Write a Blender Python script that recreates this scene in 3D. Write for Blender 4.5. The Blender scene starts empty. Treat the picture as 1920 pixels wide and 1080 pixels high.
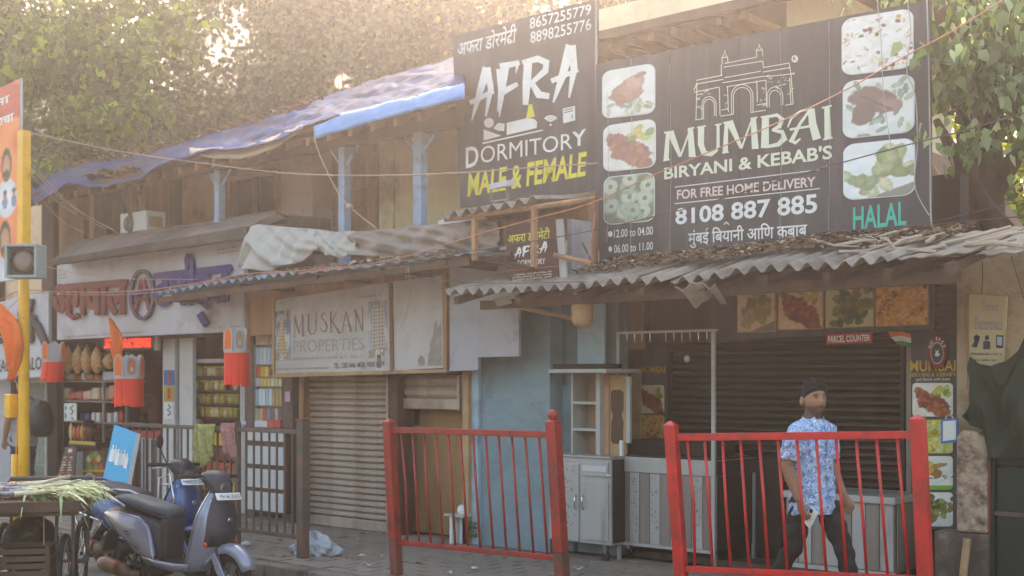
import bpy, bmesh, math, random
import numpy as np
from mathutils import Vector as V, Matrix
random.seed(7)
R = math.radians
S = bpy.context.scene
COL = S.collection

# ---------------------------------------------------------------- camera, sky, sun, exposure
PH = R(40.8); FP = 2300.0; CZ = 1.68; HY = 710.0
cs, sn = math.cos(PH), math.sin(PH)
cam = bpy.data.cameras.new('camera'); camo = bpy.data.objects.new('camera', cam); COL.objects.link(camo)
camo.location = (0, 0, CZ); camo.rotation_euler = (R(90), 0, PH)
cam.sensor_width = 36; cam.lens = FP/1920*36; cam.shift_y = (HY-540)/1920
cam.clip_start = .05; cam.clip_end = 1500
cam.dof.use_dof = True; cam.dof.focus_distance = 9.6; cam.dof.aperture_fstop = 2.0
S.camera = camo
SUN_AZ = (-.66, .7513); SUN_EL = R(33.5)
w = bpy.data.worlds.new('World'); S.world = w; w.use_nodes = True
nt = w.node_tree; bg = nt.nodes['Background']
sky = nt.nodes.new('ShaderNodeTexSky'); sky.sky_type = 'NISHITA'; sky.sun_disc = False
sky.sun_elevation = SUN_EL; sky.sun_rotation = math.atan2(SUN_AZ[0], SUN_AZ[1])
sky.air_density = 1.6; sky.dust_density = 5.0; sky.ozone_density = .8
nt.links.new(sky.outputs[0], bg.inputs[0]); bg.inputs[1].default_value = .15
sl = bpy.data.lights.new('sun', 'SUN'); so = bpy.data.objects.new('sun', sl); COL.objects.link(so)
sl.energy = 2.8; sl.angle = R(.6); sl.color = (1, .88, .74)
sd = V((SUN_AZ[0]*math.cos(SUN_EL), SUN_AZ[1]*math.cos(SUN_EL), math.sin(SUN_EL)))
so.rotation_euler = sd.to_track_quat('Z', 'Y').to_euler(); so.location = (0, 0, 30)
S.view_settings.view_transform = 'Standard'; S.view_settings.look = 'None'
S.view_settings.gamma = 1; S.view_settings.exposure = 1.92; S.view_settings.use_curve_mapping = False
S.cycles.max_bounces = 6; S.cycles.diffuse_bounces = 3; S.cycles.glossy_bounces = 2
S.cycles.transmission_bounces = 4; S.cycles.volume_bounces = 0; S.cycles.transparent_max_bounces = 6
S.cycles.use_denoising = True
S.cycles.caustics_reflective = False; S.cycles.caustics_refractive = False

# ---------------------------------------------------------------- geometry helpers
def ray(px, py):
    a = (px-960)/FP; b = (HY-py)/FP
    return V((a*cs-sn, a*sn+cs, b))
def W(px, py, Y):            # the point of the plane y = Y (parallel to the shop fronts)
    r = ray(px, py); t = Y/r.y
    return V((r.x*t, Y, CZ+r.z*t))
def G(px, py, z=0.0):
    r = ray(px, py); t = (z-CZ)/r.z
    return V((r.x*t, r.y*t, z))
def D(px, py, d):
    r = ray(px, py)
    return V((r.x*d, r.y*d, CZ+r.z*d))
def RP(px, py, P0, N):   # where the line of sight meets a tilted plane
    r = ray(px, py); o_ = V((0, 0, CZ)); N = V(N); t = (V(P0)-o_).dot(N)/r.dot(N); return o_+r*t
def XX(px, Y): return W(px, 0, Y).x
def ZZ(px, py, Y): return W(px, py, Y).z

class MB:
    def __init__(s): s.v = []; s.f = []
    def add(s, vs, fs):
        o = len(s.v); s.v += [tuple(v) for v in vs]; s.f += [tuple(i+o for i in f) for f in fs]; return s
    def box(s, x0, x1, y0, y1, z0, z1, M=None):
        vs = [V((x, y, z)) for z in (z0, z1) for y in (y0, y1) for x in (x0, x1)]
        if M: vs = [M @ v for v in vs]
        return s.add(vs, [(0,2,3,1),(4,5,7,6),(0,1,5,4),(2,6,7,3),(0,4,6,2),(1,3,7,5)])
    def cbox(s, c, d, M=None):
        vs = [V((x*d[0]/2, y*d[1]/2, z*d[2]/2)) for z in (-1,1) for y in (-1,1) for x in (-1,1)]
        if M: vs = [M @ v for v in vs]
        return s.add([v+V(c) for v in vs], [(0,2,3,1),(4,5,7,6),(0,1,5,4),(2,6,7,3),(0,4,6,2),(1,3,7,5)])
    def prism(s, poly, off):
        n = len(poly); off = V(off); a = [V(p) for p in poly]; b = [p+off for p in a]
        fs = [tuple(range(n)), tuple(range(2*n-1, n-1, -1))]
        fs += [(i, n+i, n+(i+1) % n, (i+1) % n) for i in range(n)]
        return s.add(a+b, fs)
    def loft(s, rings, cap=True, close=True):
        n = len(rings[0]); vs = [p for r in rings for p in r]; fs = []
        for k in range(len(rings)-1):
            for i in range(n if close else n-1):
                j = (i+1) % n
                fs.append((k*n+i, k*n+j, (k+1)*n+j, (k+1)*n+i))
        if cap and close:
            fs.append(tuple(range(n-1, -1, -1))); fs.append(tuple((len(rings)-1)*n+i for i in range(n)))
        return s.add(vs, fs)
    def tube(s, path, r, n=8, cap=True, flat=1.0):
        path = [V(p) for p in path]; rings = []
        up = V((0, 0, 1)); prev = None
        for i, p in enumerate(path):
            t = (path[min(i+1, len(path)-1)]-path[max(i-1, 0)]).normalized()
            if prev is None:
                u = t.cross(up if abs(t.z) < .95 else V((1, 0, 0))).normalized()
            else:
                u = (prev-t*prev.dot(t)).normalized()
            prev = u; w_ = t.cross(u)
            rr = r[i] if isinstance(r, (list, tuple)) else r
            rings.append([p+(u*math.cos(q)+w_*math.sin(q)*flat)*rr for q in [2*math.pi*k/n for k in range(n)]])
        return s.loft(rings, cap)
    def lathe(s, prof, n=16, M=None, cap=True):
        rings = []
        for r, z in prof:
            ring = [V((r*math.cos(2*math.pi*k/n), r*math.sin(2*math.pi*k/n), z)) for k in range(n)]
            if M: ring = [M @ p for p in ring]
            rings.append(ring)
        return s.loft(rings, cap)
    def ball(s, c, r, n=10, m=7):
        if not isinstance(r, (tuple, list)): r = (r, r, r)
        rings = []
        for k in range(m+1):
            th = math.pi*(k+.02)/(m+.04)
            rings.append([V((c[0]+r[0]*math.sin(th)*math.cos(2*math.pi*i/n), c[1]+r[1]*math.sin(th)*math.sin(2*math.pi*i/n), c[2]-r[2]*math.cos(th))) for i in range(n)])
        return s.loft(rings)
    def grid(s, fn, nu, nv):
        vs = [fn(i/nu, j/nv) for j in range(nv+1) for i in range(nu+1)]
        fs = [(j*(nu+1)+i, j*(nu+1)+i+1, (j+1)*(nu+1)+i+1, (j+1)*(nu+1)+i) for j in range(nv) for i in range(nu)]
        return s.add(vs, fs)
    def slab(s, fn, nu, nv, off):       # grid with thickness
        off = V(off); g = MB().grid(fn, nu, nv); n = len(g.v)
        s2 = MB().grid(fn, nu, nv)
        vs = [V(v) for v in g.v]+[V(v)+off for v in g.v]
        fs = list(g.f)+[tuple(i+n for i in reversed(f)) for f in g.f]
        w1 = nu+1
        edge = [(i, i+1) for i in range(nu)]+[(nv*w1+i+1, nv*w1+i) for i in range(nu)]
        edge += [((j+1)*w1, j*w1) for j in range(nv)]+[(j*w1+nu, (j+1)*w1+nu) for j in range(nv)]
        fs += [(b, a, a+n, b+n) for a, b in edge]
        return s.add(vs, fs)
def RZ(a): return Matrix.Rotation(a, 4, 'Z')
def RX(a): return Matrix.Rotation(a, 4, 'X')
def RY(a): return Matrix.Rotation(a, 4, 'Y')
def TR(*p): return Matrix.Translation(V(p))

OFF = {}
def setp(o, label=None, cat=None, group=None, kind=None):
    if label: o['label'] = label
    if cat: o['category'] = cat
    if group: o['group'] = group
    if kind: o['kind'] = kind
    return o
def thing(name, label, cat, loc=(0, 0, 0), group=None, kind=None):
    o = bpy.data.objects.new(name, None); COL.objects.link(o); o.location = loc; o.empty_display_size = .1
    setp(o, label, cat, group, kind); OFF[o.name] = V(loc); return o
def mesh_of(name, mb, mat, smooth=False, off=None, fix=True):
    me = bpy.data.meshes.new(name)
    vs = mb.v if off is None or off.length == 0 else [(v[0]-off.x, v[1]-off.y, v[2]-off.z) for v in mb.v]
    me.from_pydata(vs, [], mb.f)
    if fix and len(mb.f) < 20000:
        b = bmesh.new(); b.from_mesh(me); bmesh.ops.recalc_face_normals(b, faces=b.faces); b.to_mesh(me); b.free()
    if smooth: me.polygons.foreach_set('use_smooth', [True]*len(me.polygons))
    if mat: me.materials.append(mat)
    return me
def rootof(o):
    while o.parent: o = o.parent
    return o
def bev(o, wd, seg=2):
    m = o.modifiers.new('bevel', 'BEVEL'); m.width = wd; m.segments = seg; m.limit_method = 'ANGLE'; m.angle_limit = R(40)
    m.harden_normals = False
    return o
def part(name, mb, mat, parent, smooth=False, label=None, bevel=0, kind=None):
    off = OFF.get(rootof(parent).name, V((0, 0, 0)))
    me = mb if isinstance(mb, bpy.types.Mesh) else mesh_of(name, mb, mat, smooth, off)
    o = bpy.data.objects.new(name, me); COL.objects.link(o); o.parent = parent
    if label: o['label'] = label
    if kind: o['kind'] = kind
    if bevel: bev(o, bevel)
    return o
def solo(name, mb, mat, label=None, cat=None, group=None, kind=None, smooth=False, bevel=0, fix=True):
    a = np.array(mb.v); off = V(((a[:,0].min()+a[:,0].max())/2, (a[:,1].min()+a[:,1].max())/2, a[:,2].min()))
    o = bpy.data.objects.new(name, mesh_of(name, mb, mat, smooth, off, fix)); COL.objects.link(o); o.location = off
    OFF[o.name] = off
    if bevel: bev(o, bevel)
    return setp(o, label, cat, group, kind)
def kids(o): return [c for c in bpy.data.objects if c.parent == o]
def copy_tree(o, label=None, group=None, par=None):
    c = o.copy(); COL.objects.link(c)
    if par: c.parent = par
    if label: c['label'] = label
    if group: c['group'] = group
    for k in kids(o): copy_tree(k, par=c)
    OFF[c.name] = OFF.get(o.name, V((0, 0, 0)))
    return c

# ---------------------------------------------------------------- materials
def hx(h):
    h = h.lstrip('#'); o = []
    for i in (0, 2, 4):
        c = int(h[i:i+2], 16)/255; o.append(c/12.92 if c <= .04045 else ((c+.055)/1.055)**2.4)
    return o
MC = {}
def mat(key, col, rough=.7, metal=0.0, var=.18, vs=3.0, dirt=None, da=.4, ds=1.5, bump=.15, bs=30.0, streak=False, long=False, emit=0, sheen=0, trans=0, coat=0):
    if key in MC: return MC[key]
    m = bpy.data.materials.new(key); m.use_nodes = True; t = m.node_tree; N = t.nodes; L = t.links
    b = N['Principled BSDF']; c = hx(col) if isinstance(col, str) else list(col)
    tc = N.new('ShaderNodeTexCoord'); mp = N.new('ShaderNodeMapping'); L.new(tc.outputs['Object'], mp.inputs[0])
    if streak: mp.inputs['Scale'].default_value = (1, 1, .15)
    if long: mp.inputs['Scale'].default_value = (.22, 1, 1)
    n1 = N.new('ShaderNodeTexNoise'); n1.inputs['Scale'].default_value = vs; n1.inputs['Detail'].default_value = 6; n1.inputs['Roughness'].default_value = .65
    L.new(mp.outputs[0], n1.inputs[0])
    r1 = N.new('ShaderNodeValToRGB'); e = r1.color_ramp.elements
    e[0].position = .3; e[1].position = .7
    e[0].color = [max(0, x*(1-var*1.3)) for x in c]+[1]; e[1].color = [min(1, x*(1+var)) for x in c]+[1]
    L.new(n1.outputs[0], r1.inputs[0]); out = r1.outputs[0]
    if dirt:
        n2 = N.new('ShaderNodeTexNoise'); n2.inputs['Scale'].default_value = ds; n2.inputs['Detail'].default_value = 8; n2.inputs['Roughness'].default_value = .7
        L.new(mp.outputs[0], n2.inputs[0]); r2 = N.new('ShaderNodeValToRGB'); r2.color_ramp.elements[0].position = .62-.35*da; r2.color_ramp.elements[1].position = .8-.25*da
        L.new(n2.outputs[0], r2.inputs[0]); mx = N.new('ShaderNodeMix'); mx.data_type = 'RGBA'
        L.new(r2.outputs[0], mx.inputs[0]); L.new(out, mx.inputs[6]); mx.inputs[7].default_value = hx(dirt)+[1]; out = mx.outputs[2]
    L.new(out, b.inputs['Base Color'])
    n3 = N.new('ShaderNodeTexNoise'); n3.inputs['Scale'].default_value = bs; n3.inputs['Detail'].default_value = 4
    L.new(mp.outputs[0], n3.inputs[0])
    if bump:
        bp = N.new('ShaderNodeBump'); bp.inputs['Strength'].default_value = bump; bp.inputs['Distance'].default_value = .02
        L.new(n3.outputs[0], bp.inputs['Height']); L.new(bp.outputs[0], b.inputs['Normal'])
    mr = N.new('ShaderNodeMapRange'); mr.inputs[3].default_value = max(.05, rough-.12); mr.inputs[4].default_value = min(1, rough+.12)
    L.new(n1.outputs[0], mr.inputs[0]); L.new(mr.outputs[0], b.inputs['Roughness'])
    b.inputs['Metallic'].default_value = metal
    if rough >= .94: b.inputs['Specular IOR Level'].default_value = .12
    if coat: b.inputs['Coat Weight'].default_value = coat; b.inputs['Coat Roughness'].default_value = .15
    if emit: b.inputs['Emission Color'].default_value = c+[1]; b.inputs['Emission Strength'].default_value = emit
    if trans: b.inputs['Transmission Weight'].default_value = trans
    MC[key] = m; return m
def vmat(key='print', rough=.45, emit=0, trans=False):
    if key in MC: return MC[key]
    m = bpy.data.materials.new(key); m.use_nodes = True; t = m.node_tree; b = t.nodes['Principled BSDF']
    a = t.nodes.new('ShaderNodeAttribute'); a.attribute_name = 'Col'
    t.links.new(a.outputs['Color'], b.inputs['Base Color']); b.inputs['Roughness'].default_value = rough
    if trans:
        b.inputs['Specular IOR Level'].default_value = .15
        o = t.nodes['Material Output']; tr = t.nodes.new('ShaderNodeBsdfTranslucent'); mx = t.nodes.new('ShaderNodeMixShader'); mx.inputs[0].default_value = .28
        hs = t.nodes.new('ShaderNodeHueSaturation'); hs.inputs['Value'].default_value = 1.15; hs.inputs['Saturation'].default_value = 1.15
        t.links.new(a.outputs['Color'], hs.inputs['Color']); t.links.new(hs.outputs[0], tr.inputs[0])
        t.links.new(b.outputs[0], mx.inputs[1]); t.links.new(tr.outputs[0], mx.inputs[2]); t.links.new(mx.outputs[0], o.inputs[0])
    MC[key] = m; return m
def glassmat(key, col='#aab8b0', alpha=.35, rough=.1):
    if key in MC: return MC[key]
    m = bpy.data.materials.new(key); m.use_nodes = True; b = m.node_tree.nodes['Principled BSDF']
    b.inputs['Base Color'].default_value = hx(col)+[1]; b.inputs['Alpha'].default_value = alpha; b.inputs['Roughness'].default_value = rough
    MC[key] = m; return m

# ---------------------------------------------------------------- flat print on panels
def quad(x0, x1, tl, bl, tr, br): return [(x0, tl), (x1, tr), (x1, br), (x0, bl)]
def bil(q, Y, dy=0):
    P = [W(x, y, Y) for x, y in q]
    def f(u, v):      # u right, v up
        p = (P[3]*(1-u)+P[2]*u)*(1-v)+(P[0]*(1-u)+P[1]*u)*v
        return V((p.x, p.y+dy, p.z))
    return f
def text_mesh(s, bold=0, extrude=0, shear=0, space=1.0, res=3):
    c = bpy.data.curves.new('lettering', 'FONT'); c.body = s; c.offset = bold; c.extrude = extrude; c.shear = shear
    c.space_character = space; c.resolution_u = res
    o = bpy.data.objects.new('lettering_tmp', c); m = o.to_mesh()
    vs = np.empty(len(m.vertices)*3); m.vertices.foreach_get('co', vs); vs = vs.reshape(-1, 3)
    fs = [tuple(p.vertices) for p in m.polygons]
    o.to_mesh_clear(); bpy.data.objects.remove(o); bpy.data.curves.remove(c)
    return vs, fs
def fit(vs, fs, f, ez=0, sub=None):
    vs = np.asarray(vs, float); a = vs[:, 0].min(), vs[:, 0].max(); b = vs[:, 1].min(), vs[:, 1].max()
    mb = MB(); out = []
    for v in vs:
        p = f((v[0]-a[0])/(a[1]-a[0]), (v[1]-b[0])/(b[1]-b[0]))
        out.append((p.x, p.y-v[2]*ez, p.z))
    mb.add(out, fs); return mb
def T(s, q, Y, m, parent, name='lettering', bold=.01, shear=0, space=1, ext=0, ez=0, label=None, dy=-.006):
    vs, fs = text_mesh(s, bold, ext, shear, space)
    return part(name, fit(vs, fs, bil(q, Y, dy), ez), m, parent, label=label)
def poly2(polys, q, Y, m, parent, name, W0=100, H0=100, dy=-.006, ext=0, label=None):
    """polygons drawn in a W0 x H0 box, y up, laid on the quad"""
    f = bil(q, Y, dy); mb = MB()
    for p in polys:
        pts = [f(x/W0, y/H0) for x, y in p]
        if ext: mb.prism(pts, (0, -ext, 0))
        else: mb.add(pts, [tuple(range(len(pts)))])
    return part(name, mb, m, parent, label=label)
def stroke(pts, wd):
    """a ribbon of varying width along a 2-d polyline: returns quads"""
    n = len(pts); ws = wd if isinstance(wd, (list, tuple)) else [wd]*n; L_ = []; R_ = []
    for i, p in enumerate(pts):
        a = pts[max(i-1, 0)]; b = pts[min(i+1, n-1)]; dx, dy = b[0]-a[0], b[1]-a[1]; l = math.hypot(dx, dy) or 1
        nx, ny = -dy/l*ws[i]/2, dx/l*ws[i]/2
        L_.append((p[0]+nx, p[1]+ny)); R_.append((p[0]-nx, p[1]-ny))
    return [[L_[i], L_[i+1], R_[i+1], R_[i]] for i in range(n-1)]
def arc(cx, cy, rx, ry, a0, a1, n=10): return [(cx+rx*math.cos(R(a0+(a1-a0)*i/n)), cy+ry*math.sin(R(a0+(a1-a0)*i/n))) for i in range(n+1)]
def vnoise(U, Vv, sc, seed, oct_=3):
    rg = np.random.RandomState(seed); out = 0; amp = 1; tot = 0
    for o in range(oct_):
        k = int(sc*2**o)+3; g = rg.rand(k+1, k+1); x = U*(k-1.001); y = Vv*(k-1.001)
        i = np.floor(x).astype(int).clip(0, k-1); j = np.floor(y).astype(int).clip(0, k-1); fx = x-i; fy = y-j
        fx = fx*fx*(3-2*fx); fy = fy*fy*(3-2*fy)
        out = out+amp*((g[j, i]*(1-fx)+g[j, i+1]*fx)*(1-fy)+(g[j+1, i]*(1-fx)+g[j+1, i+1]*fx)*fy); tot += amp; amp *= .55
    return out/tot
def picture(f, nu, nv, colf, parent, name='picture', rounded=0, aspect=1.0, label=None, rough=.45, key='print'):
    us, vv = np.meshgrid(np.linspace(0, 1, nu+1), np.linspace(0, 1, nv+1))
    cols = np.clip(colf(us, vv), 0, 1).reshape(-1, 3)
    u2 = us.copy(); v2 = vv.copy()
    if rounded:
        ru, rv = rounded, rounded*aspect
        for cu, cv, su, sv in ((ru, rv, -1, -1), (1-ru, rv, 1, -1), (1-ru, 1-rv, 1, 1), (ru, 1-rv, -1, 1)):
            du = (us-cu)*su/ru; dv = (vv-cv)*sv/rv; mk = (du > 0) & (dv > 0); d = np.hypot(du, dv); mk &= d > 1
            k = np.where(mk, 1/np.maximum(d, 1e-6), 1); u2 = np.where(mk, cu+(us-cu)*k, u2); v2 = np.where(mk, cv+(vv-cv)*k, v2)
    mb = MB(); vs = [f(a, b) for a, b in zip(u2.ravel(), v2.ravel())]; w1 = nu+1
    mb.add(vs, [(j*w1+i, j*w1+i+1, (j+1)*w1+i+1, (j+1)*w1+i) for j in range(nv) for i in range(nu)])
    off = OFF.get(rootof(parent).name, V((0, 0, 0)))
    me = mesh_of(name, mb, vmat(key, rough), False, off, fix=False)
    at = me.color_attributes.new('Col', 'FLOAT_COLOR', 'POINT')
    at.data.foreach_set('color', np.concatenate([cols, np.ones((len(cols), 1))], 1).astype(np.float32).ravel())
    return part(name, me, None, parent, label=label)
def ell(C, U, Vv, cx, cy, rx, ry, ang, col, seed=0, rag=.25, tex=.25):
    ca, sa = math.cos(R(ang)), math.sin(R(ang)); x = (U-cx)*ca+(Vv-cy)*sa; y = -(U-cx)*sa+(Vv-cy)*ca
    d = np.sqrt((x/rx)**2+(y/ry)**2)+(vnoise(U, Vv, 7, seed+1)-.5)*rag*2
    m = np.clip((1-d)*14+.5, 0, 1)[..., None]
    c = np.array(hx(col))[None, None]*(1+tex*2*(vnoise(U, Vv, 22, seed+9)-.5)[..., None])*(1.15-.35*np.clip(d, 0, 1)[..., None])
    return C*(1-m)+c*m
def basec(U, Vv, a, b, seed, sc=5):
    n = vnoise(U, Vv, sc, seed)[..., None]; n = np.clip((n-.35)/.3, 0, 1); return np.array(hx(a))*(1-n)+np.array(hx(b))*n
def fade(C, k, to='#c9c4bd'): return C*(1-k)+np.array(hx(to))*k
def food(kind, seed=1, pale=0.0, warm=None):
    rg = random.Random(seed*13+5)
    def fn(U, Vv):
        if kind == 'kebab':
            C = basec(U, Vv, '#e8e4d8', '#f4f1ea', seed)
            for _ in range(10): C = ell(C, U, Vv, .72+rg.uniform(-.2, .2), .72+rg.uniform(-.16, .16), .10, .07, rg.uniform(0, 90), rg.choice(['#c9cf52', '#e2c944', '#7f9a3a']), seed+_)
            for r_ in range(4):
                x0, y0 = .13+.03*r_, .76-.13*r_
                for k in range(11): C = ell(C, U, Vv, x0+k*.068, y0-k*.038+rg.uniform(-.03, .03), .075, .10, -25+rg.uniform(-15, 15), rg.choice(['#8e3a1c', '#b0532a', '#7a2c18', '#a34420', '#c2703c']), seed+20+k+r_*9)
            x = (U-.8); l = np.abs((Vv-.36)+(U-.8)*.5); m = ((l < .012) & (U > .78) & (U < .97))[..., None]; C = np.where(m, .12, C)
        elif kind == 'chicken':
            C = basec(U, Vv, '#e9e9e2', '#f6f6f2', seed)
            for _ in range(16): C = ell(C, U, Vv, rg.uniform(.1, .95), rg.uniform(.05, .3), .09, .035, rg.uniform(0, 180), rg.choice(['#7f9a66', '#c7cfae', '#a9b488']), seed+_)
            C = ell(C, U, Vv, .48, .5, .33, .25, 20, '#b5806a', seed+3); C = ell(C, U, Vv, .62, .68, .2, .15, 35, '#c99a80', seed+5)
            C = ell(C, U, Vv, .33, .38, .16, .1, -30, '#a86f58', seed+6); C = ell(C, U, Vv, .74, .82, .12, .05, 10, '#8f5d49', seed+7)
        elif kind == 'rings':
            C = basec(U, Vv, '#4a5a44', '#75805f', seed)
            for k in range(13):
                cx, cy = rg.uniform(.08, .92), rg.uniform(.06, .94)
                C = ell(C, U, Vv, cx, cy, .17, .15, rg.uniform(0, 90), rg.choice(['#a9bba0', '#93ad8c', '#c2cdb2']), seed+k, .15); C = ell(C, U, Vv, cx, cy, .05, .05, 0, '#5c6b52', seed+k, .1)
        elif kind == 'greens':
            C = basec(U, Vv, '#e7e7dc', '#f2f2ee', seed)
            for k in range(60): C = ell(C, U, Vv, .5+rg.gauss(0, .25), .45+rg.gauss(0, .2), .1, .07, rg.uniform(0, 180), rg.choice(['#7d8a36', '#66742e', '#9fa84a', '#4c5a26', '#a8a060', '#8a7a3e']), seed+k)
        elif kind == 'biryani':
            C = basec(U, Vv, '#c98a3a', '#e9b56a', seed, 9)
            for k in range(90): C = ell(C, U, Vv, rg.random(), rg.random(), .07, .012, rg.uniform(0, 180), rg.choice(['#f2dfb8', '#d98a30', '#b0581c', '#f0c878', '#7a3c16', '#efe6cf']), seed+k % 7, .1)
            for k in range(8): C = ell(C, U, Vv, rg.random(), rg.random(), .05, .04, rg.uniform(0, 180), rg.choice(['#6d3215', '#8f3f1a', '#55702a']), seed+k)
        elif kind == 'rice':
            C = basec(U, Vv, '#e8e6e0', '#f6f4ef', seed, 9)
            for k in range(110): C = ell(C, U, Vv, rg.random(), rg.random(), .045, .014, rg.uniform(0, 180), rg.choice(['#ffffff', '#e6d9b8', '#d8c08a', '#b98a72', '#f4ead2']), seed+k % 7, .1)
            for k in range(14): C = ell(C, U, Vv, rg.random(), rg.random(), .04, .03, rg.uniform(0, 180), rg.choice(['#9c5b46', '#7d4a3c', '#c79a4a', '#6b7a4a']), seed+k)
        elif kind == 'meat':
            C = basec(U, Vv, '#dfe6e2', '#eef2ef', seed)
            for k in range(22): C = ell(C, U, Vv, rg.random(), rg.random(), .1, .04, rg.uniform(0, 180), rg.choice(['#8fa58c', '#a9bca6', '#6f8a6c']), seed+k)
            C = ell(C, U, Vv, .45, .62, .38, .22, -25, '#7c5348', seed+3); C = ell(C, U, Vv, .3, .4, .16, .22, -20, '#6b4238', seed+4); C = ell(C, U, Vv, .66, .52, .2, .12, -20, '#a3776a', seed+5)
            for k in range(6): C = ell(C, U, Vv, .3+k*.07, .7-k*.05, .06, .02, -25, '#4f2f28', seed+k)
        elif kind == 'rolls':
            C = basec(U, Vv, '#e4ebea', '#f2f6f5', seed)
            m = ((Vv < .22-.0*U) & (Vv < (U-.35)*.35))[..., None]; C = np.where(m, hx('#8d8a82'), C)
            for k in range(20): C = ell(C, U, Vv, .62+rg.gauss(0, .15), .55+rg.gauss(0, .16), .15, .10, rg.uniform(0, 180), rg.choice(['#b4b98a', '#d6d3ac', '#8e9a68', '#c2a98a']), seed+k)
            for k in range(7): C = ell(C, U, Vv, .25+rg.gauss(0, .09), .32+rg.gauss(0, .1), .13, .09, rg.uniform(0, 180), rg.choice(['#c7cba4', '#9aa57a']), seed+k)
        elif kind == 'curry':
            C = basec(U, Vv, '#b8cf3e', '#dfe08a', seed, 8)
            for k in range(16): C = ell(C, U, Vv, .25+rg.random()*.5, rg.random(), .12, .08, rg.uniform(0, 180), rg.choice(['#e2d23a', '#c9b32c', '#efe68a', '#a99a20']), seed+k)
            for k in range(50): C = ell(C, U, Vv, rg.random(), rg.random(), .05, .012, rg.uniform(0, 180), rg.choice(['#f4efc8', '#d8c850']), seed+k % 5, .1)
        elif kind == 'tikka':
            C = basec(U, Vv, '#dfe6d8', '#f2f4ea', seed); m = (Vv < .13)[..., None]; C = np.where(m, hx('#79b52e'), C)
            C = ell(C, U, Vv, .5, .4, .42, .2, 0, '#f4f4f0', seed+2, .05, .05)
            for k in range(10): C = ell(C, U, Vv, .4+rg.gauss(0, .12), .55+rg.gauss(0, .1), .14, .11, rg.uniform(0, 90), rg.choice(['#c9962c', '#d9b040', '#a8742a', '#e0c060']), seed+k)
            C = ell(C, U, Vv, .68, .72, .2, .06, 15, '#b98a48', seed+6)
            for k in range(12): C = ell(C, U, Vv, .5+rg.gauss(0, .2), .36+rg.gauss(0, .03), .05, .02, rg.uniform(0, 90), '#6f7a3a', seed+k)
        if pale: C = fade(C, pale)
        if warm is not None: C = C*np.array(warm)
        return C
    return fn
def flatcol(h, n=.08, seed=3):
    c = np.array(hx(h))
    return lambda U, Vv: c*(1+(vnoise(U, Vv, 8, seed)-.5)[..., None]*n*2)

# panel with a front at plane Y
def pbox(mb, q, Y, th):
    P = [W(x, y, Y) for x, y in q]; return mb.prism(P, (0, th, 0))
def rect(mb, x0, x1, y0, y1, Y, th, ref=None):
    """world-level box: x span from pixels at plane Y, heights read at pixel column ref"""
    ref = (x0+x1)/2 if ref is None else ref
    return mb.box(XX(x0, Y), XX(x1, Y), Y, Y+th, ZZ(ref, y1, Y), ZZ(ref, y0, Y))
# ================================================================= MATERIALS
m_asph = mat('asphalt', '#6a645e', .9, var=.3, vs=1.2, dirt='#8a8078', da=.5, ds=.8, bump=.5, bs=90)
m_pave = mat('paver', '#8c8075', .9, var=.16, vs=2.2, dirt='#6a6057', da=.35, ds=.9, bump=.5, bs=60)
m_pave2 = mat('paver_warm', '#948675', .9, var=.16, vs=2.2, dirt='#70645a', da=.35, ds=1.1, bump=.5, bs=60)
m_bed = mat('paver_bed', '#4d443c', .95, var=.3, bump=.4)
m_kerb = mat('kerb_stone', '#85796d', .9, var=.25, dirt='#544a42', da=.6, ds=3, bump=.5, bs=40)
m_soil = mat('soil', '#6b5d4c', .95, var=.3)
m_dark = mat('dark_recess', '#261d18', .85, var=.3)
m_brown = mat('brown_wood', '#5b4031', .75, var=.3, vs=5, dirt='#3a2a20', da=.4, streak=True)
m_brown2 = mat('warm_wood', '#a87e5c', .75, var=.25, vs=5, dirt='#5c3e2a', da=.3, streak=True)
m_cream = mat('cream_wall', '#f2e0ba', .85, var=.12, vs=1.5, dirt='#a58c66', da=.25, ds=.8, bump=.2)
m_pinkgrey = mat('pale_pillar', '#c8b6b0', .85, var=.12, dirt='#7c6f69', da=.3)
m_winframe = mat('window_wood', '#b8946c', .75, var=.2, dirt='#6b533c', da=.3)
m_glassd = mat('dark_glass', '#2b2724', .25, var=.1, bump=0)
m_bluepost = mat('blue_post', '#8fa6c0', .6, var=.12, vs=6, dirt='#6c6f78', da=.35, ds=4)
m_conc = mat('concrete', '#7b7068', .9, var=.2, dirt='#4c423b', da=.5, ds=1.2, bump=.4)
m_concd = mat('stained_concrete', '#5e544c', .9, var=.25, dirt='#3b332c', da=.5, ds=1.0, bump=.4)
m_tarp = mat('blue_tarp', '#083c7a', .96, var=.5, vs=5, dirt='#3f4650', da=.62, ds=3.2, long=True, bump=1.0, bs=16)
m_tarpb = mat('bright_blue_tarp', '#4a88c0', .8, var=.15, vs=2, dirt='#6f8fc0', da=.4, ds=2, bump=.3, bs=10)
m_canvasw = mat('white_canvas', '#aeaba4', .9, var=.12, vs=2, dirt='#98908a', da=.45, ds=2.2, bump=.5, bs=12)
m_canvasg = mat('grey_canvas', '#94877d', .9, var=.2, vs=2, dirt='#6f625a', da=.4, ds=2.2, bump=.5, bs=12)
m_under = mat('dusty_sheet', '#b2a391', .85, var=.15)
m_zinc = mat('blue_zinc', '#7f97ab', .6, var=.2, vs=4, dirt='#8a6f58', da=.45, ds=5)
m_asb = mat('asbestos_sheet', '#9c9084', .9, var=.15, vs=3, dirt='#6b5c4e', da=.5, ds=2.2, bump=.4, bs=50)
m_white = mat('white_paint', '#c9c9c9', .6, var=.06, dirt='#a09a94', da=.25)
m_white2 = mat('white_board', '#bdbdc2', .6, var=.06, vs=1.5, dirt='#948b86', da=.35, ds=1.2, bump=.05)
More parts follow.
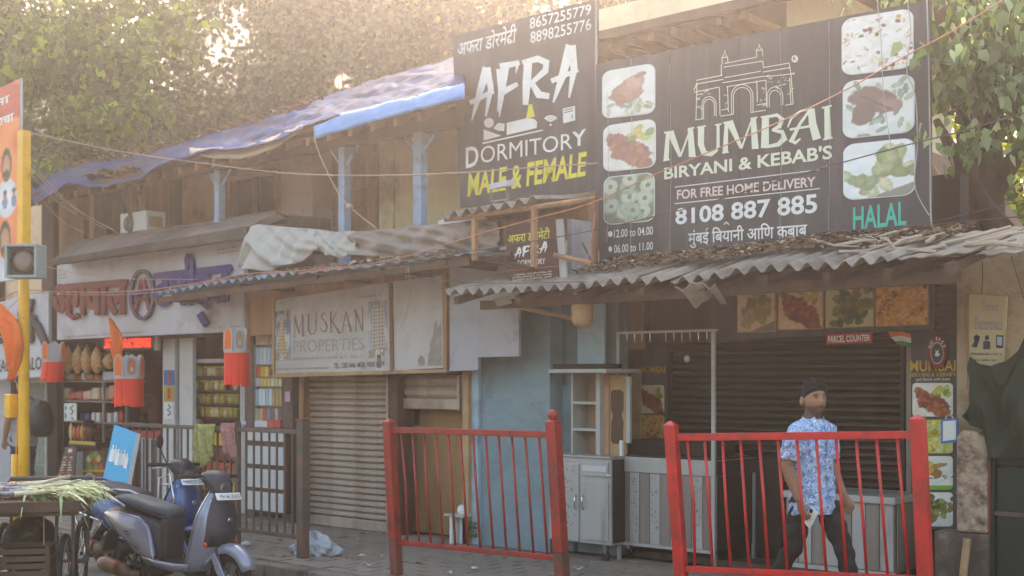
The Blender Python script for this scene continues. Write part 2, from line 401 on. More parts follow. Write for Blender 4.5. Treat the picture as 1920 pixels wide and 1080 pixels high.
m_oldboard = mat('faded_board', '#c2bbb8', .7, var=.06, vs=1.5, dirt='#a0948c', da=.4, ds=1.4, bump=.1)
m_ledge = mat('pale_metal', '#b4b1ae', .5, var=.1, dirt='#8f857c', da=.3)
m_shut = mat('beige_shutter', '#b5a293', .6, var=.2, vs=2, dirt='#84685a', da=.5, ds=1.6, bump=.2, metal=.1)
m_shutd = mat('brown_shutter', '#3b2e27', .55, var=.2, vs=2, dirt='#5f4d3f', da=.3, ds=1.6, bump=.2, metal=.15)
m_ply = mat('plywood', '#a07a4e', .75, var=.2, vs=1.6, dirt='#6f5232', da=.5, ds=1.3, streak=True)
m_bluew = mat('blue_grey_wall', '#82979f', .85, var=.15, vs=1.6, dirt='#6c7a7f', da=.4, ds=1.0, bump=.9, bs=9)
m_bluel = mat('light_blue_wall', '#a9c0ce', .85, var=.08, vs=2, dirt='#7c8a92', da=.3, ds=3, bump=.3)
m_greyp = mat('grey_panel', '#b0acb2', .8, var=.07, vs=1.3, dirt='#7c7674', da=.25, ds=1.6, bump=.15)
m_steel = mat('brushed_steel', '#b9b6b4', .42, metal=.25, var=.12, vs=2, dirt='#7d7168', da=.35, ds=3, bump=.1, streak=True)
m_steeld = mat('stained_steel', '#958b84', .5, metal=.2, var=.2, vs=2.5, dirt='#6f5c50', da=.5, ds=3, bump=.1, streak=True)
m_signk = mat('sign_black', '#4a4548', .62, var=.12, vs=3, dirt='#625b5b', da=.4, ds=5, bump=.35, bs=3.5, streak=True)
m_letw = mat('print_white', '#e6e6e2', .5, var=.06, dirt='#c4c0ba', da=.3, ds=4, bump=0)
m_letc = mat('print_cream', '#dde0c8', .5, var=.04, bump=0)
m_lety = mat('print_yellow', '#e2d244', .5, var=.05, bump=0)
m_lett = mat('print_teal', '#35b9a4', .5, var=.05, bump=0)
m_letk = mat('print_dark', '#3a3030', .6, var=.1, bump=0)
m_letr = mat('letter_red', '#74090d', .6, var=.08, bump=0)
m_letp = mat('letter_purple', '#1c1474', .6, var=.1, bump=0)
m_red = mat('red_paint', '#b8281d', .55, var=.25, vs=9, dirt='#5e2e26', da=.62, ds=9, bump=.15, coat=.2)
m_redb = mat('red_paint_bright', '#c81f1b', .42, var=.14, vs=6, dirt='#84261a', da=.36, ds=5, bump=.12, coat=.2)
m_rust = mat('dirty_post_foot', '#6a4238', .8, var=.25, dirt='#8a3a2c', da=.5, ds=7)
m_yel = mat('yellow_paint', '#eeb000', .45, var=.1, vs=4, dirt='#b57d10', da=.2, ds=5, coat=.2)
m_orange = mat('orange_cloth', '#e86a16', .75, var=.1, bump=.3, bs=20)
m_redcl = mat('red_cloth', '#f03418', .6, var=.12, bump=.3, bs=20)
m_pole = mat('dark_rail', '#5c5049', .65, var=.25, vs=6, dirt='#7a4a36', da=.35, ds=6)
m_stone = mat('speckled_stone', '#6e5850', .6, var=.3, vs=14, dirt='#3c302c', da=.5, ds=14)
m_plast = mat('pale_plaster', '#c0a888', .9, var=.15, vs=2, dirt='#84705a', da=.45, ds=2.4, bump=.6, bs=18)
m_plast2 = mat('peeling_plaster', '#bda48c', .9, var=.2, vs=4, dirt='#4e3c30', da=.5, ds=9, bump=.8, bs=30)
m_plastd = mat('grimy_plaster', '#5f5046', .9, var=.3, vs=5, dirt='#8d8078', da=.35, ds=4, bump=.6, bs=30)
m_greencl = mat('green_tarp', '#2b372a', .9, var=.08, dirt='#263025', da=.2, bump=.2, bs=40)
m_gate = mat('dark_gate', '#24302b', .55, var=.2, dirt='#3c3a30', da=.3, metal=.2)
m_bark = mat('bark', '#4d3c2e', .95, var=.35, vs=6, dirt='#2f251c', da=.5, bump=1, bs=25, streak=True)
m_wire = mat('wire_pale', '#a58f84', .6, var=.1, bump=0)
m_wired = mat('wire_dark', '#4b3d38', .6, var=.1, bump=0)
m_wirer = mat('wire_salmon', '#c27a5e', .6, var=.1, bump=0)
m_black = mat('black_plastic', '#1c1a1b', .45, var=.15, bump=.1)
m_rubber = mat('rubber', '#201d1c', .85, var=.2, dirt='#4a423b', da=.35, ds=5)
m_chrome = mat('chrome', '#c8c8ca', .2, metal=.95, var=.05, bump=0)

# ================================================================= GROUND
st = 'structure'
grd = MB(); grd.box(-300, 300, -60, 500, -.60, -.30)
setp(solo('ground', grd, m_soil), kind=st)
rd = MB().grid(lambda u, v: V((-60+100*u, -14+20.86*v, -.18+.012*math.sin(u*37)+.006*math.sin(v*23+u*90))), 60, 14)
setp(solo('road', rd, m_asph), kind=st)
KY = 7.0
pav = thing('pavement', None, None, (-9, KY, 0), kind=st)
part('paver_bed', MB().box(-60, 20, KY+.13, 16, -.17, -.026), m_bed, pav)
rg = random.Random(3)
cells = []
pw, pd = .30, .15
for j in range(15):
    for i in range(-110, 12):
        x = i*pw+(pw/2 if j % 2 else 0); y = KY+.14+j*pd
        if y+pd > 9.62: continue
        cells.append((math.hypot(x, y), x, y))
cells = [c for c in cells if 3.2 < c[0]]
def inview(x, y):
    zc = x*-sn+y*cs; xc = x*cs+y*sn; u = 960+xc/zc*FP; v = HY+CZ/zc*FP
    return -60 < u < 1980 and v < 1130
vis = sorted([c for c in cells if inview(c[1], c[2]) and c[1] > -18])
tops = vis[:290]; rest = vis[290:]
pm = [mesh_of('paver', MB().prism([V((.007, .007, 0)), V((pw*.35, .016, 0)), V((pw*.65, -.002, 0)), V((pw-.007, .007, 0)), V((pw-.007, pd-.007, 0)), V((pw*.65, pd-.004, 0)), V((pw*.35, pd-.016+.012, 0)), V((.007, pd-.007, 0))], (0, 0, .05)), m, False) for m in (m_pave, m_pave2, m_pave)]
for d, x, y in tops:
    o = bpy.data.objects.new('paver', rg.choice(pm)); COL.objects.link(o); o.parent = pav
    sag = .007*math.sin(x*2.1+y*3)
    o.location = V((x+9, y-KY, -.052+rg.uniform(-.004, .004)+sag)); o.rotation_euler = (rg.uniform(-.014, .014), rg.uniform(-.010, .010), rg.uniform(-.012, .012))
mb = MB()
for d, x, y in rest:
    mb.box(x+.005, x+pw-.005, y+.005, y+pd-.005, -.05, rg.uniform(-.006, .004))
part('paver', mb, m_pave, pav, kind='stuff')
kr = thing('kerb', None, None, (-9, KY, -.1), kind=st)
for i in range(-36, 4):
    x = i*.6; b = MB().box(x+.004, x+.594, KY-.02+rg.uniform(-.008, .008), KY+.125, -.2, -.004+rg.uniform(-.01, .006))
    part('kerb_stone', b, m_kerb, kr, bevel=.018)

# ================================================================= OLD TWO-STOREY HOUSE
HB = thing('old_house', 'long old two-storey house with timber verandah upstairs and shuttered shops below', 'building', (-12, 9.2, 0))
def hb(name, mb, m, **k): return part(name, mb, m, HB, **k)
YU = 10.4
xL, xR = XX(40, YU)-1, XX(1125, YU)+.3
m_tan0 = mat('tan_wall', '#e8cba8', .85, var=.12, vs=1.5, dirt='#a98a6c', da=.3)
hb('upper_wall', MB().box(xL, xR, YU+.12, YU+.35, 2.6, 4.72), m_tan0)
# cladding areas of the upper wall (planes set proud of it)
def area(name, x0, x1, m, Y=YU, th=.1, y0=150, y1=445, **k):
    return hb(name, MB().box(XX(x0, Y), XX(x1, Y), Y, Y+th, 2.75, 4.66), m, **k)
m_tan = mat('tan_wall', '#e8cba8', .85, var=.12, vs=1.5, dirt='#a98a6c', da=.3)
area('wall_panel', 332, 404, m_tan)
area('wall_panel', 404, 432, m_brown2, Y=YU+.01)
area('wall_panel', 588, 650, m_brown2, Y=YU+.004)
area('wall_panel', 652, 709, m_brown2, Y=YU+.006)
area('cream_panel', 711, 738, m_cream, Y=YU-.03)
area('cream_panel', 741, 870, m_cream, Y=YU-.03)
area('cream_panel', 873, 1120, m_cream, Y=YU-.03)
area('wall_pilaster', 527, 586, m_pinkgrey, Y=YU-.35, th=.4)
for k in range(8):   # weatherboards of the brown bays
    for x0, x1 in ((588, 709),):
        z = 2.95+k*.22
        b = MB().prism([V((XX(x0+1, YU), YU-.005, z)), V((XX(x0+1, YU), YU-.022, z)), V((XX(x0+1, YU), YU-.005, z+.2))], (XX(x1-1, YU)-XX(x0+1, YU), 0, 0))
        hb('weatherboard', b, m_brown2)
# window behind the white canvas
def window(x0, x1, zt, zb, Y, bars=True):
    X0, X1 = XX(x0, Y), XX(x1, Y); f = MB(); fr = .06
    f.box(X0, X0+fr, Y-.05, Y+.05, zb, zt); f.box(X1-fr, X1, Y-.05, Y+.05, zb, zt); f.box(X0+fr, X1-fr, Y-.05, Y+.05, zt-fr, zt)
    f.box(X0+fr, X1-fr, Y-.05, Y+.05, zt-.62, zt-.55); f.box((X0+X1)/2-.03, (X0+X1)/2+.03, Y-.04, Y+.04, zb, zt-.62)
    f.box((X0+X1)/2-.03, (X0+X1)/2+.03, Y-.04, Y+.04, zt-.55, zt-fr); f.box(X0+fr, X1-fr, Y-.05, Y+.05, zb, zb+fr)
    o = hb('window', f, m_winframe)
    g = MB()
    g.box(X0+fr, (X0+X1)/2-.03, Y+.02, Y+.03, zt-.55, zt-fr); part('pane', g, m_glassd, o)
    g = MB().box((X0+X1)/2+.03, X1-fr, Y+.02, Y+.03, zt-.55, zt-fr); part('pane', g, m_glassd, o)
    g = MB().box(X0+fr, (X0+X1)/2-.03, Y+.02, Y+.03, zb+fr, zt-.62); part('pane', g, m_glassd, o)
    # open shutter leaf with vertical slats
    a, b_ = (X0+X1)/2+.03, X1-fr; s = MB(); zz0, zz1 = zb+fr, zt-.62
    s.box(a, a+.05, Y-.08, Y-.05, zz0, zz1); s.box(b_-.05, b_, Y-.08, Y-.05, zz0, zz1); s.box(a+.05, b_-.05, Y-.08, Y-.05, zz1-.05, zz1)
    lf = part('shutter_leaf', s, m_winframe, o)
    n = 8
    for k in range(n):
        xx = a+.07+(b_-a-.14)*k/(n-1); part('slat', MB().box(xx-.008, xx+.008, Y-.075, Y-.06, zz0, zz1-.05), m_brown2, o)
    return o
zt = ZZ(478, 325, YU-.02); window(432, 525, zt, 2.85, YU-.02)
# dark left bays: columns, clutter
for x0, x1, m in ((78, 100, m_brown), (146, 156, m_brown2), (176, 200, m_brown), (232, 244, m_brown), (262, 272, m_brown2), (318, 331, m_brown)):
    hb('verandah_stud', MB().box(XX(x0, YU-.3), XX(x1, YU-.3), YU-.3, YU-.2, 2.76, 4.55), m)
area('wall_panel', 100, 146, m_winframe, Y=YU+.03); area('wall_panel', 200, 232, m_conc, Y=YU+.03); area('wall_panel', 272, 318, m_brown2, Y=YU+.03)
# verandah floor, beams, posts, brackets
hb('verandah_floor', MB().box(xL, xR, 9.25, YU+.1, 2.62, 2.75), m_conc)
zb_ = 4.26
hb('eave_beam', MB().box(XX(60, 9.0), XX(862, 9.0), 8.93, 9.07, 4.22, 4.38), m_brown)
for px in (250, 412, 646, 788):
    X = XX(px, 9.0); wd = .05 if px != 788 else .06
    hb('verandah_post', MB().box(X-wd, X+wd, 8.95, 9.05, 2.7, 4.22), m_bluepost if px > 300 else m_brown, bevel=.006)
    for sg in (-1, 1):
        P0 = V((X+sg*.04, 9.0, 4.02)); P1 = V((X+sg*.22, 9.0, 4.21))
        hb('bracket', MB().tube([P0, P1], .018, 6), m_bluepost if px > 300 else m_brown)
    hb('floor_joist', MB().box(X-.05, X+.05, 9.02, 9.22, 2.66, 2.74), m_brown)
# roof
def eave(x): # px -> eave height on Y=8.6 line
    return 4.22+.27*max(0, min(1, (x-60)/800))
YE, YR = 8.6, 11.2
xs = [XX(30, 9.9), XX(866, 8.95)]
def roofz(X, Y):
    k = (X-xs[0])/(xs[1]-xs[0]); e = 4.28+.22*k; r = 5.38+.28*k
    t = (Y-YE)/(YR-YE); return e+(r-e)*t-.10*math.sin(t*math.pi)
hb('roof', MB().slab(lambda u, v: V((xs[0]+(xs[1]-xs[0])*u, YE+.12+(YR-YE-.12)*v, roofz(xs[0]+(xs[1]-xs[0])*u, YE+.12+(YR-YE-.12)*v)-.12)), 30, 6, (0, 0, -.05)), m_brown)
hb('roof_back', MB().slab(lambda u, v: V((xs[0]+(xs[1]-xs[0])*u, YR+2.6*v, roofz(xs[0]+(xs[1]-xs[0])*u, YR)-.12-1.2*v)), 10, 3, (0, 0, -.05)), m_brown)
for k in range(30):
    X = xs[0]+.4+k*(xs[1]-xs[0]-.8)/29
    hb('rafter', MB().prism([V((X-.03, YE+.15, roofz(X, YE+.15)-.17)), V((X-.03, YR, roofz(X, YR)-.17)), V((X-.03, YR, roofz(X, YR)-.27)), V((X-.03, YE+.15, roofz(X, YE+.15)-.26))], (.06, 0, 0)), m_brown2)
hb('gable_wall', MB().box(xL, xL+.2, YU, 13.5, 0, 4.4), m_brown)
hb('back_wall', MB().box(xL, xR, 13.3, 13.5, 0, 4.3), m_brown)
hb('gable_wall', MB().box(xR-.2, xR, YU+.36, 13.3, 0, 4.4), m_brown)
# ground-floor walls: recessed shop interiors
YI = 10.9
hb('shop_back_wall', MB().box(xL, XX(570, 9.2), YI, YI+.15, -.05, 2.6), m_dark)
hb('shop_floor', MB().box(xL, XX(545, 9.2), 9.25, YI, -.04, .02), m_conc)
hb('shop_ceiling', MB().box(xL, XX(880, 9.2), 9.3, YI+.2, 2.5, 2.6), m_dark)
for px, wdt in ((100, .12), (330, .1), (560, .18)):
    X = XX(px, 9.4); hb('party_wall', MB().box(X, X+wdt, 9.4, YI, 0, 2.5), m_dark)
hb('lintel_wall', MB().box(XX(100, 9.2), XX(842, 9.2), 9.15, 9.3, 2.2, 2.75), m_brown)
# white columns between salon, sweet shop and jars
for x0, x1, m, nm in ((305, 328, m_white, 'shop_column'), (336, 361, m_white, 'shop_column'), (461, 474, m_stone, 'stone_column'), (529, 549, m_stone, 'stone_column'), (90, 107, m_dark, 'shop_column')):
    hb(nm, MB().box(XX(x0, 9.2), XX(x1, 9.2), 9.2, 9.26, 0, 2.45), m, bevel=.006)
hb('door_jamb', MB().box(XX(549.5, 9.15), XX(560, 9.15), 9.15, 9.35, 0, 2.3), m_dark)
hb('door_jamb', MB().box(XX(560.5, 9.12), XX(569, 9.12), 9.12, 9.3, 0, 2.0), m_brown2)
hb('door_jamb', MB().box(XX(734, 9.1), XX(745, 9.1), 9.1, 9.35, 0, 1.75), m_brown)
hb('door_jamb', MB().box(XX(867, 9.1), XX(878, 9.1), 9.1, 9.35, 0, 1.75), m_winframe)
hb('stone_panel', MB().box(XX(459, 9.1), XX(508, 9.1), 9.1, 9.14, ZZ(480, 616, 9.1), 3.0), m_stone)
hb('shop_soffit', MB().box(XX(512, 9.0), XX(842, 9.0), 8.95, 9.14, 1.72, 1.80), m_brown)
# dark slab hood over the sweet shop
q = [(96, 486), (462, 424), (462, 447), (96, 497)]
P = [W(x, y, 8.55) for x, y in q]; Pb = [p+V((0, .6, .08)) for p in P]
hb('slab_hood', MB().loft([P, Pb]), m_concd, bevel=.01)
hb('slab_hood_back', MB().box(P[0].x, P[1].x, 9.14, 9.8, 3.2, 3.58), m_concd)
hb('hood_slope', MB().loft([[P[0]+V((0, .02, .0)), P[1]+V((0, .02, 0)), V((P[1].x, 8.95, 3.585)), V((P[0].x, 8.95, 3.585))], [P[0]+V((0, .1, -.03)), P[1]+V((0, .1, -.03)), V((P[1].x, 9.135, 3.56)), V((P[0].x, 9.135, 3.56))]]), m_conc)
hb('hood_top', MB().box(P[0].x, P[1].x, 8.951, 9.8, 3.586, 3.61), m_conc)
hb('hood_beam', MB().box(P[0].x, P[1].x, 8.98, 9.13, 3.28, 3.40), m_concd)
hb('upper_sill', MB().box(P[1].x+.02, XX(1118, 9.15), 9.1, 9.24, 2.60, 2.78), m_brown)

# roller shutters of the closed office
def shutter(x0, x1, zb, ztop, Y, pitch, m, parent, label=None, nm='roller_shutter', bar=True, sc=.5):
    X0, X1 = XX(x0, Y), XX(x1, Y)
    fr = MB().box(X0, X0+.035, Y-.05, Y+.03, zb, ztop); fr.box(X1-.035, X1, Y-.05, Y+.03, zb, ztop); fr.box(X0+.035, X1-.035, Y+.03, Y+.04, zb, ztop)
    o = part(nm, fr, m, parent, label=label)
    z = zb+(.12 if bar else 0)
    n = int((ztop-z)/pitch); pitch = (ztop-z)/n
    prof = [V((0, Y+.02, 0)), V((0, Y+.004, pitch*.12)), V((0, Y-.014, pitch*.32)), V((0, Y-.014, pitch*.62)), V((0, Y+.004, pitch*.86)), V((0, Y+.02, pitch*.97))]
    sl_ = MB().prism([p+V((X0+.036, 0, 0)) for p in prof], (X1-X0-.072, 0, 0))
    off = OFF[rootof(parent).name]; me = mesh_of('slat', sl_, m, False, off)
    for k in range(n):
        s = bpy.data.objects.new('slat', me); COL.objects.link(s); s.parent = o
        s.location = (0, rg.uniform(-.0015, .0015), z+k*pitch); s.rotation_euler = (0, 0, 0)
    if bar: part('bottom_bar', MB().box(X0+.036, X1-.036, Y-.03, Y+.02, zb+.005, zb+.118), m, o, bevel=.008)
    return o
shutter(569, 734, 0.0, 1.72, 9.22, .068, m_shut, HB, 'beige dented roller shutter pulled down to the ground')
shutter(745, 867, ZZ(806, 768, 9.22), 1.72, 9.22, .085, m_shut, HB, 'beige roller shutter rolled halfway up')
hb('plywood_door', MB().box(XX(747, 9.42), XX(868, 9.42), 9.42, 9.46, 0.02, 1.5), m_ply)
hb('door_notice', MB().box(XX(776, 9.40), XX(786, 9.40), 9.405, 9.415, ZZ(780, 797, 9.4), ZZ(780, 765, 9.4)), m_letk)

# ================================================================= TARPS AND CANVAS
def tarpz(px, v, seed, n=1): return 0
def topc(x): return np.interp(x, [50, 180, 300, 480, 640, 760, 860, 900], [334, 300, 281, 228, 173, 137, 105, 92])
def botc(x): return np.interp(x, [50, 64, 120, 200, 262, 320, 390, 450, 520, 590, 660, 760, 860, 900], [372, 384, 350, 350, 332, 302, 284, 282, 262, 232, 214, 190, 166, 158])
rn = np.random.RandomState(5)
ph = rn.rand(12)*6.3
def wr(u, v, k=1.0):
    return .7*k*(.016*math.sin(u*31+v*7+ph[0]+3*math.sin(u*11))+.014*math.sin(u*60-v*17+ph[1]+2*math.sin(v*5+u*21))+.016*math.sin(v*15+u*37+ph[2])+.03*math.sin(u*13+v*4+ph[3])+.022*math.sin(v*19+u*8+ph[4]+3*math.sin(u*13))+.016*math.sin(v*43-u*19+2*math.sin(u*29))+.009*math.sin(v*71+u*90+3*math.sin(v*11+u*17))+.012*abs(math.sin(u*47+v*23+2*math.sin(u*19))))
def tarpf(x0, x1, bc, tc_, Yb, Yt, k):
    def f(u, v):
        px = x0+(x1-x0)*u
        B = W(px, bc(px), Yb); T_ = W(px, tc_(px), Yt)
        p = B*(1-v)+V((B.x+(T_.x-B.x)*v*0, Yt, T_.z))*v if False else V((B.x*(1-v)+T_.x*v, Yb*(1-v)+Yt*v, B.z*(1-v)+T_.z*v))
        p.z += .05*math.sin(v*math.pi)+wr(u*1.7, v, k)*(0.5+.5*math.sin(v*math.pi)); p.y += wr(v+u*.7, u*3, k)*.25
        return p
    return f
solo('blue_tarpaulin', MB().slab(tarpf(56, 870, botc, topc, 8.52, 11.2, 1.0), 320, 44, (0, .01, .012)), m_tarp, 'wrinkled faded blue tarpaulin spread over the long roof, littered with leaves', 'tarpaulin', smooth=True)
b2 = lambda x: np.interp(x, [588, 640, 760, 866], [262, 246, 212, 186]); t2 = lambda x: np.interp(x, [588, 640, 760, 866], [240, 214, 186, 158])
solo('blue_awning_sheet', MB().slab(tarpf(588, 870, b2, t2, 8.36, 8.60, .28), 60, 8, (0, .01, .01)), m_tarpb, 'narrow bright blue plastic sheet rolled along the eave beside the dormitory hoarding', 'plastic sheet', smooth=True)
b3 = lambda x: np.interp(x, [355, 400, 450, 480, 520, 566], [290, 297, 299, 292, 275, 245]); t3 = lambda x: np.interp(x, [355, 400, 450, 480, 520, 566], [284, 280, 278, 268, 256, 238])
solo('cloth_strip', MB().slab(tarpf(355, 566, b3, t3, 8.58, 8.75, .2), 40, 5, (0, .01, .01)), m_under, 'torn beige cloth strip drooping under the blue tarpaulin', 'cloth', smooth=True)
# leaf litter
def litter(name, fn, n, label, sz=.05, cols=('#7a5a3c', '#9a7a52', '#5c4630', '#b0946a', '#6b5238'), seed=1):
    r = np.random.RandomState(seed); vs = []; fs = []; cl = []
    for i in range(n):
        p = fn(r.rand(), r.rand()); a = r.rand()*6.28; s = sz*(.5+r.rand()); t1 = r.uniform(-.5, .5); t2_ = r.uniform(-.5, .5)
        d = V((math.cos(a), math.sin(a), t1))*s; e = V((-math.sin(a), math.cos(a), t2_))*s*.45
        o = len(vs); vs += [tuple(p-d), tuple(p+e+V((0, 0, s*.25))), tuple(p+d), tuple(p-e+V((0, 0, s*.25)))]; fs.append((o, o+1, o+2, o+3)); cl += [hx(cols[r.randint(len(cols))])+[1]]*4
    mb = MB(); mb.v = vs; mb.f = fs
    o = solo(name, mb, vmat('leafprint', .8), fix=False); at = o.data.color_attributes.new('Col', 'FLOAT_COLOR', 'POINT'); at.data.foreach_set('color', np.array(cl, dtype=np.float32).ravel())
    setp(o, label, 'dry leaves', None, 'stuff'); return o
tf = tarpf(56, 870, botc, topc, 8.52, 11.2, 1.0)
def lf(a, b):
    u = .05+.62*a; v = min(.97, abs(.80+.22*(b-.5)+.13*math.sin(u*19)))
    p = tf(u, v); return p+V((0, 0, .05))
litter('leaf_litter', lf, 1500, 'dry brown leaves collected along the upper part of the blue tarpaulin', .06, seed=4)
def lf2(a, b):
    u = .13+.12*a; v = .12+.16*b*math.sin(a*3.1); p = tf(u, v); return p+V((0, 0, .05))
litter('leaf_litter', lf2, 240, 'small heap of dry leaves caught in the low fold of the blue tarpaulin', .06, seed=6)

# canvas on the ledge
def cloth(name, x0, x1, tc_, bc, Yt, Yb, k, m, label, cat, nu=60, nv=22, seed=0):
    r = np.random.RandomState(seed); pq = r.rand(8)*6.28
    def f(u, v):
        px = x0+(x1-x0)*u; T_ = W(px, tc_(px), Yt); B = W(px, bc(px), Yb)
        p = B*(1-v)+T_*v
        wv = math.sin(u*9+v*5+pq[0]+2*math.sin(v*3+u*4+pq[1]))+.6*math.sin(u*21-v*9+pq[2]+1.5*math.sin(u*8+pq[3]))+.45*math.sin(v*17+u*26+pq[4])
        p.y -= k*(wv*.5+.6*math.sin(v*math.pi)); p.z += k*.25*math.sin(u*15+pq[5])*(1-v); return p
    return solo(name, MB().slab(f, nu, nv, (0, .012, 0)), m, label, cat, smooth=True)
cloth('canvas_sheet', 456, 600, lambda x: np.interp(x, [456, 468, 480, 570, 600], [500, 424, 420, 428, 430]), lambda x: np.interp(x, [456, 520, 560, 585, 600], [508, 505, 488, 476, 468]), 8.5, 8.35, .06, m_canvasw, 'off-white canvas sheet draped over the ledge at its left end', 'canvas', seed=1)
cloth('canvas_sheet', 596, 668, lambda x: np.interp(x, [596, 640, 660, 668], [430, 436, 432, 436]), lambda x: np.interp(x, [596, 620, 650, 668], [472, 480, 482, 468]), 8.47, 8.36, .05, m_canvasw, 'small whitish canvas flap hanging between the white sheet and the grey one', 'canvas', seed=2, nu=30)
cloth('canvas_sheet', 662, 945, lambda x: np.interp(x, [662, 700, 780, 830, 870, 945], [432, 432, 424, 416, 412, 408]), lambda x: np.interp(x, [662, 700, 740, 800, 850, 945], [478, 484, 478, 474, 474, 470]), 8.5, 8.38, .08, m_canvasg, 'long crumpled grey canvas heaped along the ledge below the verandah', 'canvas', seed=3, nu=90)
solo('pale_sheet_edge', MB().slab(lambda u, v: W(822+88*u, 413-10*u+8*v, 8.42), 10, 2, (0, .05, 0)), m_white2, 'pale sheet edge lying over the grey canvas near the small corrugated roof', 'plastic sheet')

# ---------------- corrugated sheets
def corrug(x0, x1, Yf, Yb, zf, zb, per, amp, m, parent, sheet=.95, seed=0, th=.008, jig=.03, nm='corrugated_sheet'):
    r = random.Random(seed); X = x0; k = 0
    while X < x1-.05:
        Xe = min(x1, X+sheet); n = max(4, int((Xe-X)/per*8)); dj = r.uniform(-jig, jig); dy = r.uniform(-jig, jig)*1.5; tl = r.uniform(-.01, .01)
        def f(u, v, X=X, Xe=Xe, dj=dj, dy=dy, tl=tl):
            x = X+(Xe-X)*u+(.01 if u == 1 else 0); z = (zf(x)*(1-v)+zb(x)*v)+amp*math.sin(2*math.pi*x/per)+dj*.3+tl*u+(.009*(k % 2))
            return V((x, Yf+dy*(1-v)+(Yb-Yf)*v, z))
        part(nm, MB().slab(f, n, 3, (0, 0, -th)), m, parent, smooth=False)
        X = Xe; k += 1
def lipfn(pts, Y):
    P = sorted([(W(x, y, Y).x, W(x, y, Y).z) for x, y in pts]); a = [p[0] for p in P]; b = [p[1] for p in P]
    return lambda X: float(np.interp(X, a, b))
# blue-grey awning over the closed office
AW = thing('corrugated_awning', 'old blue-grey corrugated metal awning over the closed office shutters', 'awning', (XX(600, 8.2), 8.2, 2.2))
z1 = lipfn([(283, 552), (400, 530), (520, 516), (640, 502), (760, 490), (880, 474)], 8.1)
corrug(XX(290, 8.1), XX(560, 8.1), 8.1, 9.1, z1, lambda x: z1(x)+.1, .155, .022, m_zinc, AW, 1.0, 2)
corrug(XX(560, 8.1), XX(882, 8.1), 8.1, 9.1, z1, lambda x: z1(x)+.12, .20, .010, m_zinc, AW, 1.2, 3)
for k, px in enumerate((300, 455, 600, 720, 840)):
    X = XX(px, 8.2); part('awning_rafter', MB().box(X-.025, X+.025, 8.14, 9.1, z1(X)-.08, z1(X)-.035), m_brown, AW)
X0, X1 = XX(290, 8.16), XX(880, 8.16)
part('edge_batten', MB().prism([V((X0, 8.16, z1(X0)-.035)), V((X1, 8.16, z1(X1)-.035)), V((X1, 8.16, z1(X1)-.10)), V((X0, 8.16, z1(X0)-.10))], (0, .04, 0)), m_brown, AW)
X0, X1 = XX(450, 8.9), XX(842, 8.9)
part('soffit_board', MB().prism([V((X0, 8.9, z1(X0)+.02)), V((X1, 8.9, z1(X1)+.02)), V((X1, 8.9, 2.24)), V((X0, 8.9, 2.18))], (0, .04, 0)), m_brown2, AW)
def deb(a, b):
    X = XX(330+530*a, 8.3); return V((X, 8.15+.5*b, z1(X)+.045+.05*b))
litter('roof_debris', deb, 420, 'leaves and rubble lying on the blue-grey corrugated awning', .05, ('#a89888', '#8d7b6b', '#c4b8a8', '#6f5e50', '#b08f6a'), 9)

# small corrugated roof over the small dormitory board
SR = thing('corrugated_roof', 'small corrugated lean-to roof with timber frame below the dormitory hoarding', 'lean-to roof', (XX(960, 8.2), 8.3, 2.6))
z2 = lipfn([(824, 406), (900, 392), (960, 383), (1040, 370), (1118, 364)], 8.1)
corrug(XX(824, 8.1), XX(1112, 8.95), 8.1, 8.95, z2, lambda x: z2(x)+.10, .155, .032, m_asb, SR, .9, 5)
for px, y0, y1 in ((887, 410, 488), (998, 388, 500), (1112, 375, 492)):
    Y = 8.15; part('post', MB().box(XX(px-3, Y), XX(px+3, Y), Y, Y+.05, ZZ(px, y1, Y), ZZ(px, y0, Y)), m_brown2, SR)
part('rail', MB().tube([W(820, 490, 8.2), W(960, 475, 8.2)], .022, 6), m_brown, SR)
part('rail', MB().tube([W(880, 480, 8.25), W(1000, 502, 8.25)], .02, 6), m_brown, SR)
part('rail', MB().tube([W(1040, 478, 8.25), W(1110, 494, 8.25)], .024, 6), m_brown2, SR)
part('brace', MB().tube([W(1092, 455, 8.25), W(1110, 492, 8.25)], .008, 5), m_brown, SR)
part('back_board', MB().box(XX(920, 8.93), XX(1100, 8.93), 8.93, 8.96, ZZ(1000, 455, 8.9), ZZ(1000, 385, 8.9)), m_brown2, SR)
part('back_board', MB().box(XX(893, 8.93), XX(938, 8.93), 8.90, 8.92, ZZ(915, 475, 8.9), ZZ(915, 412, 8.9)), m_tarpb, SR)
part('joist', MB().tube([W(835, 412, 8.2), W(1118, 372, 8.2)], .025, 6), m_brown2, SR)
# ================================================================= HOUSE WITH THE BLUE WALL
BW = thing('rendered_house', 'blue-grey rendered house wall between the closed office and the restaurant', 'building', (XX(980, 9.3), 9.3, 0))
def bw(name, mb, m, **k): return part(name, mb, m, BW, **k)
bw('wall', MB().box(XX(896, 9.2), XX(1031, 9.2), 9.2, 9.4, 0, 2.9), m_bluew)
bw('wall', MB().box(XX(1031, 9.45), XX(1160, 9.45), 9.45, 9.6, 0, 2.9), m_bluew)
bw('corner_pier', MB().box(XX(878.5, 9.15), XX(896, 9.15), 9.15, 9.4, 0, 2.2), m_bluel, bevel=.01)
q = [(843, 490), (973, 500), (973, 668), (896, 670), (896, 694), (843, 696)]
bw('wall_panel', pbox(MB(), q, 8.86, .03), m_greyp)
bw('wall_panel', MB().box(XX(975, 9.08), XX(1083, 9.08), 9.08, 9.12, 2.45, 2.75), m_conc)
bw('wall_panel', MB().box(XX(1112, 8.98), XX(1120, 8.98), 8.6, 8.98, 2.5, 3.1), m_greyp)
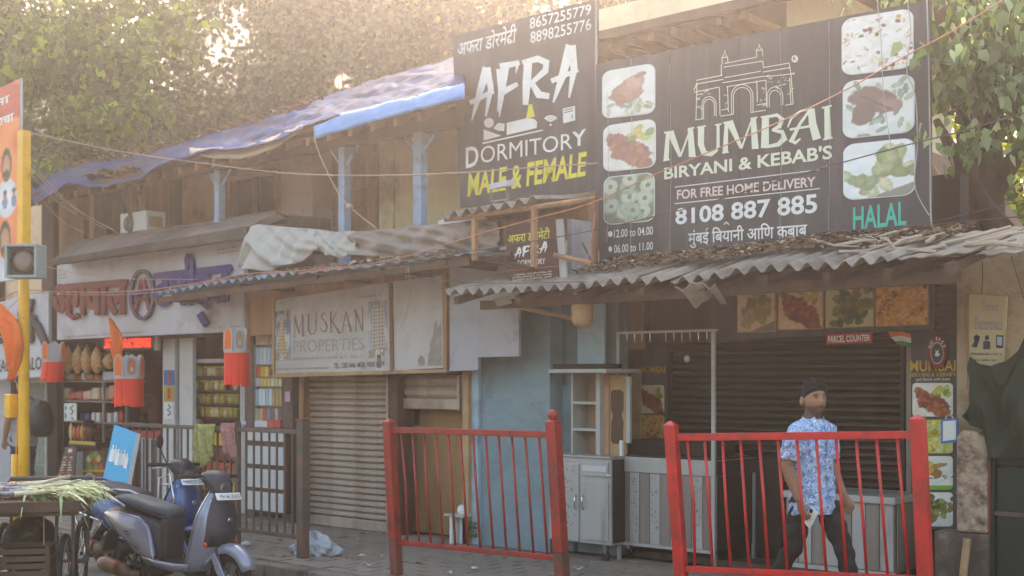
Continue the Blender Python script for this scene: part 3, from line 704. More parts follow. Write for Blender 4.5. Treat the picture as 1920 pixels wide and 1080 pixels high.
bw('wall_panel', pbox(MB(), [(842, 488), (1120, 470), (1120, 540), (842, 548)], 8.97, .03), m_greyp)
bw('blue_board', MB().box(XX(1083, 9.3), XX(1133, 9.3), 9.3, 9.33, ZZ(1108, 686, 9.3), 2.6), m_bluel)
X0, X1 = XX(1031, 9.42), XX(1078, 9.42)
bw('door', MB().box(X0, X1, 9.40, 9.44, 0, 1.62), m_bluew, bevel=.004)
bw('ledge', MB().box(XX(1028, 8.9), XX(1136, 8.9), 8.9, 9.44, ZZ(1080, 699, 8.9), ZZ(1080, 692, 8.9)), m_ledge, bevel=.004)
bw('ledge_painted_shade', MB().box(XX(1036, 9.0), XX(1130, 9.0), 9.0, 9.3, ZZ(1080, 691, 8.9)+.004, ZZ(1080, 682, 8.9)), m_dark)  # dark strip standing in for the shade above the ledge
solo('pipe', MB().tube([W(940, 568, 8.7), W(1078, 598, 8.9)], .022, 8), m_winframe, 'rusty diagonal pipe under the restaurant roof in front of the blue wall', 'pipe', smooth=True)
solo('strut', MB().tube([W(1050, 552, 8.7), W(1082, 584, 8.9)], .01, 6), m_brown2, 'thin diagonal iron strut beside the hanging lamp', 'strut')
sp = MB().lathe([(.0, .17), (.05, .165), (.085, .13), (.095, .05), (.095, -.1), (.07, -.15), (.0, -.16)], 14, TR(*W(1092, 578, 8.3)))
solo('hanging_lamp', sp, m_winframe, 'old rusty bell-shaped lamp cover hanging under the corrugated roof edge', 'lamp', smooth=True)

# ================================================================= RESTAURANT
RB = thing('restaurant_building', 'kebab restaurant front with dark roller shutters under a corrugated roof', 'building', (XX(1450, 10), 10, 0))
def rb(name, mb, m, **k): return part(name, mb, m, RB, **k)
YS = 10.05
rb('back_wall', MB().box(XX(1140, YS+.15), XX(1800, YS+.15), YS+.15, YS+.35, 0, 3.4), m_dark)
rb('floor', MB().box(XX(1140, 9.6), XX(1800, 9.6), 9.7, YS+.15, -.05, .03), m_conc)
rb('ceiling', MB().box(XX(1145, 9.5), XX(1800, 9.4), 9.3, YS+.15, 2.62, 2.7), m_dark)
rb('tan_board', MB().box(XX(1150, 9.7), XX(1207, 9.7), 9.7, 9.73, ZZ(1180, 655, 9.7), 2.6), m_brown2)
rb('tan_board', MB().box(XX(1183, 9.85), XX(1200, 9.85), 9.85, 9.88, 0, ZZ(1180, 690, 9.85)), m_winframe)
rb('side_wall', MB().box(XX(1146, 9.62), XX(1152, 9.62), 9.62, YS, 0, 2.6), m_brown)
rb('lintel', MB().box(XX(1215, 9.9), XX(1755, 9.9), 9.92, 10.02, 2.02, 2.6), m_brown)
def span(a, b, Y=YS): return a, b
shutter(1252, 1700, 0.03, 2.02, YS, .064, m_shutd, RB, 'dark brown roller shutter of the restaurant pulled down', bar=True)
rb('shutter_jamb', MB().box(XX(1240, 9.98), XX(1253, 9.98), 9.98, YS+.06, 0, 2.05), m_dark)
rb('shutter_jamb', MB().box(XX(1699, 9.9), XX(1712, 9.9), 9.9, YS, 0, 2.05), m_steeld)
for k in range(13):
    rb('wall_slat', MB().box(XX(1755, 9.55), XX(1792, 9.55), 9.55, 9.60, 2.02+k*.05, 2.02+k*.05+.042), m_brown)
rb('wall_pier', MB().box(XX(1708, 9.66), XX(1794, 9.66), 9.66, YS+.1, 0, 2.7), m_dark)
rb('side_hatch', MB().box(XX(1395, YS), XX(1402, YS), YS-.06, YS-.01, 0, ZZ(1400, 850, YS)), m_shutd)
rb('service_hatch', MB().box(XX(1403, YS), XX(1470, YS), YS-.05, YS-.02, .05, ZZ(1430, 858, YS)), m_shutd, bevel=.004)
# corrugated roof of the restaurant
RR = thing('restaurant_roof', 'grey asbestos corrugated roof along the restaurant front, its edge broken', 'corrugated roof', (XX(1400, 8), 8.2, 2.5))
z3 = lipfn([(833, 547), (960, 544), (1060, 539), (1180, 527), (1262, 521), (1340, 512), (1420, 502), (1560, 496), (1700, 487), (1800, 478), (1990, 462)], 7.9)
zb3 = lambda x: z3(x)+.30
def asb(a, b, seed, Yf=7.9): corrug(XX(a, 7.9), XX(b, 7.9), Yf, 9.1, z3, zb3, .142, .028, m_asb, RR, 1.05, seed, jig=.025)
asb(833, 1236, 11); asb(1236, 1345, 12, 8.06); asb(1345, 1664, 13)
corrug(XX(1664, 7.9), XX(1990, 7.9), 8.1, 9.2, lambda x: z3(x)+.02, zb3, .142, .006, m_asb, RR, .5, 15)
# broken flap
def flap(u, v):
    p = W(1262+76*u, 534+6*math.sin(u*9)-6*u, 7.93); return p+V((0, .02+.16*v, -.01-.12*v*(0.4+.8*abs(math.sin(u*4.3)))+.012*math.sin(u*20)))
part('broken_flap', MB().slab(flap, 20, 5, (0, 0, -.008)), m_asb, RR)
part('broken_flap', MB().slab(lambda u, v: W(925+28*u, 560-6*u+14*v, 8.1)+V((0, .05*v, 0)), 4, 3, (0, .01, 0)), m_asb, RR)
for px in range(870, 1800, 115):
    X = XX(px, 8.1); part('rafter', MB().prism([V((X-.03, 8.0, z3(X)-.04)), V((X-.03, 9.1, z3(X)+.25)), V((X-.03, 9.1, z3(X)+.17)), V((X-.03, 8.0, z3(X)-.11))], (.06, 0, 0)), m_brown, RR)
Xa, Xb = XX(900, 8.2), XX(1800, 8.2)
part('purlin', MB().prism([V((Xa, 8.2, z3(Xa)-.07)), V((Xb, 8.2, z3(Xb)-.07)), V((Xb, 8.2, z3(Xb)-.15)), V((Xa, 8.2, z3(Xa)-.15))], (0, .05, 0)), m_brown, RR)
def deb2(a, b):
    X = XX(1105+690*a, 8.6); return V((X, 8.35+.62*b, z3(X)+.05+.30*(.45+.62*b)/1.2+.03*random.random()))
litter('roof_leaves', deb2, 2300, 'thick dry leaf litter piled on the restaurant roof below the hoarding', .038, ('#8a6f55', '#a99684', '#5a4636', '#c0ab90', '#6b4f38', '#947f6c'), 21)
# sticks on the right of the roof
mb = MB(); r_ = random.Random(4)
for k in range(46):
    a = W(1600+r_.random()*330, 474+r_.uniform(-20, 14), 8.2+r_.random()*.5); a.z = max(a.z, z3(a.x)+.06); b_ = a+V((r_.uniform(-.6, .6), r_.uniform(-.1, .1), r_.uniform(-.05, .10))); mb.tube([a, (a+b_)/2+V((0, 0, r_.uniform(-.03, .04))), b_], r_.uniform(.006, .016), 5)
setp(solo('dry_sticks', mb, m_under), 'heap of dry palm stalks and sticks on the right end of the restaurant roof', 'sticks', None, 'stuff')
# fascia of food pictures, prints tinted warm
FA = thing('picture_fascia', 'long dark fascia with four square food pictures over the restaurant shutter', 'fascia', W(1570, 630, 9.5))
part('frame', pbox(MB(), [(1330, 500), (1753, 480), (1753, 618), (1330, 640)], 9.55, .12), m_signk, FA)
fsp = [((1384, 1453, 541, 622, 537, 620), 'rolls', (.95, .62, .38), 11), ((1460, 1542, 534, 618, 530, 615), 'kebab', (1.0, .66, .42), 2), ((1549, 1637, 528, 614, 523, 611), 'greens', (.72, .62, .35), 3), ((1643, 1739, 521, 611, 515, 607), 'biryani', (1.0, .8, .55), 4)]
for (a, b_, c_, d_, e_, f_), kd, wm, sdd in fsp:
    fr = part('picture_frame', pbox(MB(), quad(a-2, b_+2, c_-2, d_+2, e_-2, f_+2), 9.53, .02), m_winframe, FA)
    picture(bil(quad(a, b_, c_, d_, e_, f_), 9.53, -.003), 44, 44, food(kd, sdd, 0, wm), fr)
PC = solo('parcel_sign', pbox(MB(), quad(1549, 1635, 627, 646, 623, 642), 9.45, .01), mat('sign_red', '#b3211d', .5, var=.06, bump=0), 'small red PARCEL COUNTER sign under the fascia of food pictures', 'sign')
T('PARCEL COUNTER', quad(1553, 1632, 630, 643, 627, 639), 9.45, m_letw, PC, bold=.02)
# pressed steel menus
def menu(x0, x1, ytop, ybot, Y, pics, label, txt=True, dimw=None):
    o = thing('menu_board', label, 'menu board', W((x0+x1)/2, ybot, Y))
    part('board', pbox(MB(), quad(x0, x1, ytop, ybot, ytop, ybot), Y, .03), m_signk, o)
    for (a, b_, c_, d_), kd, sdd in pics:
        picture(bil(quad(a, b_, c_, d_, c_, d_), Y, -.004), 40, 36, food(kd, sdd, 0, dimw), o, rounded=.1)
    return o
MR = menu(1708, 1795, 600, 992, 9.62, [((1711, 1787, 718, 781), 'kebab', 5), ((1711, 1787, 787, 850), 'curry', 6), ((1711, 1787, 855, 918), 'tikka', 7), ((1711, 1787, 923, 987), 'greens', 8)], 'tall black restaurant menu board with four food pictures on the right of the shutter')
m_gold = mat('print_gold', '#d9a52a', .5, var=.05, bump=0)
T('MUMBAI', quad(1707, 1792, 676, 697, 675, 696), 9.62, m_gold, MR, bold=.012, dy=-.005)
T("BIRYANI & KEBAB'S", quad(1708, 1792, 699, 707, 698, 705.5), 9.62, m_gold, MR, bold=.01, dy=-.005)
T('मुंबई िबयानी आणि कबाब'.replace('आणि', 'आिण'), quad(1717, 1782, 705+4, 716, 704+4, 715), 9.62, m_letw, MR, bold=.0, dy=-.005)
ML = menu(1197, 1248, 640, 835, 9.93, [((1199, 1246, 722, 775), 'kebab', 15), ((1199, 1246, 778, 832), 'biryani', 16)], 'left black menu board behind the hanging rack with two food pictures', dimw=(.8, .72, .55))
T('MUMBAI', quad(1203, 1247, 688, 700, 687, 699), 9.93, m_gold, ML, bold=.012, dy=-.005)
# round sticker
ST = solo('round_sticker', MB().add([W(1757+18*math.cos(R(a)), 661+31*math.sin(R(a)), 9.59) for a in range(0, 360, 12)]+[W(1757+18*math.cos(R(a)), 661+31*math.sin(R(a)), 9.585) for a in range(0, 360, 12)], [tuple(range(30)), tuple(range(59, 29, -1))]+[(i, (i+1) % 30, 30+(i+1) % 30, 30+i) for i in range(30)]), mat('sticker_red', '#8e2420', .5, bump=0), 'oval dark red NO BEEF sticker hanging over the top of the right menu board', 'sticker')
part('dark_centre', MB().add([W(1757+11*math.cos(R(a)), 662+19*math.sin(R(a)), 9.578) for a in range(0, 360, 12)], [tuple(range(30))]), m_signk, ST)
mb = MB()
for a in range(0, 360, 10): mb.add([W(1757+r__*math.cos(R(a+da)), 662+r__*1.72*math.sin(R(a+da)), 9.574) for r__, da in ((11, 0), (12, 0), (12, 9.6), (11, 9.6))], [(0, 1, 2, 3)])
part('cream_ring', mb, m_letc, ST)
for i, chh in enumerate('NO BEEF'):
    if chh == ' ': continue
    an = R(-155+i*21.5); vs, fs = text_mesh(chh, .02); vs = vs-vs.mean(0); rot = an+math.pi/2
    mb = MB(); mb.add([W(1757+15*math.cos(an)+(v[0]*math.cos(rot)+v[1]*math.sin(rot))*7, 661+26*math.sin(an)-(-v[0]*math.sin(rot)+v[1]*math.cos(rot))*9, 9.574) for v in vs], fs); part('lettering', mb, m_letw, ST)
part('emblem', MB().add([W(1757+x, 662+y, 9.572) for x, y in ((-5, 4), (-2, -2), (-4, -7), (0, -3), (4, -8), (2, -1), (6, 3), (0, 7))], [tuple(range(8))]), m_letw, ST)
# payment placard, code left blank
QP = thing('payment_placard', 'white placard with blue border hanging beside the right menu board', 'placard', W(1780, 832, 9.3))
part('frame', pbox(MB(), quad(1764, 1796, 786, 832, 783, 829), 9.3, .012), mat('placard_blue', '#3a6fb8', .5, bump=0), QP)
part('face', pbox(MB(), quad(1768, 1792, 790, 827, 788, 824), 9.294, .004), m_letw, QP)
part('hook', MB().tube([W(1780+7*math.cos(R(a)), 786-8*math.sin(R(a)), 9.3) for a in range(0, 181, 20)], .006, 6), m_ledge, QP)
# tricolour bunting
FL = thing('paper_flag', 'small Indian tricolour paper bunting hanging under the fascia', 'flag', W(1688, 650, 9.5))
for k, (c_) in enumerate(('#c9682a', '#c8c2b4', '#3f6b3a')):
    pts = [W(x, y, 9.48) for x, y in ([(1665, 622), (1690, 621), (1706, 626), (1708, 634), (1690, 629), (1670, 632)], [(1670, 632), (1690, 629), (1708, 634), (1708, 643), (1692, 639), (1678, 640)], [(1678, 640), (1692, 639), (1708, 643), (1706, 652), (1695, 648), (1684, 647)])[k]]
    part('stripe', MB().prism(pts, (0, .006, 0)), mat('flag%d' % k, c_, .8), FL)

# ================================================================= HOARDINGS
def tr(pts, ox, oy, sc, Y, dy=-.005): return [W(ox+x/sc, oy+y/sc, Y)+V((0, dy, 0)) for x, y in pts]
def tstrokes(strokes, ox, oy, sc, Y, m, parent, name='lettering', dy=-.006):
    mb = MB()
    for i, (pts, wd) in enumerate(strokes):
        for qd in stroke(pts, wd): mb.add(tr(qd, ox, oy, sc, Y, dy-.0006*(i % 5)), [(0, 1, 2, 3)])
    return part(name, mb, m, parent)
YM = 9.0
HM = thing('restaurant_hoarding', 'large black MUMBAI BIRYANI & KEBAB\'S hoarding with six food pictures above the roof', 'hoarding', W(1430, 480, YM))
def hy_(x, top): return np.interp(x, [1118, 1743], [122, 0] if top else [497, 455])
sb = [1118, 1183, 1256, 1331, 1386, 1463, 1554, 1645, 1744]
for i in range(len(sb)-1):
    a, b_ = sb[i]+.25, sb[i+1]-.25
    part('face_strip', pbox(MB(), quad(a, b_, hy_(a, 1), hy_(a, 0), hy_(b_, 1), hy_(b_, 0)), YM+(.0015 if i % 2 else 0), .02), m_signk, HM)
part('back_frame', pbox(MB(), [(1117, 121), (1744, -1), (1744, 456), (1117, 498)], YM+.025, .04), mat('frame_grey', '#57504c', .7), HM)
ox, oy, sc = 1230, 70, 2.634
gate = []
for l in [[(195, 408), (240, 402)], [(320, 390), (385, 380)], [(470, 372), (545, 360)], [(640, 336), (680, 330)], [(205, 225), (200, 405)], [(200, 213), (330, 188)], [(190, 272), (315, 246)], [(200, 232), (335, 208)], [(190, 262), (205, 225)],
          [(325, 135), (325, 190)], [(335, 148), (530, 118)], [(340, 130), (500, 98)], [(530, 118), (533, 152)], [(533, 150), (660, 128)], [(660, 128), (666, 168)], [(530, 172), (665, 150)], [(340, 200), (520, 168)], [(330, 225), (540, 192)],
          [(350, 245), (545, 212)], [(668, 170), (680, 330)], [(540, 195), (687, 180)], [(315, 250), (318, 385)], [(355, 245), (360, 370)], [(500, 215), (503, 320)], [(545, 210), (549, 345)], [(662, 200), (668, 330)], [(325, 360), (358, 354)], [(500, 335), (548, 326)],
          [(330, 135), (328, 102), (342, 76), (356, 102), (358, 128)], [(328, 102), (356, 98)], [(342, 76), (342, 64)], [(500, 98), (497, 66), (512, 46), (527, 62), (530, 94)], [(497, 66), (527, 62)], [(512, 46), (512, 34)], [(668, 185), (686, 175)]]:
    gate.append((l, 4.2))
for cx, cy, rx, ry, yb1, yb2 in ((264, 335, 35, 42, 400, 390), (264, 338, 27, 32, 398, 388), (428, 290, 53, 56, 380, 370), (428, 292, 43, 44, 378, 370), (590, 292, 39, 46, 348, 335), (590, 296, 29, 34, 346, 336)):
    gate.append(([(cx-rx, yb1)]+[(cx-rx*math.cos(R(t)), cy-ry*math.sin(R(t))) for t in range(0, 181, 15)]+[(cx+rx, yb2)], 3.8))
r_ = random.Random(9)
for k in range(60):
    x, y = r_.choice([(212, 300), (212, 350), (345, 300), (520, 270), (560, 205), (640, 215), (525, 320), (340, 340), (250, 285), (600, 235), (660, 260)]); x += r_.uniform(-12, 12); y += r_.uniform(-22, 22); gate.append(([(x, y), (x+r_.uniform(5, 16), y-r_.uniform(0, 4))], 3))
tstrokes(gate, ox, oy, sc, YM, m_letc, HM, 'gateway_drawing')
LM = [([(60, 470), (52, 608)], [18, 26]), ([(42, 472), (78, 466)], 9), ([(72, 465), (122, 590)], [36, 16]), ([(172, 455), (122, 590)], [8, 10]), ([(172, 450), (182, 592)], [26, 34]), ([(160, 452), (192, 446)], 8), ([(38, 610), (70, 604)], 7),
      ([(225, 442), (224, 530), (240, 572), (275, 578), (300, 560)], [32, 30, 30, 22, 14]), ([(205, 446), (248, 438)], 8), ([(309, 430), (309, 540), (296, 568)], [15, 16, 14]), ([(293, 434), (326, 428)], 8),
      ([(350, 420), (344, 570)], [18, 26]), ([(334, 424), (368, 417)], 9), ([(364, 415), (424, 548)], [36, 16]), ([(478, 400), (424, 550)], [8, 10]), ([(482, 397), (492, 552)], [26, 34]), ([(470, 402), (502, 396)], 8), ([(330, 572), (362, 567)], 7),
      ([(543, 390), (540, 548)], [34, 40]), ([(520, 396), (560, 388)], 9), ([(545, 394), (600, 384), (624, 404), (612, 440), (575, 458)], [12, 18, 26, 22, 10]), ([(575, 458), (626, 468), (636, 500), (605, 530), (545, 542)], [12, 22, 32, 22, 14]),
      ([(768, 352), (776, 430), (797, 505)], [34, 38, 42]), ([(764, 356), (712, 430), (672, 512)], [12, 15, 22]), ([(652, 446), (672, 398), (715, 368), (768, 352)], [6, 14, 13, 10]), ([(662, 456), (782, 436)], 12), ([(660, 508), (690, 522), (716, 500)], [16, 18, 8]),
      ([(847, 345), (851, 500)], [28, 34]), ([(822, 350), (870, 338)], 9), ([(828, 506), (874, 496)], 9)]
tstrokes(LM, ox, oy, sc, YM, m_letc, HM)
T("BIRYANI & KEBAB'S", quad(1246, 1561, 314, 337, 271, 298), YM, m_letc, HM, bold=.025)
tstrokes([([(95, 740), (808, 655)], 4.5), ([(95, 822), (812, 747)], 4.5)], ox, oy, sc, YM, m_letw, HM, 'rule')
m_pinkw = mat('print_pinkish', '#dcc9c0', .5, var=.04, bump=0)
T('FOR FREE HOME DELIVERY', quad(1270, 1530, 356.5, 374.5, 331, 350), YM, m_pinkw, HM, bold=.022)
T('8108 887 885', quad(1267, 1533, 391, 422, 363, 399.5), YM, m_letw, HM, bold=.024)
T('मुंबई िबयानी आिण कबाब', quad(1291, 1514, 430, 466, 412, 451), YM, m_letw, HM, bold=.014)
tstrokes([([(338, 925), (348, 912), (362, 925)], 6)], ox, oy, sc, YM, m_letw, HM)
T('12.00 to 04.00', quad(1152, 1225, 431, 446, 424, 440), YM, m_letw, HM, bold=.01)
T('06.00 to 11.00', quad(1152, 1225, 459, 475, 453, 468), YM, m_letw, HM, bold=.01)
for cy in (439, 467):
    part('clock_icon' if cy < 450 else 'moon_icon', MB().add([W(1145+(4.5 if cy < 450 else 3.5)*math.cos(R(a)), cy+5.5*math.sin(R(a)), YM)+V((0, -.006, 0)) for a in range(0, 360, 20)], [tuple(range(18))]), m_letw, HM)
mk = [W(1490.8+6.2*math.cos(R(a)), 110.6+7*math.sin(R(a)), YM)+V((0, -.006, 0)) for a in range(0, 360, 20)]
part('registered_mark', MB().add(mk, [tuple(range(18))]), m_letw, HM)
T('R', quad(1488, 1494, 107, 115, 106, 114), YM, m_signk, HM, bold=.02, dy=-.009)
T('HALAL', quad(1600, 1700, 389, 431, 377, 422), YM, m_lett, HM, bold=.02)
for (a, b_, c_, d_, e_, f_), kd, pl in [((1131, 1228, 136, 222, 119, 211), 'chicken', .25), ((1133, 1229, 238, 322, 223, 312), 'kebab', .28), ((1134, 1227, 334, 421, 324, 413), 'rings', .2), ((1580, 1712, 38, 142, 16, 125), 'rice', .08), ((1582, 1714, 155, 260, 139, 246), 'meat', .22), ((1583, 1715, 273, 375, 259, 364), 'rolls', .08)]:
    picture(bil(quad(a-1.5, b_+1.5, c_-1.5, d_+1.5, e_-1.5, f_+1.5), YM, -.005), 40, 40, flatcol('#dfe4e2', .03), HM, 'picture_border', rounded=.17)
    picture(bil(quad(a, b_, c_, d_, e_, f_), YM, -.008), 56, 56, food(kd, int(a) % 17, pl), HM, rounded=.17)

YD = 9.06
HD = thing('dormitory_hoarding', 'large dark AFRA DORMITORY hoarding with phone numbers and a sleeping figure', 'hoarding', W(990, 380, YD))
part('face', pbox(MB(), [(848, 68), (1117, -2), (1119, 356), (863, 390)], YD, .03), m_signk, HD)
part('edge_strip', pbox(MB(), [(1115.5, -2), (1118, -2), (1120, 356), (1117.5, 356)], YD-.012, .01), m_ledge, HD)
part('back_frame', pbox(MB(), [(850, 69), (1117, 0), (1118, 354), (864, 388)], YD+.035, .05), m_brown, HD)
ox, oy, sc = 850, 0, 2.7
AF = [([(172, 342), (135, 470), (94, 615)], [44, 34, 7]), ([(172, 342), (192, 450), (166, 590)], [36, 30, 10]), ([(86, 522), (207, 462)], [24, 22]),
      ([(270, 322), (250, 450), (236, 592)], [38, 34, 6]), ([(232, 350), (240, 460), (228, 566)], [24, 20, 8]), ([(238, 338), (336, 318)], [34, 26]), ([(330, 315), (318, 372)], [20, 4]), ([(250, 468), (328, 425)], [34, 22]),
      ([(382, 305), (374, 420), (368, 532)], [42, 42, 28]), ([(352, 318), (430, 298), (474, 318), (470, 358), (398, 422)], [24, 34, 38, 34, 22]), ([(398, 420), (435, 480), (488, 488)], [26, 40, 30]),
      ([(596, 230), (552, 392), (508, 520)], [50, 38, 10]), ([(600, 230), (614, 350), (588, 496)], [44, 36, 10]), ([(498, 412), (634, 354)], [26, 22])]
tstrokes(AF, ox, oy, sc, YD, m_letw, HD)
T('अफरा डोरमेटी', quad(859, 970, 74, 106, 43, 80), YD, m_letw, HD, bold=.014, shear=.15)
tstrokes([([(275, 212), (288, 200), (300, 214)], 6)], ox, oy, sc, YD, m_letw, HD)
T('8657255779', quad(994, 1109, 34, 55, 7, 27), YD, m_letw, HD, bold=.01)
T('8898255776', quad(995, 1109, 60, 82, 34, 56), YD, m_letw, HD, bold=.01)
T('D', quad(874, 898, 277, 316, 272, 311), YD, m_letw, HD, bold=.02)
T('ORMITOR', quad(902, 1074, 275, 307, 249, 279), YD, m_letw, HD, bold=0)
T('Y', quad(1073, 1100, 248, 276, 241, 271), YD, m_letw, HD, bold=.02)
T('MALE & FEMALE', quad(877, 1101, 326, 370, 284, 330), YD, m_lety, HD, bold=.028, shear=.12)
# icons
mb = MB()
hd_ = tr([(182+25*math.cos(R(a)), 622+25*math.sin(R(a))) for a in range(0, 360, 18)], ox, oy, sc, YD); mb.add(hd_, [tuple(range(20))])
for pl in ([(155, 655), (245, 688), (155, 712)], [(205, 650), (228, 622), (262, 626), (259, 664), (228, 662)], [(272, 622), (380, 597), (412, 602), (426, 618), (424, 648), (272, 684)], [(148, 722), (455, 656), (457, 662), (150, 730)]):
    mb.add(tr(pl, ox, oy, sc, YD), [tuple(range(len(pl)))])
part('sleeper_icon', mb, m_letw, HD)
wf = [([(495+r*math.cos(R(-a)), 622+r*.95*math.sin(R(-a))) for a in range(35, 150, 14)], 9) for r in (36, 24, 12)]
tstrokes(wf, ox, oy, sc, YD, m_letw, HD, 'wifi_icon')
part('wifi_icon', MB().add(tr([(494+6*math.cos(R(a)), 632+6*math.sin(R(a))) for a in range(0, 360, 40)], ox, oy, sc, YD), [tuple(range(9))]), m_letw, HD)
part('locker_icon', MB().add(tr([(556, 550), (617, 536), (619, 610), (558, 625)], ox, oy, sc, YD), [(0, 1, 2, 3)]), m_letw, HD)
tstrokes([([(562, 560), (608, 549)], 5), ([(562, 572), (608, 561)], 5), ([(605, 580), (605, 600)], 4)], ox, oy, sc, YD, m_signk, HD, 'locker_icon', dy=-.009)
part('light_cone_icon', MB().add(tr([(385, 530), (402, 528), (416, 592), (371, 600)], ox, oy, sc, YD, -.0095), [(0, 1, 2, 3)]), m_lety, HD)
# floodlight in front of it
FLD = thing('floodlight', 'small weathered floodlight on a bracket in front of the dormitory hoarding', 'floodlight', W(935, 372, 8.6))
part('housing', MB().prism([W(917, 345, 8.55), W(950, 338, 8.55), W(951, 348, 8.5), W(918, 355, 8.5)], (0, .12, .02)), m_ledge, FLD)
part('bracket', MB().tube([W(921, 352, 8.6), W(921, 378, 8.7), W(953, 374, 8.7), W(949, 348, 8.6)], .01, 6), m_ledge, FLD)

# small dormitory board
SD = thing('dormitory_board', 'small maroon AFRA DORMITORY board under the little corrugated roof', 'signboard', W(1000, 528, 8.25))
m_mar = mat('board_maroon', '#4a2620', .55, var=.12, bump=0)
part('board', pbox(MB(), [(949, 425), (1040, 410), (1048, 523), (951, 531)], 8.3, .02), m_mar, SD)
part('side_strip', pbox(MB(), [(1041, 412), (1054, 410), (1063, 522), (1050, 524)], 8.31, .02), m_ledge, SD)
T('अफरा डोरमेटी', quad(953, 1032, 437, 456, 425, 448), 8.3, m_lety, SD, bold=.014)
tstrokes([([(965+(x-86)*.114, 456+(y-230)*.076-(x-86)*.006) for x, y in pts], [q_*.10 for q_ in wd]) for pts, wd in AF], 0, 0, 1, 8.3, m_letw, SD)
T('DORMITORY', quad(971, 1023, 488, 499, 484, 495), 8.3, m_letw, SD, bold=.01)
part('rule', pbox(MB(), [(951, 507), (1045, 498), (1045, 499.5), (951, 508.5)], 8.296, .002), mat('print_orange', '#c0683a', .5, bump=0), SD)
def squig(q, Y, m, parent, rows=1, seed=0, dy=-.005, dens=26):
    f = bil(q, Y, dy); r = random.Random(seed); mb = MB()
    for j in range(rows):
        u = 0.0
        while u < 1:
            wd = r.uniform(.5, 1)/dens; h0 = (j+.15)/rows; h1 = (j+.15+r.uniform(.45, .7))/rows
            if r.random() > .14: mb.add([f(u, h0), f(min(1, u+wd*.35), h0), f(min(1, u+wd*.35), h1), f(u, h1)], [(0, 1, 2, 3)]); mb.add([f(min(1, u+wd*.35), h0), f(min(1, u+wd*.8), h0), f(min(1, u+wd*.8), h0+.18/rows), f(min(1, u+wd*.35), h0+.18/rows)], [(0, 1, 2, 3)])
            u += wd
    return part('small_print', mb, m, parent)
squig(quad(962, 1035, 513, 527, 506, 520), 8.3, m_pinkw, SD, 3, 1, dens=40)

# office sign
MS = thing('office_sign', 'peeling white MUSKAN PROPERTIES signboard with two faded tower pictures', 'signboard', W(620, 706, 8.9))
ox, oy, sc = 480, 500, 4.155
part('board', pbox(MB(), [(512, 563), (729, 530), (731, 696), (512, 703)], 8.86, .04), m_oldboard, MS)
part('frame_batten', pbox(MB(), [(510, 700), (836, 692), (836, 698), (510, 708)], 8.84, .06), m_winframe, MS)
part('frame_batten', pbox(MB(), [(729, 530), (734, 529), (737, 696), (731, 696)], 8.84, .05), m_brown2, MS)
part('frame_batten', pbox(MB(), [(510, 560), (513.5, 560), (513.5, 702), (510, 702)], 8.84, .05), m_winframe, MS)
m_fad = mat('faded_letter', '#8d6f68', .7, var=.25, vs=20, dirt='#b8afac', da=.35, ds=22, bump=0)
m_fad2 = mat('faded_letter_pale', '#a59a96', .7, var=.1, vs=20, dirt='#b8afac', da=.5, ds=22, bump=0)
MU = [([(303, 385), (305, 545)], 6), ([(303, 390), (338, 520)], [14, 8]), ([(368, 375), (338, 520)], 4), ([(366, 375), (370, 540)], [12, 12]), ([(292, 550), (318, 547)], 4), ([(358, 542), (384, 538)], 4), ([(292, 386), (312, 383)], 4),
      ([(412, 372), (412, 490), (430, 528), (455, 520), (470, 480), (470, 362)], [11, 11, 9, 7, 5, 5]), ([(400, 375), (426, 370)], 4), ([(460, 364), (480, 361)], 4)]
MU += [([(552, 385), (535, 358), (518, 368), (514, 400), (548, 440), (556, 480), (538, 510), (514, 500), (508, 480)], [5, 6, 9, 11, 13, 11, 9, 6, 4]), ([(585, 352), (588, 510)], 12), ([(572, 355), (600, 350)], 4), ([(574, 513), (602, 509)], 4), ([(632, 348), (590, 440)], 5), ([(600, 430), (655, 522)], [8, 16]),
       ([(705, 345), (672, 512)], [5, 5]), ([(705, 345), (742, 502)], [8, 15]), ([(682, 460), (730, 454)], 5), ([(660, 515), (686, 512)], 4), ([(730, 506), (756, 502)], 4), ([(778, 332), (780, 500)], 6), ([(775, 335), (832, 500)], [14, 10]), ([(832, 325), (834, 500)], 6), ([(820, 326), (842, 323)], 4), ([(766, 503), (794, 500)], 4)]
tstrokes(MU, ox, oy, sc, 8.86, m_fad, MS)
T('PROPERTIES', quad(551, 683, 638, 661, 633, 656), 8.86, m_fad2, MS, bold=-.005)
squig(quad(551, 685, 668, 676, 662, 671), 8.86, m_fad2, MS, 1, 4)
T('TEL.: 2303 6666  MOB.: 9820I 34679', quad(627, 721, 681, 691, 677, 687), 8.86, mat('faded_dark', '#6f6260', .7, bump=0), MS, bold=.01)
squig(quad(520, 618, 690, 694, 687, 691), 8.86, m_fad, MS, 1, 5, dens=50)
squig(quad(674, 715, 553, 560, 548, 555), 8.86, m_fad, MS, 1, 6, dens=14)
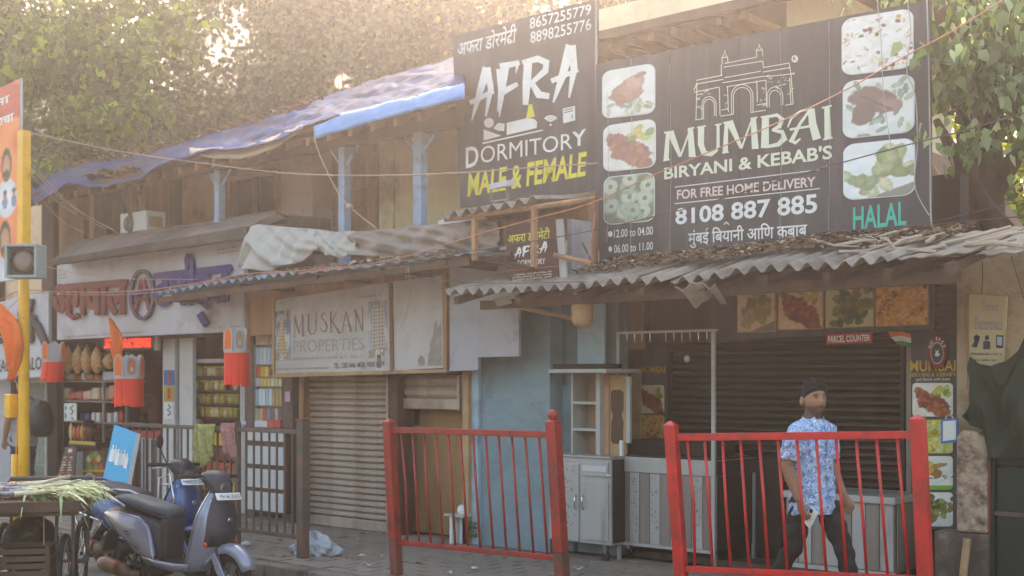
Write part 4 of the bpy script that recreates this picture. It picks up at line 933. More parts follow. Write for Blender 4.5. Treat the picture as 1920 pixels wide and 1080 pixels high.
def tower(q, sky_, lit):
    def fn(U, Vv):
        C = basec(U, Vv, sky_, '#c3c1c8', 3)*1.0; C = C*(.6+.4*(1-Vv))[..., None]+np.array(hx('#b7b3b4'))*(.4*(1-Vv))[..., None]
        l = .22+.25*Vv if lit == 0 else .14+.1*Vv; r = .86-.35*Vv if lit == 0 else .92-.1*Vv; t = .93 if lit == 0 else .90
        m = ((U > l) & (U < r) & (Vv < t) & (Vv > .12))[..., None]; n = (np.sin(Vv*95) > .1)[..., None]; c2 = (np.sin(U*44) > .2)[..., None]
        b = np.where(n & c2, hx('#6f5a54'), hx('#c9b07c' if lit == 0 else '#b9a8a0')); C = np.where(m, b, C)
        m = (Vv < .14)[..., None]; C = np.where(m & (vnoise(U, Vv, 14, 4) > .45)[..., None], hx('#a08a70'), C); return C
    picture(bil(q, 8.86, -.005), 26, 60, fn, MS, 'tower_picture')
tower(quad(513, 545, 585, 676, 580, 674), '#5a6c96', 0); tower(quad(691, 727, 566, 672, 562, 666), '#8e8c9c', 1)
part('tape_mark', pbox(MB(), quad(707, 713, 664, 690, 664, 690), 8.855, .004), mat('dirty_tape', '#7d7464', .8), MS)
BS = thing('blank_sign', 'blank white signboard with water stains right of the office sign', 'signboard', W(785, 696, 8.9))
part('board', pbox(MB(), [(735, 528), (829, 516), (831, 690), (737, 695)], 8.86, .04), m_oldboard, BS)
part('frame_batten', pbox(MB(), [(829, 512), (836, 511), (838, 693), (831, 693)], 8.84, .05), m_brown2, BS)
f_ = bil([(735, 528), (829, 516), (831, 690), (737, 695)], 8.86, -.004)
part('damp_stain', MB().add([f_(a, b_) for a, b_ in ((.70, .03), (.72, .15), (.75, .2), (.76, .3), (.82, .36), (.84, .48), (.88, .52), (.91, .42), (.97, .50), (.985, .03))], [tuple(range(10))]), mat('damp_stain', '#948a80', .8, dirt='#a99f98', da=.5, ds=12), BS)
part('damp_stain', MB().add([f_(a, b_) for a, b_ in ((.52, .04), (.51, .1), (.55, .15), (.6, .15), (.65, .1), (.64, .04))], [tuple(range(6))]), MC['damp_stain'], BS)
tstrokes([([(1205, 160), (1200, 250), (1180, 360), (1150, 430), (1130, 475)], 3)], ox, oy, sc, 8.86, m_fad, BS, 'crack')

# sweet shop sign
AG = thing('shop_sign', 'long white shop sign with raised red and purple Hindi letters and an oval emblem', 'signboard', W(280, 630, 8.85))
YA = 8.85
part('board', pbox(MB(), [(107, 498), (452, 448), (455, 621), (107, 637)], YA, .05), m_white2, AG)
part('edge', pbox(MB(), [(452.5, 447), (457, 446), (459, 619), (455.5, 620)], YA-.01, .06), m_ledge, AG)
def thick(s, q, Y, m, parent, dx, dz, **k):
    vs, fs = text_mesh(s, .014, .25); f = bil(q, Y, -.03); n = len(vs); V2 = []; F2 = []
    a = vs[:, 0].min(), np.ptp(vs[:, 0]); b = vs[:, 1].min(), np.ptp(vs[:, 1])
    for i, (ox_, oz_) in enumerate(((0, 0), (1, 0), (-1, 0), (0, 1), (0, -1), (.5, .5), (-.5, -.5), (.5, -.5), (-.5, .5))):
        V2 += [f((v[0]-a[0])/a[1], (v[1]-b[0])/b[1])+V((ox_*dx, -v[2]*.035-.0007*i, oz_*dz)) for v in vs]; F2 += [tuple(j+n*i for j in ff) for ff in fs]
    return part('lettering', MB().add(V2, F2), m, parent)
thick('अगवाल', quad(104, 242, 535, 594, 524, 590), YA, m_letr, AG, .030, .012)
mb = MB()
for qd in stroke([(132, 588), (142, 596), (152, 590)], 8): mb.prism([W(x, y, YA)+V((0, -.012, 0)) for x, y in qd], (0, -.04, 0))
part('lettering', mb, m_letr, AG)
thick('टपाइत', quad(295, 436, 514, 586, 498, 576), YA, m_letp, AG, .034, .014)
mb = MB()
for pl in ([(354, 510), (352, 485), (356, 476), (363, 476), (368, 490), (369, 510), (364, 510), (361, 490), (357, 510)], [(375, 592), (384, 584), (396, 606), (388, 614)]):
    mb.prism([W(x, y, YA)+V((0, -.012, 0)) for x, y in pl], (0, -.04, 0))
part('lettering', mb, m_letp, AG)
def ring(cx, cy, rx, ry, wd, m, name):
    a = [W(cx+rx*math.cos(R(t)), cy+ry*math.sin(R(t)), YA) for t in range(0, 360, 12)]; b_ = [W(cx+(rx-wd)*math.cos(R(t)), cy+(ry-wd*1.1)*math.sin(R(t)), YA) for t in range(0, 360, 12)]
    mb = MB(); n = len(a)
    vs = [p+V((0, -.012, 0)) for p in a]+[p+V((0, -.012, 0)) for p in b_]+[p+V((0, -.05, 0)) for p in a]+[p+V((0, -.05, 0)) for p in b_]
    fs = []
    for i in range(n):
        j = (i+1) % n; fs += [(2*n+i, 2*n+j, 3*n+j, 3*n+i), (i, j, 2*n+j, 2*n+i), (n+i, n+j, 3*n+j, 3*n+i)]
    mb.add(vs, fs); return part(name, mb, m, AG)
ring(271, 553, 24, 48, 5.5, mat('letter_dark_purple', '#33264f', .45), 'oval_ring')
mb = MB()
for ln, wd in (([(258, 582), (270, 522)], 6), ([(272, 522), (284, 582)], 6), ([(262, 562), (280, 560)], 5)):
    for qd in stroke(ln, wd): mb.prism([W(x, y, YA)+V((0, -.012, 0)) for x, y in qd], (0, -.03, 0))
part('letter_a_emblem', mb, m_letr, AG)
part('letter_a_emblem', MB().prism([W(x, y, YA)+V((0, -.012, 0)) for x, y in ((254, 548), (288, 541), (288, 549), (254, 556))], (0, -.045, 0)), m_letp, AG)
squig(quad(112, 268, 630, 634.5, 619, 624), YA, m_fad, AG, 1, 7, dens=60); squig(quad(400, 452, 613, 617, 609, 613), YA, m_fad, AG, 1, 8, dens=20)
squig(quad(110, 124, 512, 525, 509, 522), YA, m_fad, AG, 2, 9, dens=6); squig(quad(408, 448, 464, 478, 458, 472), YA, m_fad, AG, 2, 10, dens=12)
# salon sign (far left)
SS = thing('salon_sign', 'white HAIR & BEAUTY SALON signboard at the far left edge', 'signboard', W(50, 700, 8.85))
part('board', pbox(MB(), [(-60, 580), (91, 545), (91, 706), (-60, 715)], YA, .05), m_white2, SS)
T('HAIR & BEAUTY SALON', quad(-58, 90, 678, 702, 668, 692), YA, m_letk, SS, bold=.02)
thick('बयटी', quad(-40, 70, 600, 660, 572, 640), YA, m_letk, SS, .03, .016)
mb = MB()
for ln, wd in (([(56, 590), (74, 610), (96, 660), (106, 690)], [10, 12, 12, 4]), ([(60, 585), (64, 560)], 6)):
    for qd in stroke(ln, wd): mb.prism([W(x, y, YA)+V((0, -.012, 0)) for x, y in qd], (0, -.04, 0))
part('lettering', mb, m_letk, SS)
# ================================================================= SHOP INTERIORS (left)
CB = {}
ORDS = ['leftmost', 'second', 'third', 'fourth', 'fifth', 'sixth', 'seventh', 'eighth', 'ninth', 'tenth', 'eleventh', 'twelfth', 'thirteenth']
def ORD(k, n): return 'rightmost' if k == n-1 else ORDS[k]
def cm(h, rough=.55, **k):
    key = 'c'+h
    return mat(key, h, rough, var=.1, bump=k.get('bump', .05))
rg = random.Random(12)
# salon front
SF = thing('glazed_shopfront', 'glazed salon shopfront with grey door frame behind the yellow pole', 'shopfront', (XX(60, 9.3), 9.3, 0))
part('frame', MB().box(XX(20, 9.3), XX(27, 9.3), 9.3, 9.36, 0, 1.75), m_brown, SF)
part('frame', MB().box(XX(84, 9.3), XX(87, 9.3), 9.3, 9.36, 0, 1.75), m_ledge, SF)
part('frame', MB().box(XX(27, 9.3), XX(84, 9.3), 9.3, 9.36, 1.62, 1.7), m_ledge, SF)
part('glass_pane', MB().box(XX(27, 9.3), XX(84, 9.3), 9.33, 9.335, .05, 1.62), glassmat('shop_glass', '#8fa09a', .45), SF)
part('glass_pane', MB().box(XX(87.5, 9.3), XX(112, 9.3), 9.33, 9.335, .05, 1.62), glassmat('shop_glass', '#8fa09a', .45), SF)
part('wall_panel', MB().box(XX(-70, 9.28), XX(20, 9.28), 9.28, 9.34, 0, 1.72), m_greyp, SF)
for z in (.35, .62, .9): part('shelf', MB().box(XX(54, 9.5), XX(84, 9.5), 9.5, 9.8, z, z+.02), m_ledge, SF)
for k in range(8):
    p = V((XX(58+(k % 4)*7, 9.6), 9.6, (.37, .64)[k//4])); solo('bottle', MB().lathe([(.03, 0), (.032, .1), (.02, .13), (.012, .15), (.012, .17)], 8, TR(*p)), cm(rg.choice(['#d9d4cc', '#c8b070', '#b8c4c8'])), ORDS[k % 4]+' small toiletry bottle on the %s glass shelf inside the salon window' % ('lower', 'upper')[k//4], 'bottle', 'salon bottles', smooth=True)

# rack of the sweet shop
RK = thing('snack_rack', 'steel frame rack stocked with snack packets under the shop sign', 'rack', (XX(160, 9.3), 9.3, 0))
for px in (115, 193, 236): part('upright', MB().box(XX(px-1.2, 9.3), XX(px+1.2, 9.3), 9.3, 9.33, 0, ZZ(px, 660, 9.3)), m_steeld, RK)
zsh = [ZZ(150, y, 9.3) for y in (714, 751, 790, 842)]
for z in zsh: part('shelf', MB().box(XX(116, 9.3), XX(235, 9.3), 9.3, 9.62, z-.02, z), m_steeld, RK)
part('rail', MB().box(XX(116, 9.3), XX(305, 9.3), 9.31, 9.33, ZZ(200, 640, 9.3), ZZ(200, 637, 9.3)), m_steeld, RK)
def bagmesh(x, y, z, w_, h_, d_, seed, pointed=True):
    r = random.Random(seed); rings = []
    for t in (0, .12, .3, .5, .7, .86, .97, 1):
        k = math.sin(math.pi*min(1, t*1.02+.03))**.55 if t < 1 else .06
        if pointed and t > .6: k *= 1-(t-.6)*1.4
        rings.append([V((x+math.cos(a)*w_/2*max(k, .05)*r.uniform(.9, 1.1), y+math.sin(a)*d_/2*max(k, .05), z+h_*t)) for a in [2*math.pi*i/10 for i in range(10)]])
    return MB().loft(rings)
m_snack = mat('snack_bag', '#b8743a', .35, var=.5, vs=34, dirt='#e0b070', da=.6, ds=30, bump=.6, bs=60, coat=.5)
where = ['at the left end', 'second from the left', 'in the middle', 'second from the right', 'half hidden behind the orange pennant']
for k, px in enumerate((127, 146, 163, 182, 205)):
    z0, z1_ = ZZ(px, 700 if k != 4 else 692, 9.2), ZZ(px, 645 if k != 4 else 660, 9.2)
    solo('snack_bag', bagmesh(XX(px, 9.2), 9.2, z0, .24, z1_-z0, .16, k), m_snack, 'clear hanging bag of brown puffed snacks, '+where[k]+' of the row', 'snack bag', 'hanging snack bags', smooth=True)
def goods(x0, x1, Y, z, n, shapes, label, cat, group, wob=.0):
    for k in range(n):
        px = x0+(x1-x0)*(k+.5)/n; X = XX(px, Y); kind, c_, w_, h_ = shapes[rg.randrange(len(shapes))]
        h_ *= rg.uniform(.92, 1.08)
        if kind == 'jar': mb = MB().lathe([(w_*.42, 0), (w_*.48, .01), (w_*.48, h_*.72), (w_*.4, h_*.8), (w_*.42, h_*.82), (w_*.42, h_), (0, h_)], 10, TR(X, Y, z+.001))
        elif kind == 'bag': mb = bagmesh(X, Y, z, w_, h_, w_*.6, k*7+int(x0), False)
        elif kind == 'flat': mb = MB().cbox((0, 0, 0), (w_, w_*.7, h_*.9), TR(X, Y, z+h_/2) @ RZ(rg.uniform(-.3, .3)) @ RY(rg.uniform(-.12, .12)))
        else: mb = MB().box(X-w_/2, X+w_/2, Y-.03, Y+.05, z, z+h_)
        solo(cat.replace(' ', '_'), mb, cm(c_), ORD(k, n)+' '+label, cat, group, smooth=(kind != 'box'), bevel=(.028 if kind == 'flat' else 0))
goods(118, 192, 9.4, zsh[0], 6, [('flat', '#c87a3a', .14, .1), ('flat', '#d9d0c8', .16, .12), ('flat', '#b85a2a', .14, .1)], 'small packet of fried snacks on the top shelf of the steel rack', 'snack packet', 'packets on the top shelf')
goods(118, 192, 9.4, zsh[1], 5, [('flat', '#d8b0a0', .2, .15), ('flat', '#c0604a', .2, .13), ('flat', '#cbb59a', .18, .2)], 'pinkish bread packet on the second shelf of the steel rack', 'bread packet', 'packets on the second shelf')
goods(195, 234, 9.4, zsh[1], 3, [('flat', '#c98a7a', .15, .22), ('flat', '#cfae9a', .15, .2)], 'tall stacked bread packet at the right end of the second shelf', 'bread packet', 'packets on the right of the second shelf')
goods(150, 234, 9.4, zsh[2], 8, [('jar', '#c03a34', .08, .16), ('jar', '#d5d2d8', .07, .14), ('jar', '#4a4a72', .08, .12), ('box', '#d8d6d0', .09, .14)], 'small jar or carton on the third shelf of the steel rack', 'jar', 'jars on the third shelf')
NB = solo('notice_board', pbox(MB(), [(120, 756), (143, 756), (143, 789), (120, 789)], 9.27, .01), m_letw, 'white card with thick dark curls leaning on the third shelf', 'card')
tstrokes([([(138, 760), (132, 765), (138, 772), (133, 778)], 2.2), ([(134, 782), (139, 787)], 2), ([(124, 762), (124, 768)], 2), ([(124, 775), (124, 784)], 2)], 0, 0, 1, 9.27, m_letk, NB)
solo('carton', MB().box(XX(194, 9.25), XX(224, 9.25), 9.25, 9.5, ZZ(210, 713, 9.25), ZZ(210, 697, 9.25)), m_greyp, 'pale grey carton on the top shelf behind the orange pennant', 'carton')
# LED sign
LS = solo('led_sign', pbox(MB(), quad(194, 288, 631, 657, 629, 655), 9.1, .03), mat('led_base', '#5a0f0c', .5, bump=0), 'glowing red LED message strip under the shop sign', 'LED sign')
m_led = mat('led_red', '#ff2a18', .5, var=.05, bump=0, emit=1.2)
r_ = random.Random(5); f_ = bil(quad(195, 286, 633, 655, 631, 653), 9.1, -.004); mb = MB(); u = .01
while u < .97:
    for v in [x*.125 for x in range(1, 7)]:
        if r_.random() < .68: mb.add([f_(u, v), f_(u+.016, v), f_(u+.016, v+.10), f_(u, v+.10)], [(0, 1, 2, 3)])
    u += .02
part('led_letters', mb, m_led, LS)
solo('tube_light', MB().box(XX(289, 9.1), XX(296, 9.1), 9.1, 9.14, ZZ(292, 657, 9.1), ZZ(292, 630, 9.1)), m_ledge, 'short pale vertical bracket at the right end of the red LED strip', 'bracket')
# counter unit with displays
FC = thing('display_counter', 'shop display counter with coloured food pictures on its front', 'counter', (XX(170, 9.15), 9.15, 0))
part('cabinet', MB().box(XX(130, 9.16), XX(252, 9.16), 9.16, 9.6, .06, ZZ(170, 838, 9.16)), m_brown, FC, bevel=.01)
part('top_tray', MB().box(XX(128, 9.06), XX(180, 9.06), 9.06, 9.5, ZZ(150, 838, 9.06), ZZ(150, 829, 9.06)), m_black, FC, bevel=.01)
part('price_strip', MB().box(XX(130, 9.05), XX(178, 9.05), 9.05, 9.058, ZZ(150, 833, 9.05), ZZ(150, 827, 9.05)), cm('#c8b048'), FC)
def posterfn(sd):
    def fn(U, Vv):
        C = basec(U, Vv, '#4a3a2c', '#6a523a', sd, 6); r = random.Random(sd)
        C = np.where((U < .25)[..., None], hx('#a9bcc0'), C)
        for k in range(12): C = ell(C, U, Vv, r.uniform(.3, .95), r.uniform(.5, .95), .09, .1, r.uniform(0, 90), r.choice(['#d8b070', '#c0502a', '#e0d0b0', '#8a9a4a']), sd+k)
        C = np.where(((Vv > .44) & (Vv < .5))[..., None], hx('#d8b020'), C)
        C = ell(C, U, Vv, .48, .24, .17, .18, 0, '#e8e0d0', sd+3, .05); C = ell(C, U, Vv, .48, .24, .11, .12, 0, '#7a4a2a', sd+4, .2); C = ell(C, U, Vv, .8, .28, .14, .14, 0, '#a0582a', sd+5)
        return C
    return fn
picture(bil(quad(142, 196, 847, 914, 845, 916), 9.15), 34, 40, posterfn(3), FC, 'food_poster')
goods(130, 172, 9.3, ZZ(150, 828, 9.2), 6, [('bag', '#d08a3a', .1, .25), ('bag', '#d9b080', .1, .28), ('bag', '#c05a2a', .09, .24), ('bag', '#8a8a92', .1, .26)], 'upright orange snack packet on the counter left of the shopkeeper', 'snack packet', 'upright packets on the counter')
# menu easel
EA = thing('menu_easel', 'tilted maroon price-list board standing left of the food posters', 'easel', G(118, 930, 0))
Pq = [W(123, 838, 9.0), W(143, 838, 9.0), W(136, 925, 8.9), W(97, 925, 8.9)]
part('board', MB().prism(Pq, (0, .02, 0)), m_mar, EA)
def eq(u, v): 
    p = (Pq[3]*(1-u)+Pq[2]*u)*(1-v)+(Pq[0]*(1-u)+Pq[1]*u)*v; return V((p.x, p.y-.006, p.z))
r_ = random.Random(3); mb = MB(); mr = MB()
for c0 in (.12, .58):
    for k in range(14):
        v = .05+k*.055; u1 = c0+r_.uniform(.15, .32); (mr if k % 5 == 2 else mb).add([eq(c0, v), eq(u1, v), eq(u1, v+.022), eq(c0, v+.022)], [(0, 1, 2, 3)])
mb.add([eq(.35, .88), eq(.7, .88), eq(.7, .96), eq(.35, .96)], [(0, 1, 2, 3)])
part('small_print', mb, m_pinkw, EA); part('small_print', mr, cm('#c04a5a'), EA)
# blue advertisement board leaning
AD = thing('advert_board', 'bright cyan advertising board leaning on the railing with a group of white figures', 'advertising board', G(205, 940, 0))
Pa = [RP(x, y, (0, 7.02, 0), (0, 1, -.20)) for x, y in ((214, 797), (257, 813), (236, 925), (187, 925))]
part('board', MB().prism(Pa, (0, .025, 0)), mat('advert_cyan', '#2aa3d2', .5, var=.05, bump=0), AD)
part('edge', MB().prism([Pa[1], Pa[1]+V((.03, .03, 0)), Pa[2]+V((.03, .03, 0)), Pa[2]], (0, -.008, 0)), m_ledge, AD)
def aq(u, v):
    p = (Pa[3]*(1-u)+Pa[2]*u)*(1-v)+(Pa[0]*(1-u)+Pa[1]*u)*v; return V((p.x, p.y-.006, p.z))
r_ = random.Random(8); cols = ['#dfe3e6', '#c9d2d8', '#e8e4dc', '#b9c0c8', '#d8cfc4']
for k in range(6):
    u = .16+k*.125; v = .50+.02*math.sin(k*2)-k*.012; mb = MB()
    mb.add([aq(u-.06, v-.02), aq(u+.08, v-.03), aq(u+.09, v+.14), aq(u+.05, v+.17), aq(u-.03, v+.17), aq(u-.07, v+.13)], [tuple(range(6))])
    mb.add([aq(u+.01+.035*math.cos(R(a)), v+.20+.028*math.sin(R(a)))+V((0, -.001, 0)) for a in range(0, 360, 40)], [tuple(range(9))])
    part('printed_figure', mb, cm(cols[k % 5]), AD)
vs, fs = text_mesh('mobie', .03); part('lettering', fit(vs, fs, lambda u, v: aq(.1+.62*u, .015+.09*v)), m_letw, AD)
# jars shelf
JS = thing('jar_shelf', 'open shelf unit packed with rows of small pickle jars', 'shelf', (XX(405, 9.4), 9.4, 0))
part('back', MB().box(XX(355, 9.66), XX(470, 9.66), 9.66, 9.69, 0, 2.2), m_brown, JS)
part('upright', MB().box(XX(450, 9.29), XX(459, 9.29), 9.29, 9.65, 0, 1.85), m_ledge, JS)
part('top_rail', MB().box(XX(358, 9.29), XX(450, 9.29), 9.29, 9.65, ZZ(400, 680, 9.29), ZZ(400, 673, 9.29)), m_ledge, JS)
jars = [(705, '#b9a98a'), (732, '#c4a860'), (757, '#b59a48'), (782, '#a98a3a')]
jar0 = MB().lathe([(.034, 0), (.04, .008), (.04, .085), (.032, .10), (.034, .102), (.034, .125), (0, .125)], 10)
jar_me = {}
for ri, (y, c_) in enumerate(jars):
    z = ZZ(400, y, 9.33); part('shelf', MB().box(XX(360, 9.31), XX(450, 9.31), 9.31, 9.65, z-.02, z), m_brown, JS)
    for k in range(13):
        px = 363+k*6.7
        if ri == 1 and 8 < k < 11: continue
        X = XX(px, 9.38); cc = rg.choice([c_, '#8a5a2a', '#c8b080', '#9a8a4a']); key = cc
        if key not in jar_me:
            jar_me[key] = mesh_of('jar_body', MB().lathe([(.034, 0), (.04, .008), (.04, .085), (.032, .10), (0, .10)], 10), cm(cc, .3), True)
        lid = jar_me.setdefault('lid', mesh_of('jar_lid', MB().lathe([(.034, .101), (.034, .125), (0, .125)], 10), cm('#c9b44a', .4), True))
        j = thing('jar', ORD(k, 13)+' small pickle jar with yellow lid on the %s row of the jar shelf' % ('top', 'second', 'third', 'lowest')[ri], 'jar', (X, 9.36+rg.uniform(0, .05), z+.001), 'jars on the jar shelf row %s' % ('one', 'two', 'three', 'four')[ri])
        for me, nm in ((jar_me[key], 'glass'), (lid, 'lid')):
            o = bpy.data.objects.new(nm, me); COL.objects.link(o); o.parent = j
solo('television', MB().prism([W(385, 632, 9.75), W(428, 634, 9.75), W(425, 668, 9.7), W(382, 664, 9.7)], (0, .05, 0)), m_black, 'dark flat screen mounted above the jar shelf', 'screen')
# hanging packets display between stone columns
HP = thing('packet_display', 'wall display of hanging sachets and packets between two stone columns', 'display', (XX(502, 9.24), 9.24, 0))
part('back_board', MB().box(XX(474, 9.3), XX(529, 9.3), 9.30, 9.33, .8, 2.22), m_greyp, HP)
part('side_frame', MB().box(XX(474, 9.22), XX(477, 9.22), 9.22, 9.3, .8, 2.1), m_ledge, HP)
rows = [(624, 646, ['#d8c8b0', '#c9a888', '#b8c8c0'], 6), (650, 683, ['#c9d2dc', '#d8dade', '#b9c8d8'], 7), (686, 706, ['#d8a03a', '#c85a3a', '#d8c04a'], 6), (708, 724, ['#c9d8c0', '#d8c070', '#b8c8d0'], 7), (727, 760, ['#b8ccd8', '#d0dce4', '#a8bcc8', '#c8a860'], 8), (764, 795, ['#6a6a7a', '#b8a888', '#c85a5a', '#7a8a9a'], 7)]
for y0, y1, cc, n in rows:
    part('shelf', MB().box(XX(477.5, 9.23), XX(529, 9.23), 9.23, 9.3, ZZ(500, y1+2, 9.24), ZZ(500, y1, 9.24)), m_steeld, HP)
    for k in range(n):
        px = 479+k*50/n; a = rg.choice(cc)
        if y0 == 727 and k > 4: a = '#b89a6a'
        mb = MB().prism([W(px, y0+rg.uniform(0, 3), 9.24), W(px+50/n-.8, y0+rg.uniform(0, 3), 9.24), W(px+50/n-.8, y1, 9.24), W(px, y1, 9.24)], (0, .02, 0))
        solo('sachet', mb, cm(a), ORD(k, n)+' packet of the %s in the wall display' % {624: 'topmost beige row', 650: 'row of pale blue sachets', 686: 'second row, yellow and red', 708: 'third row, greenish', 727: 'fourth row, light blue', 764: 'lowest dark row'}[y0], 'packet', {624: 'beige packets', 650: 'pale blue sachets', 686: 'yellow and red packets', 708: 'mixed small packets', 727: 'light blue packets', 764: 'dark packets'}[y0])
solo('lamp', MB().ball(tuple(W(496, 620, 9.15)), .03), mat('lamp_glow', '#fff2c8', .5, emit=6), 'small lit lamp with star-like fitting above the hanging packets', 'lamp', smooth=True)
# white panelled counter
WC = thing('panel_counter', 'low counter faced with white panels in brown rails behind the railing', 'counter', (XX(497, 9.1), 9.1, 0))
part('carcass', MB().box(XX(462, 9.1), XX(533, 9.1), 9.1, 9.45, .1, ZZ(497, 805, 9.1)), m_brown, WC)
for r0, r1 in ((806, 827), (837, 871), (880, 915), (923, 958)):
    for k in range(5):
        a = 464+k*13.6; part('panel', MB().box(XX(a, 9.09), XX(a+13, 9.09), 9.085, 9.1, ZZ(497, r1, 9.09), ZZ(497, r0, 9.09)), m_white, WC)
goods(452, 530, 9.25, ZZ(497, 804, 9.1)+.01, 6, [('box', '#c8504a', .12, .09), ('box', '#d8d4dc', .14, .08), ('box', '#b03a7a', .12, .06), ('flat', '#d0c8d8', .15, .07)], 'small coloured carton lying on the white panelled counter', 'carton', 'cartons on the panelled counter')
# lower counter of shop between columns with red band
LC = thing('shop_counter', 'grey ribbed shop counter with a red band behind the railing', 'counter', (XX(280, 9.25), 9.25, 0))
part('front', MB().box(XX(252, 9.25), XX(305, 9.25), 9.25, 9.6, .05, ZZ(280, 812, 9.25)), m_greyp, LC)
for k in range(7):
    a = 253+k*7.6; part('rib', MB().box(XX(a, 9.24), XX(a+1.6, 9.24), 9.236, 9.25, .05, ZZ(280, 824, 9.25)), m_pole, LC)
part('red_band', MB().box(XX(252, 9.23), XX(305, 9.23), 9.225, 9.235, ZZ(280, 822, 9.2), ZZ(280, 808, 9.2)), cm('#a82a22'), LC)
mb = MB().box(XX(362, 9.4), XX(450, 9.4), 9.4, 9.7, .05, ZZ(400, 800, 9.4)); YC = thing('crate_stack', 'yellow and orange stacked crates in the doorway under the jar shelf', 'crates', (XX(400, 9.4), 9.4, 0))
for k, (y0, y1, c_) in enumerate(((812, 835, '#c9a21e'), (838, 862, '#6a3a22'), (866, 893, '#b8502a'), (897, 920, '#c9a21e'))):
    part('crate', MB().box(XX(372, 9.35), XX(446, 9.35), 9.35, 9.65, ZZ(400, y1, 9.35), ZZ(400, y0, 9.35)), cm(c_), YC, bevel=.01)
# column stickers
for y0, y1, c1, c2, lb in ((694, 722, '#2a6ab0', '#c0502a', 'blue advert strip with an orange stick, upper one on the white column'), (723, 752, '#b09a30', '#c03a2a', 'yellow advert strip with a red stick, lower one on the white column')):
    o = solo('advert_strip', pbox(MB(), quad(307, 326, y0, y1, y0, y1), 9.19, .006), cm(c1), lb, 'advert')
    part('picture', pbox(MB(), quad(314, 319, y0+4, y1-4, y0+4, y1-4), 9.186, .003), cm(c2), o)
squo = solo('handbill', pbox(MB(), quad(308, 325, 755, 785, 755, 785), 9.19, .004), m_letw, 'white handbill with purple scribble low on the white column', 'handbill')
tstrokes([([(316, 758), (320, 764), (314, 768), (321, 774), (315, 780)], 2)], 0, 0, 1, 9.188, m_letp, squo)
solo('notice', pbox(MB(), quad(534, 544, 734, 753, 734, 753), 9.18, .006), cm('#c9a8c0'), 'tiny pink and white notice stuck on the right stone column', 'notice')
CO = solo('fridge', MB().box(XX(262, 10.2), XX(300, 10.2), 10.2, 10.7, .05, ZZ(280, 690, 10.2)), cm('#6a1c1c'), 'dark red drinks fridge deep inside the shop', 'fridge', bevel=.02)

# ================================================================= SIGNAL POLE, BANNER, FLAGS
YP = 6.9
PO = thing('signal_pole', 'yellow signal pole with a square grey lamp housing and small yellow box', 'traffic light', (XX(45, YP), YP, -.02))
Xp = XX(45, YP); zt_ = ZZ(45, 246, YP)
part('pole', MB().lathe([(.062, -.02), (.062, .9), (.058, 2.6), (.055, 2.9)], 16, TR(Xp, YP, 0)), m_yel, PO, smooth=True)
part('upper_box_post', MB().box(Xp-.065, Xp+.065, YP-.05, YP+.05, 2.96, zt_), m_yel, PO, bevel=.006)
part('clamp_band', MB().lathe([(.066, 1.36), (.066, 1.385)], 16, TR(Xp, YP, 0)), m_yel, PO); part('clamp_band', MB().lathe([(.064, 2.9), (.064, 2.96)], 16, TR(Xp, YP, 0)), m_yel, PO)
c0 = D(50, 491, 13.55); Mh = TR(*c0) @ RZ(PH+R(-6))
m_hs = mat('housing_grey', '#9aa3a0', .6, var=.1, dirt='#7a7c78', da=.3)
hh = .185
fr = MB()
for a in ((-hh, hh, hh-.03, hh), (-hh, hh, -hh, -hh+.03), (-hh, -hh+.03, -hh+.03, hh-.03), (hh-.03, hh, -hh+.03, hh-.03)):
    fr.box(a[0], a[1], -.14, .1, a[2], a[3], Mh)
ho = part('lamp_housing', fr, m_hs, PO, bevel=.006)
part('face_plate', MB().box(-hh+.03, hh-.03, -.06, -.04, -hh+.03, hh-.03, Mh), mat('housing_dark', '#4c4f4c', .7), PO)
part('lens', MB().lathe([(.125, 0), (.12, .02), (.08, .04), (0, .05)], 24, Mh @ TR(0, -.06, 0) @ RX(R(90))), mat('amber_dust_lens', '#7d6c5c', .35, var=.15), PO, smooth=True)
part('lens_rim', MB().lathe([(.128, 0), (.142, 0), (.142, .045), (.128, .045)], 24, Mh @ TR(0, -.062, 0) @ RX(R(90)), cap=False), m_black, PO)
q0 = W(27, 780, YP-.03)
part('control_box', MB().box(XX(23, YP), XX(34, YP), YP-.10, YP, ZZ(26, 783, YP), ZZ(26, 739, YP)), m_yel, PO, bevel=.01)
part('side_pipe', MB().lathe([(.045, -.02), (.045, ZZ(28, 852, YP))], 12, TR(XX(29, YP), YP, 0)), m_yel, PO, smooth=True)
part('rod', MB().tube([W(30, 852, YP), W(33, 783, YP)], .008, 6), m_yel, PO)
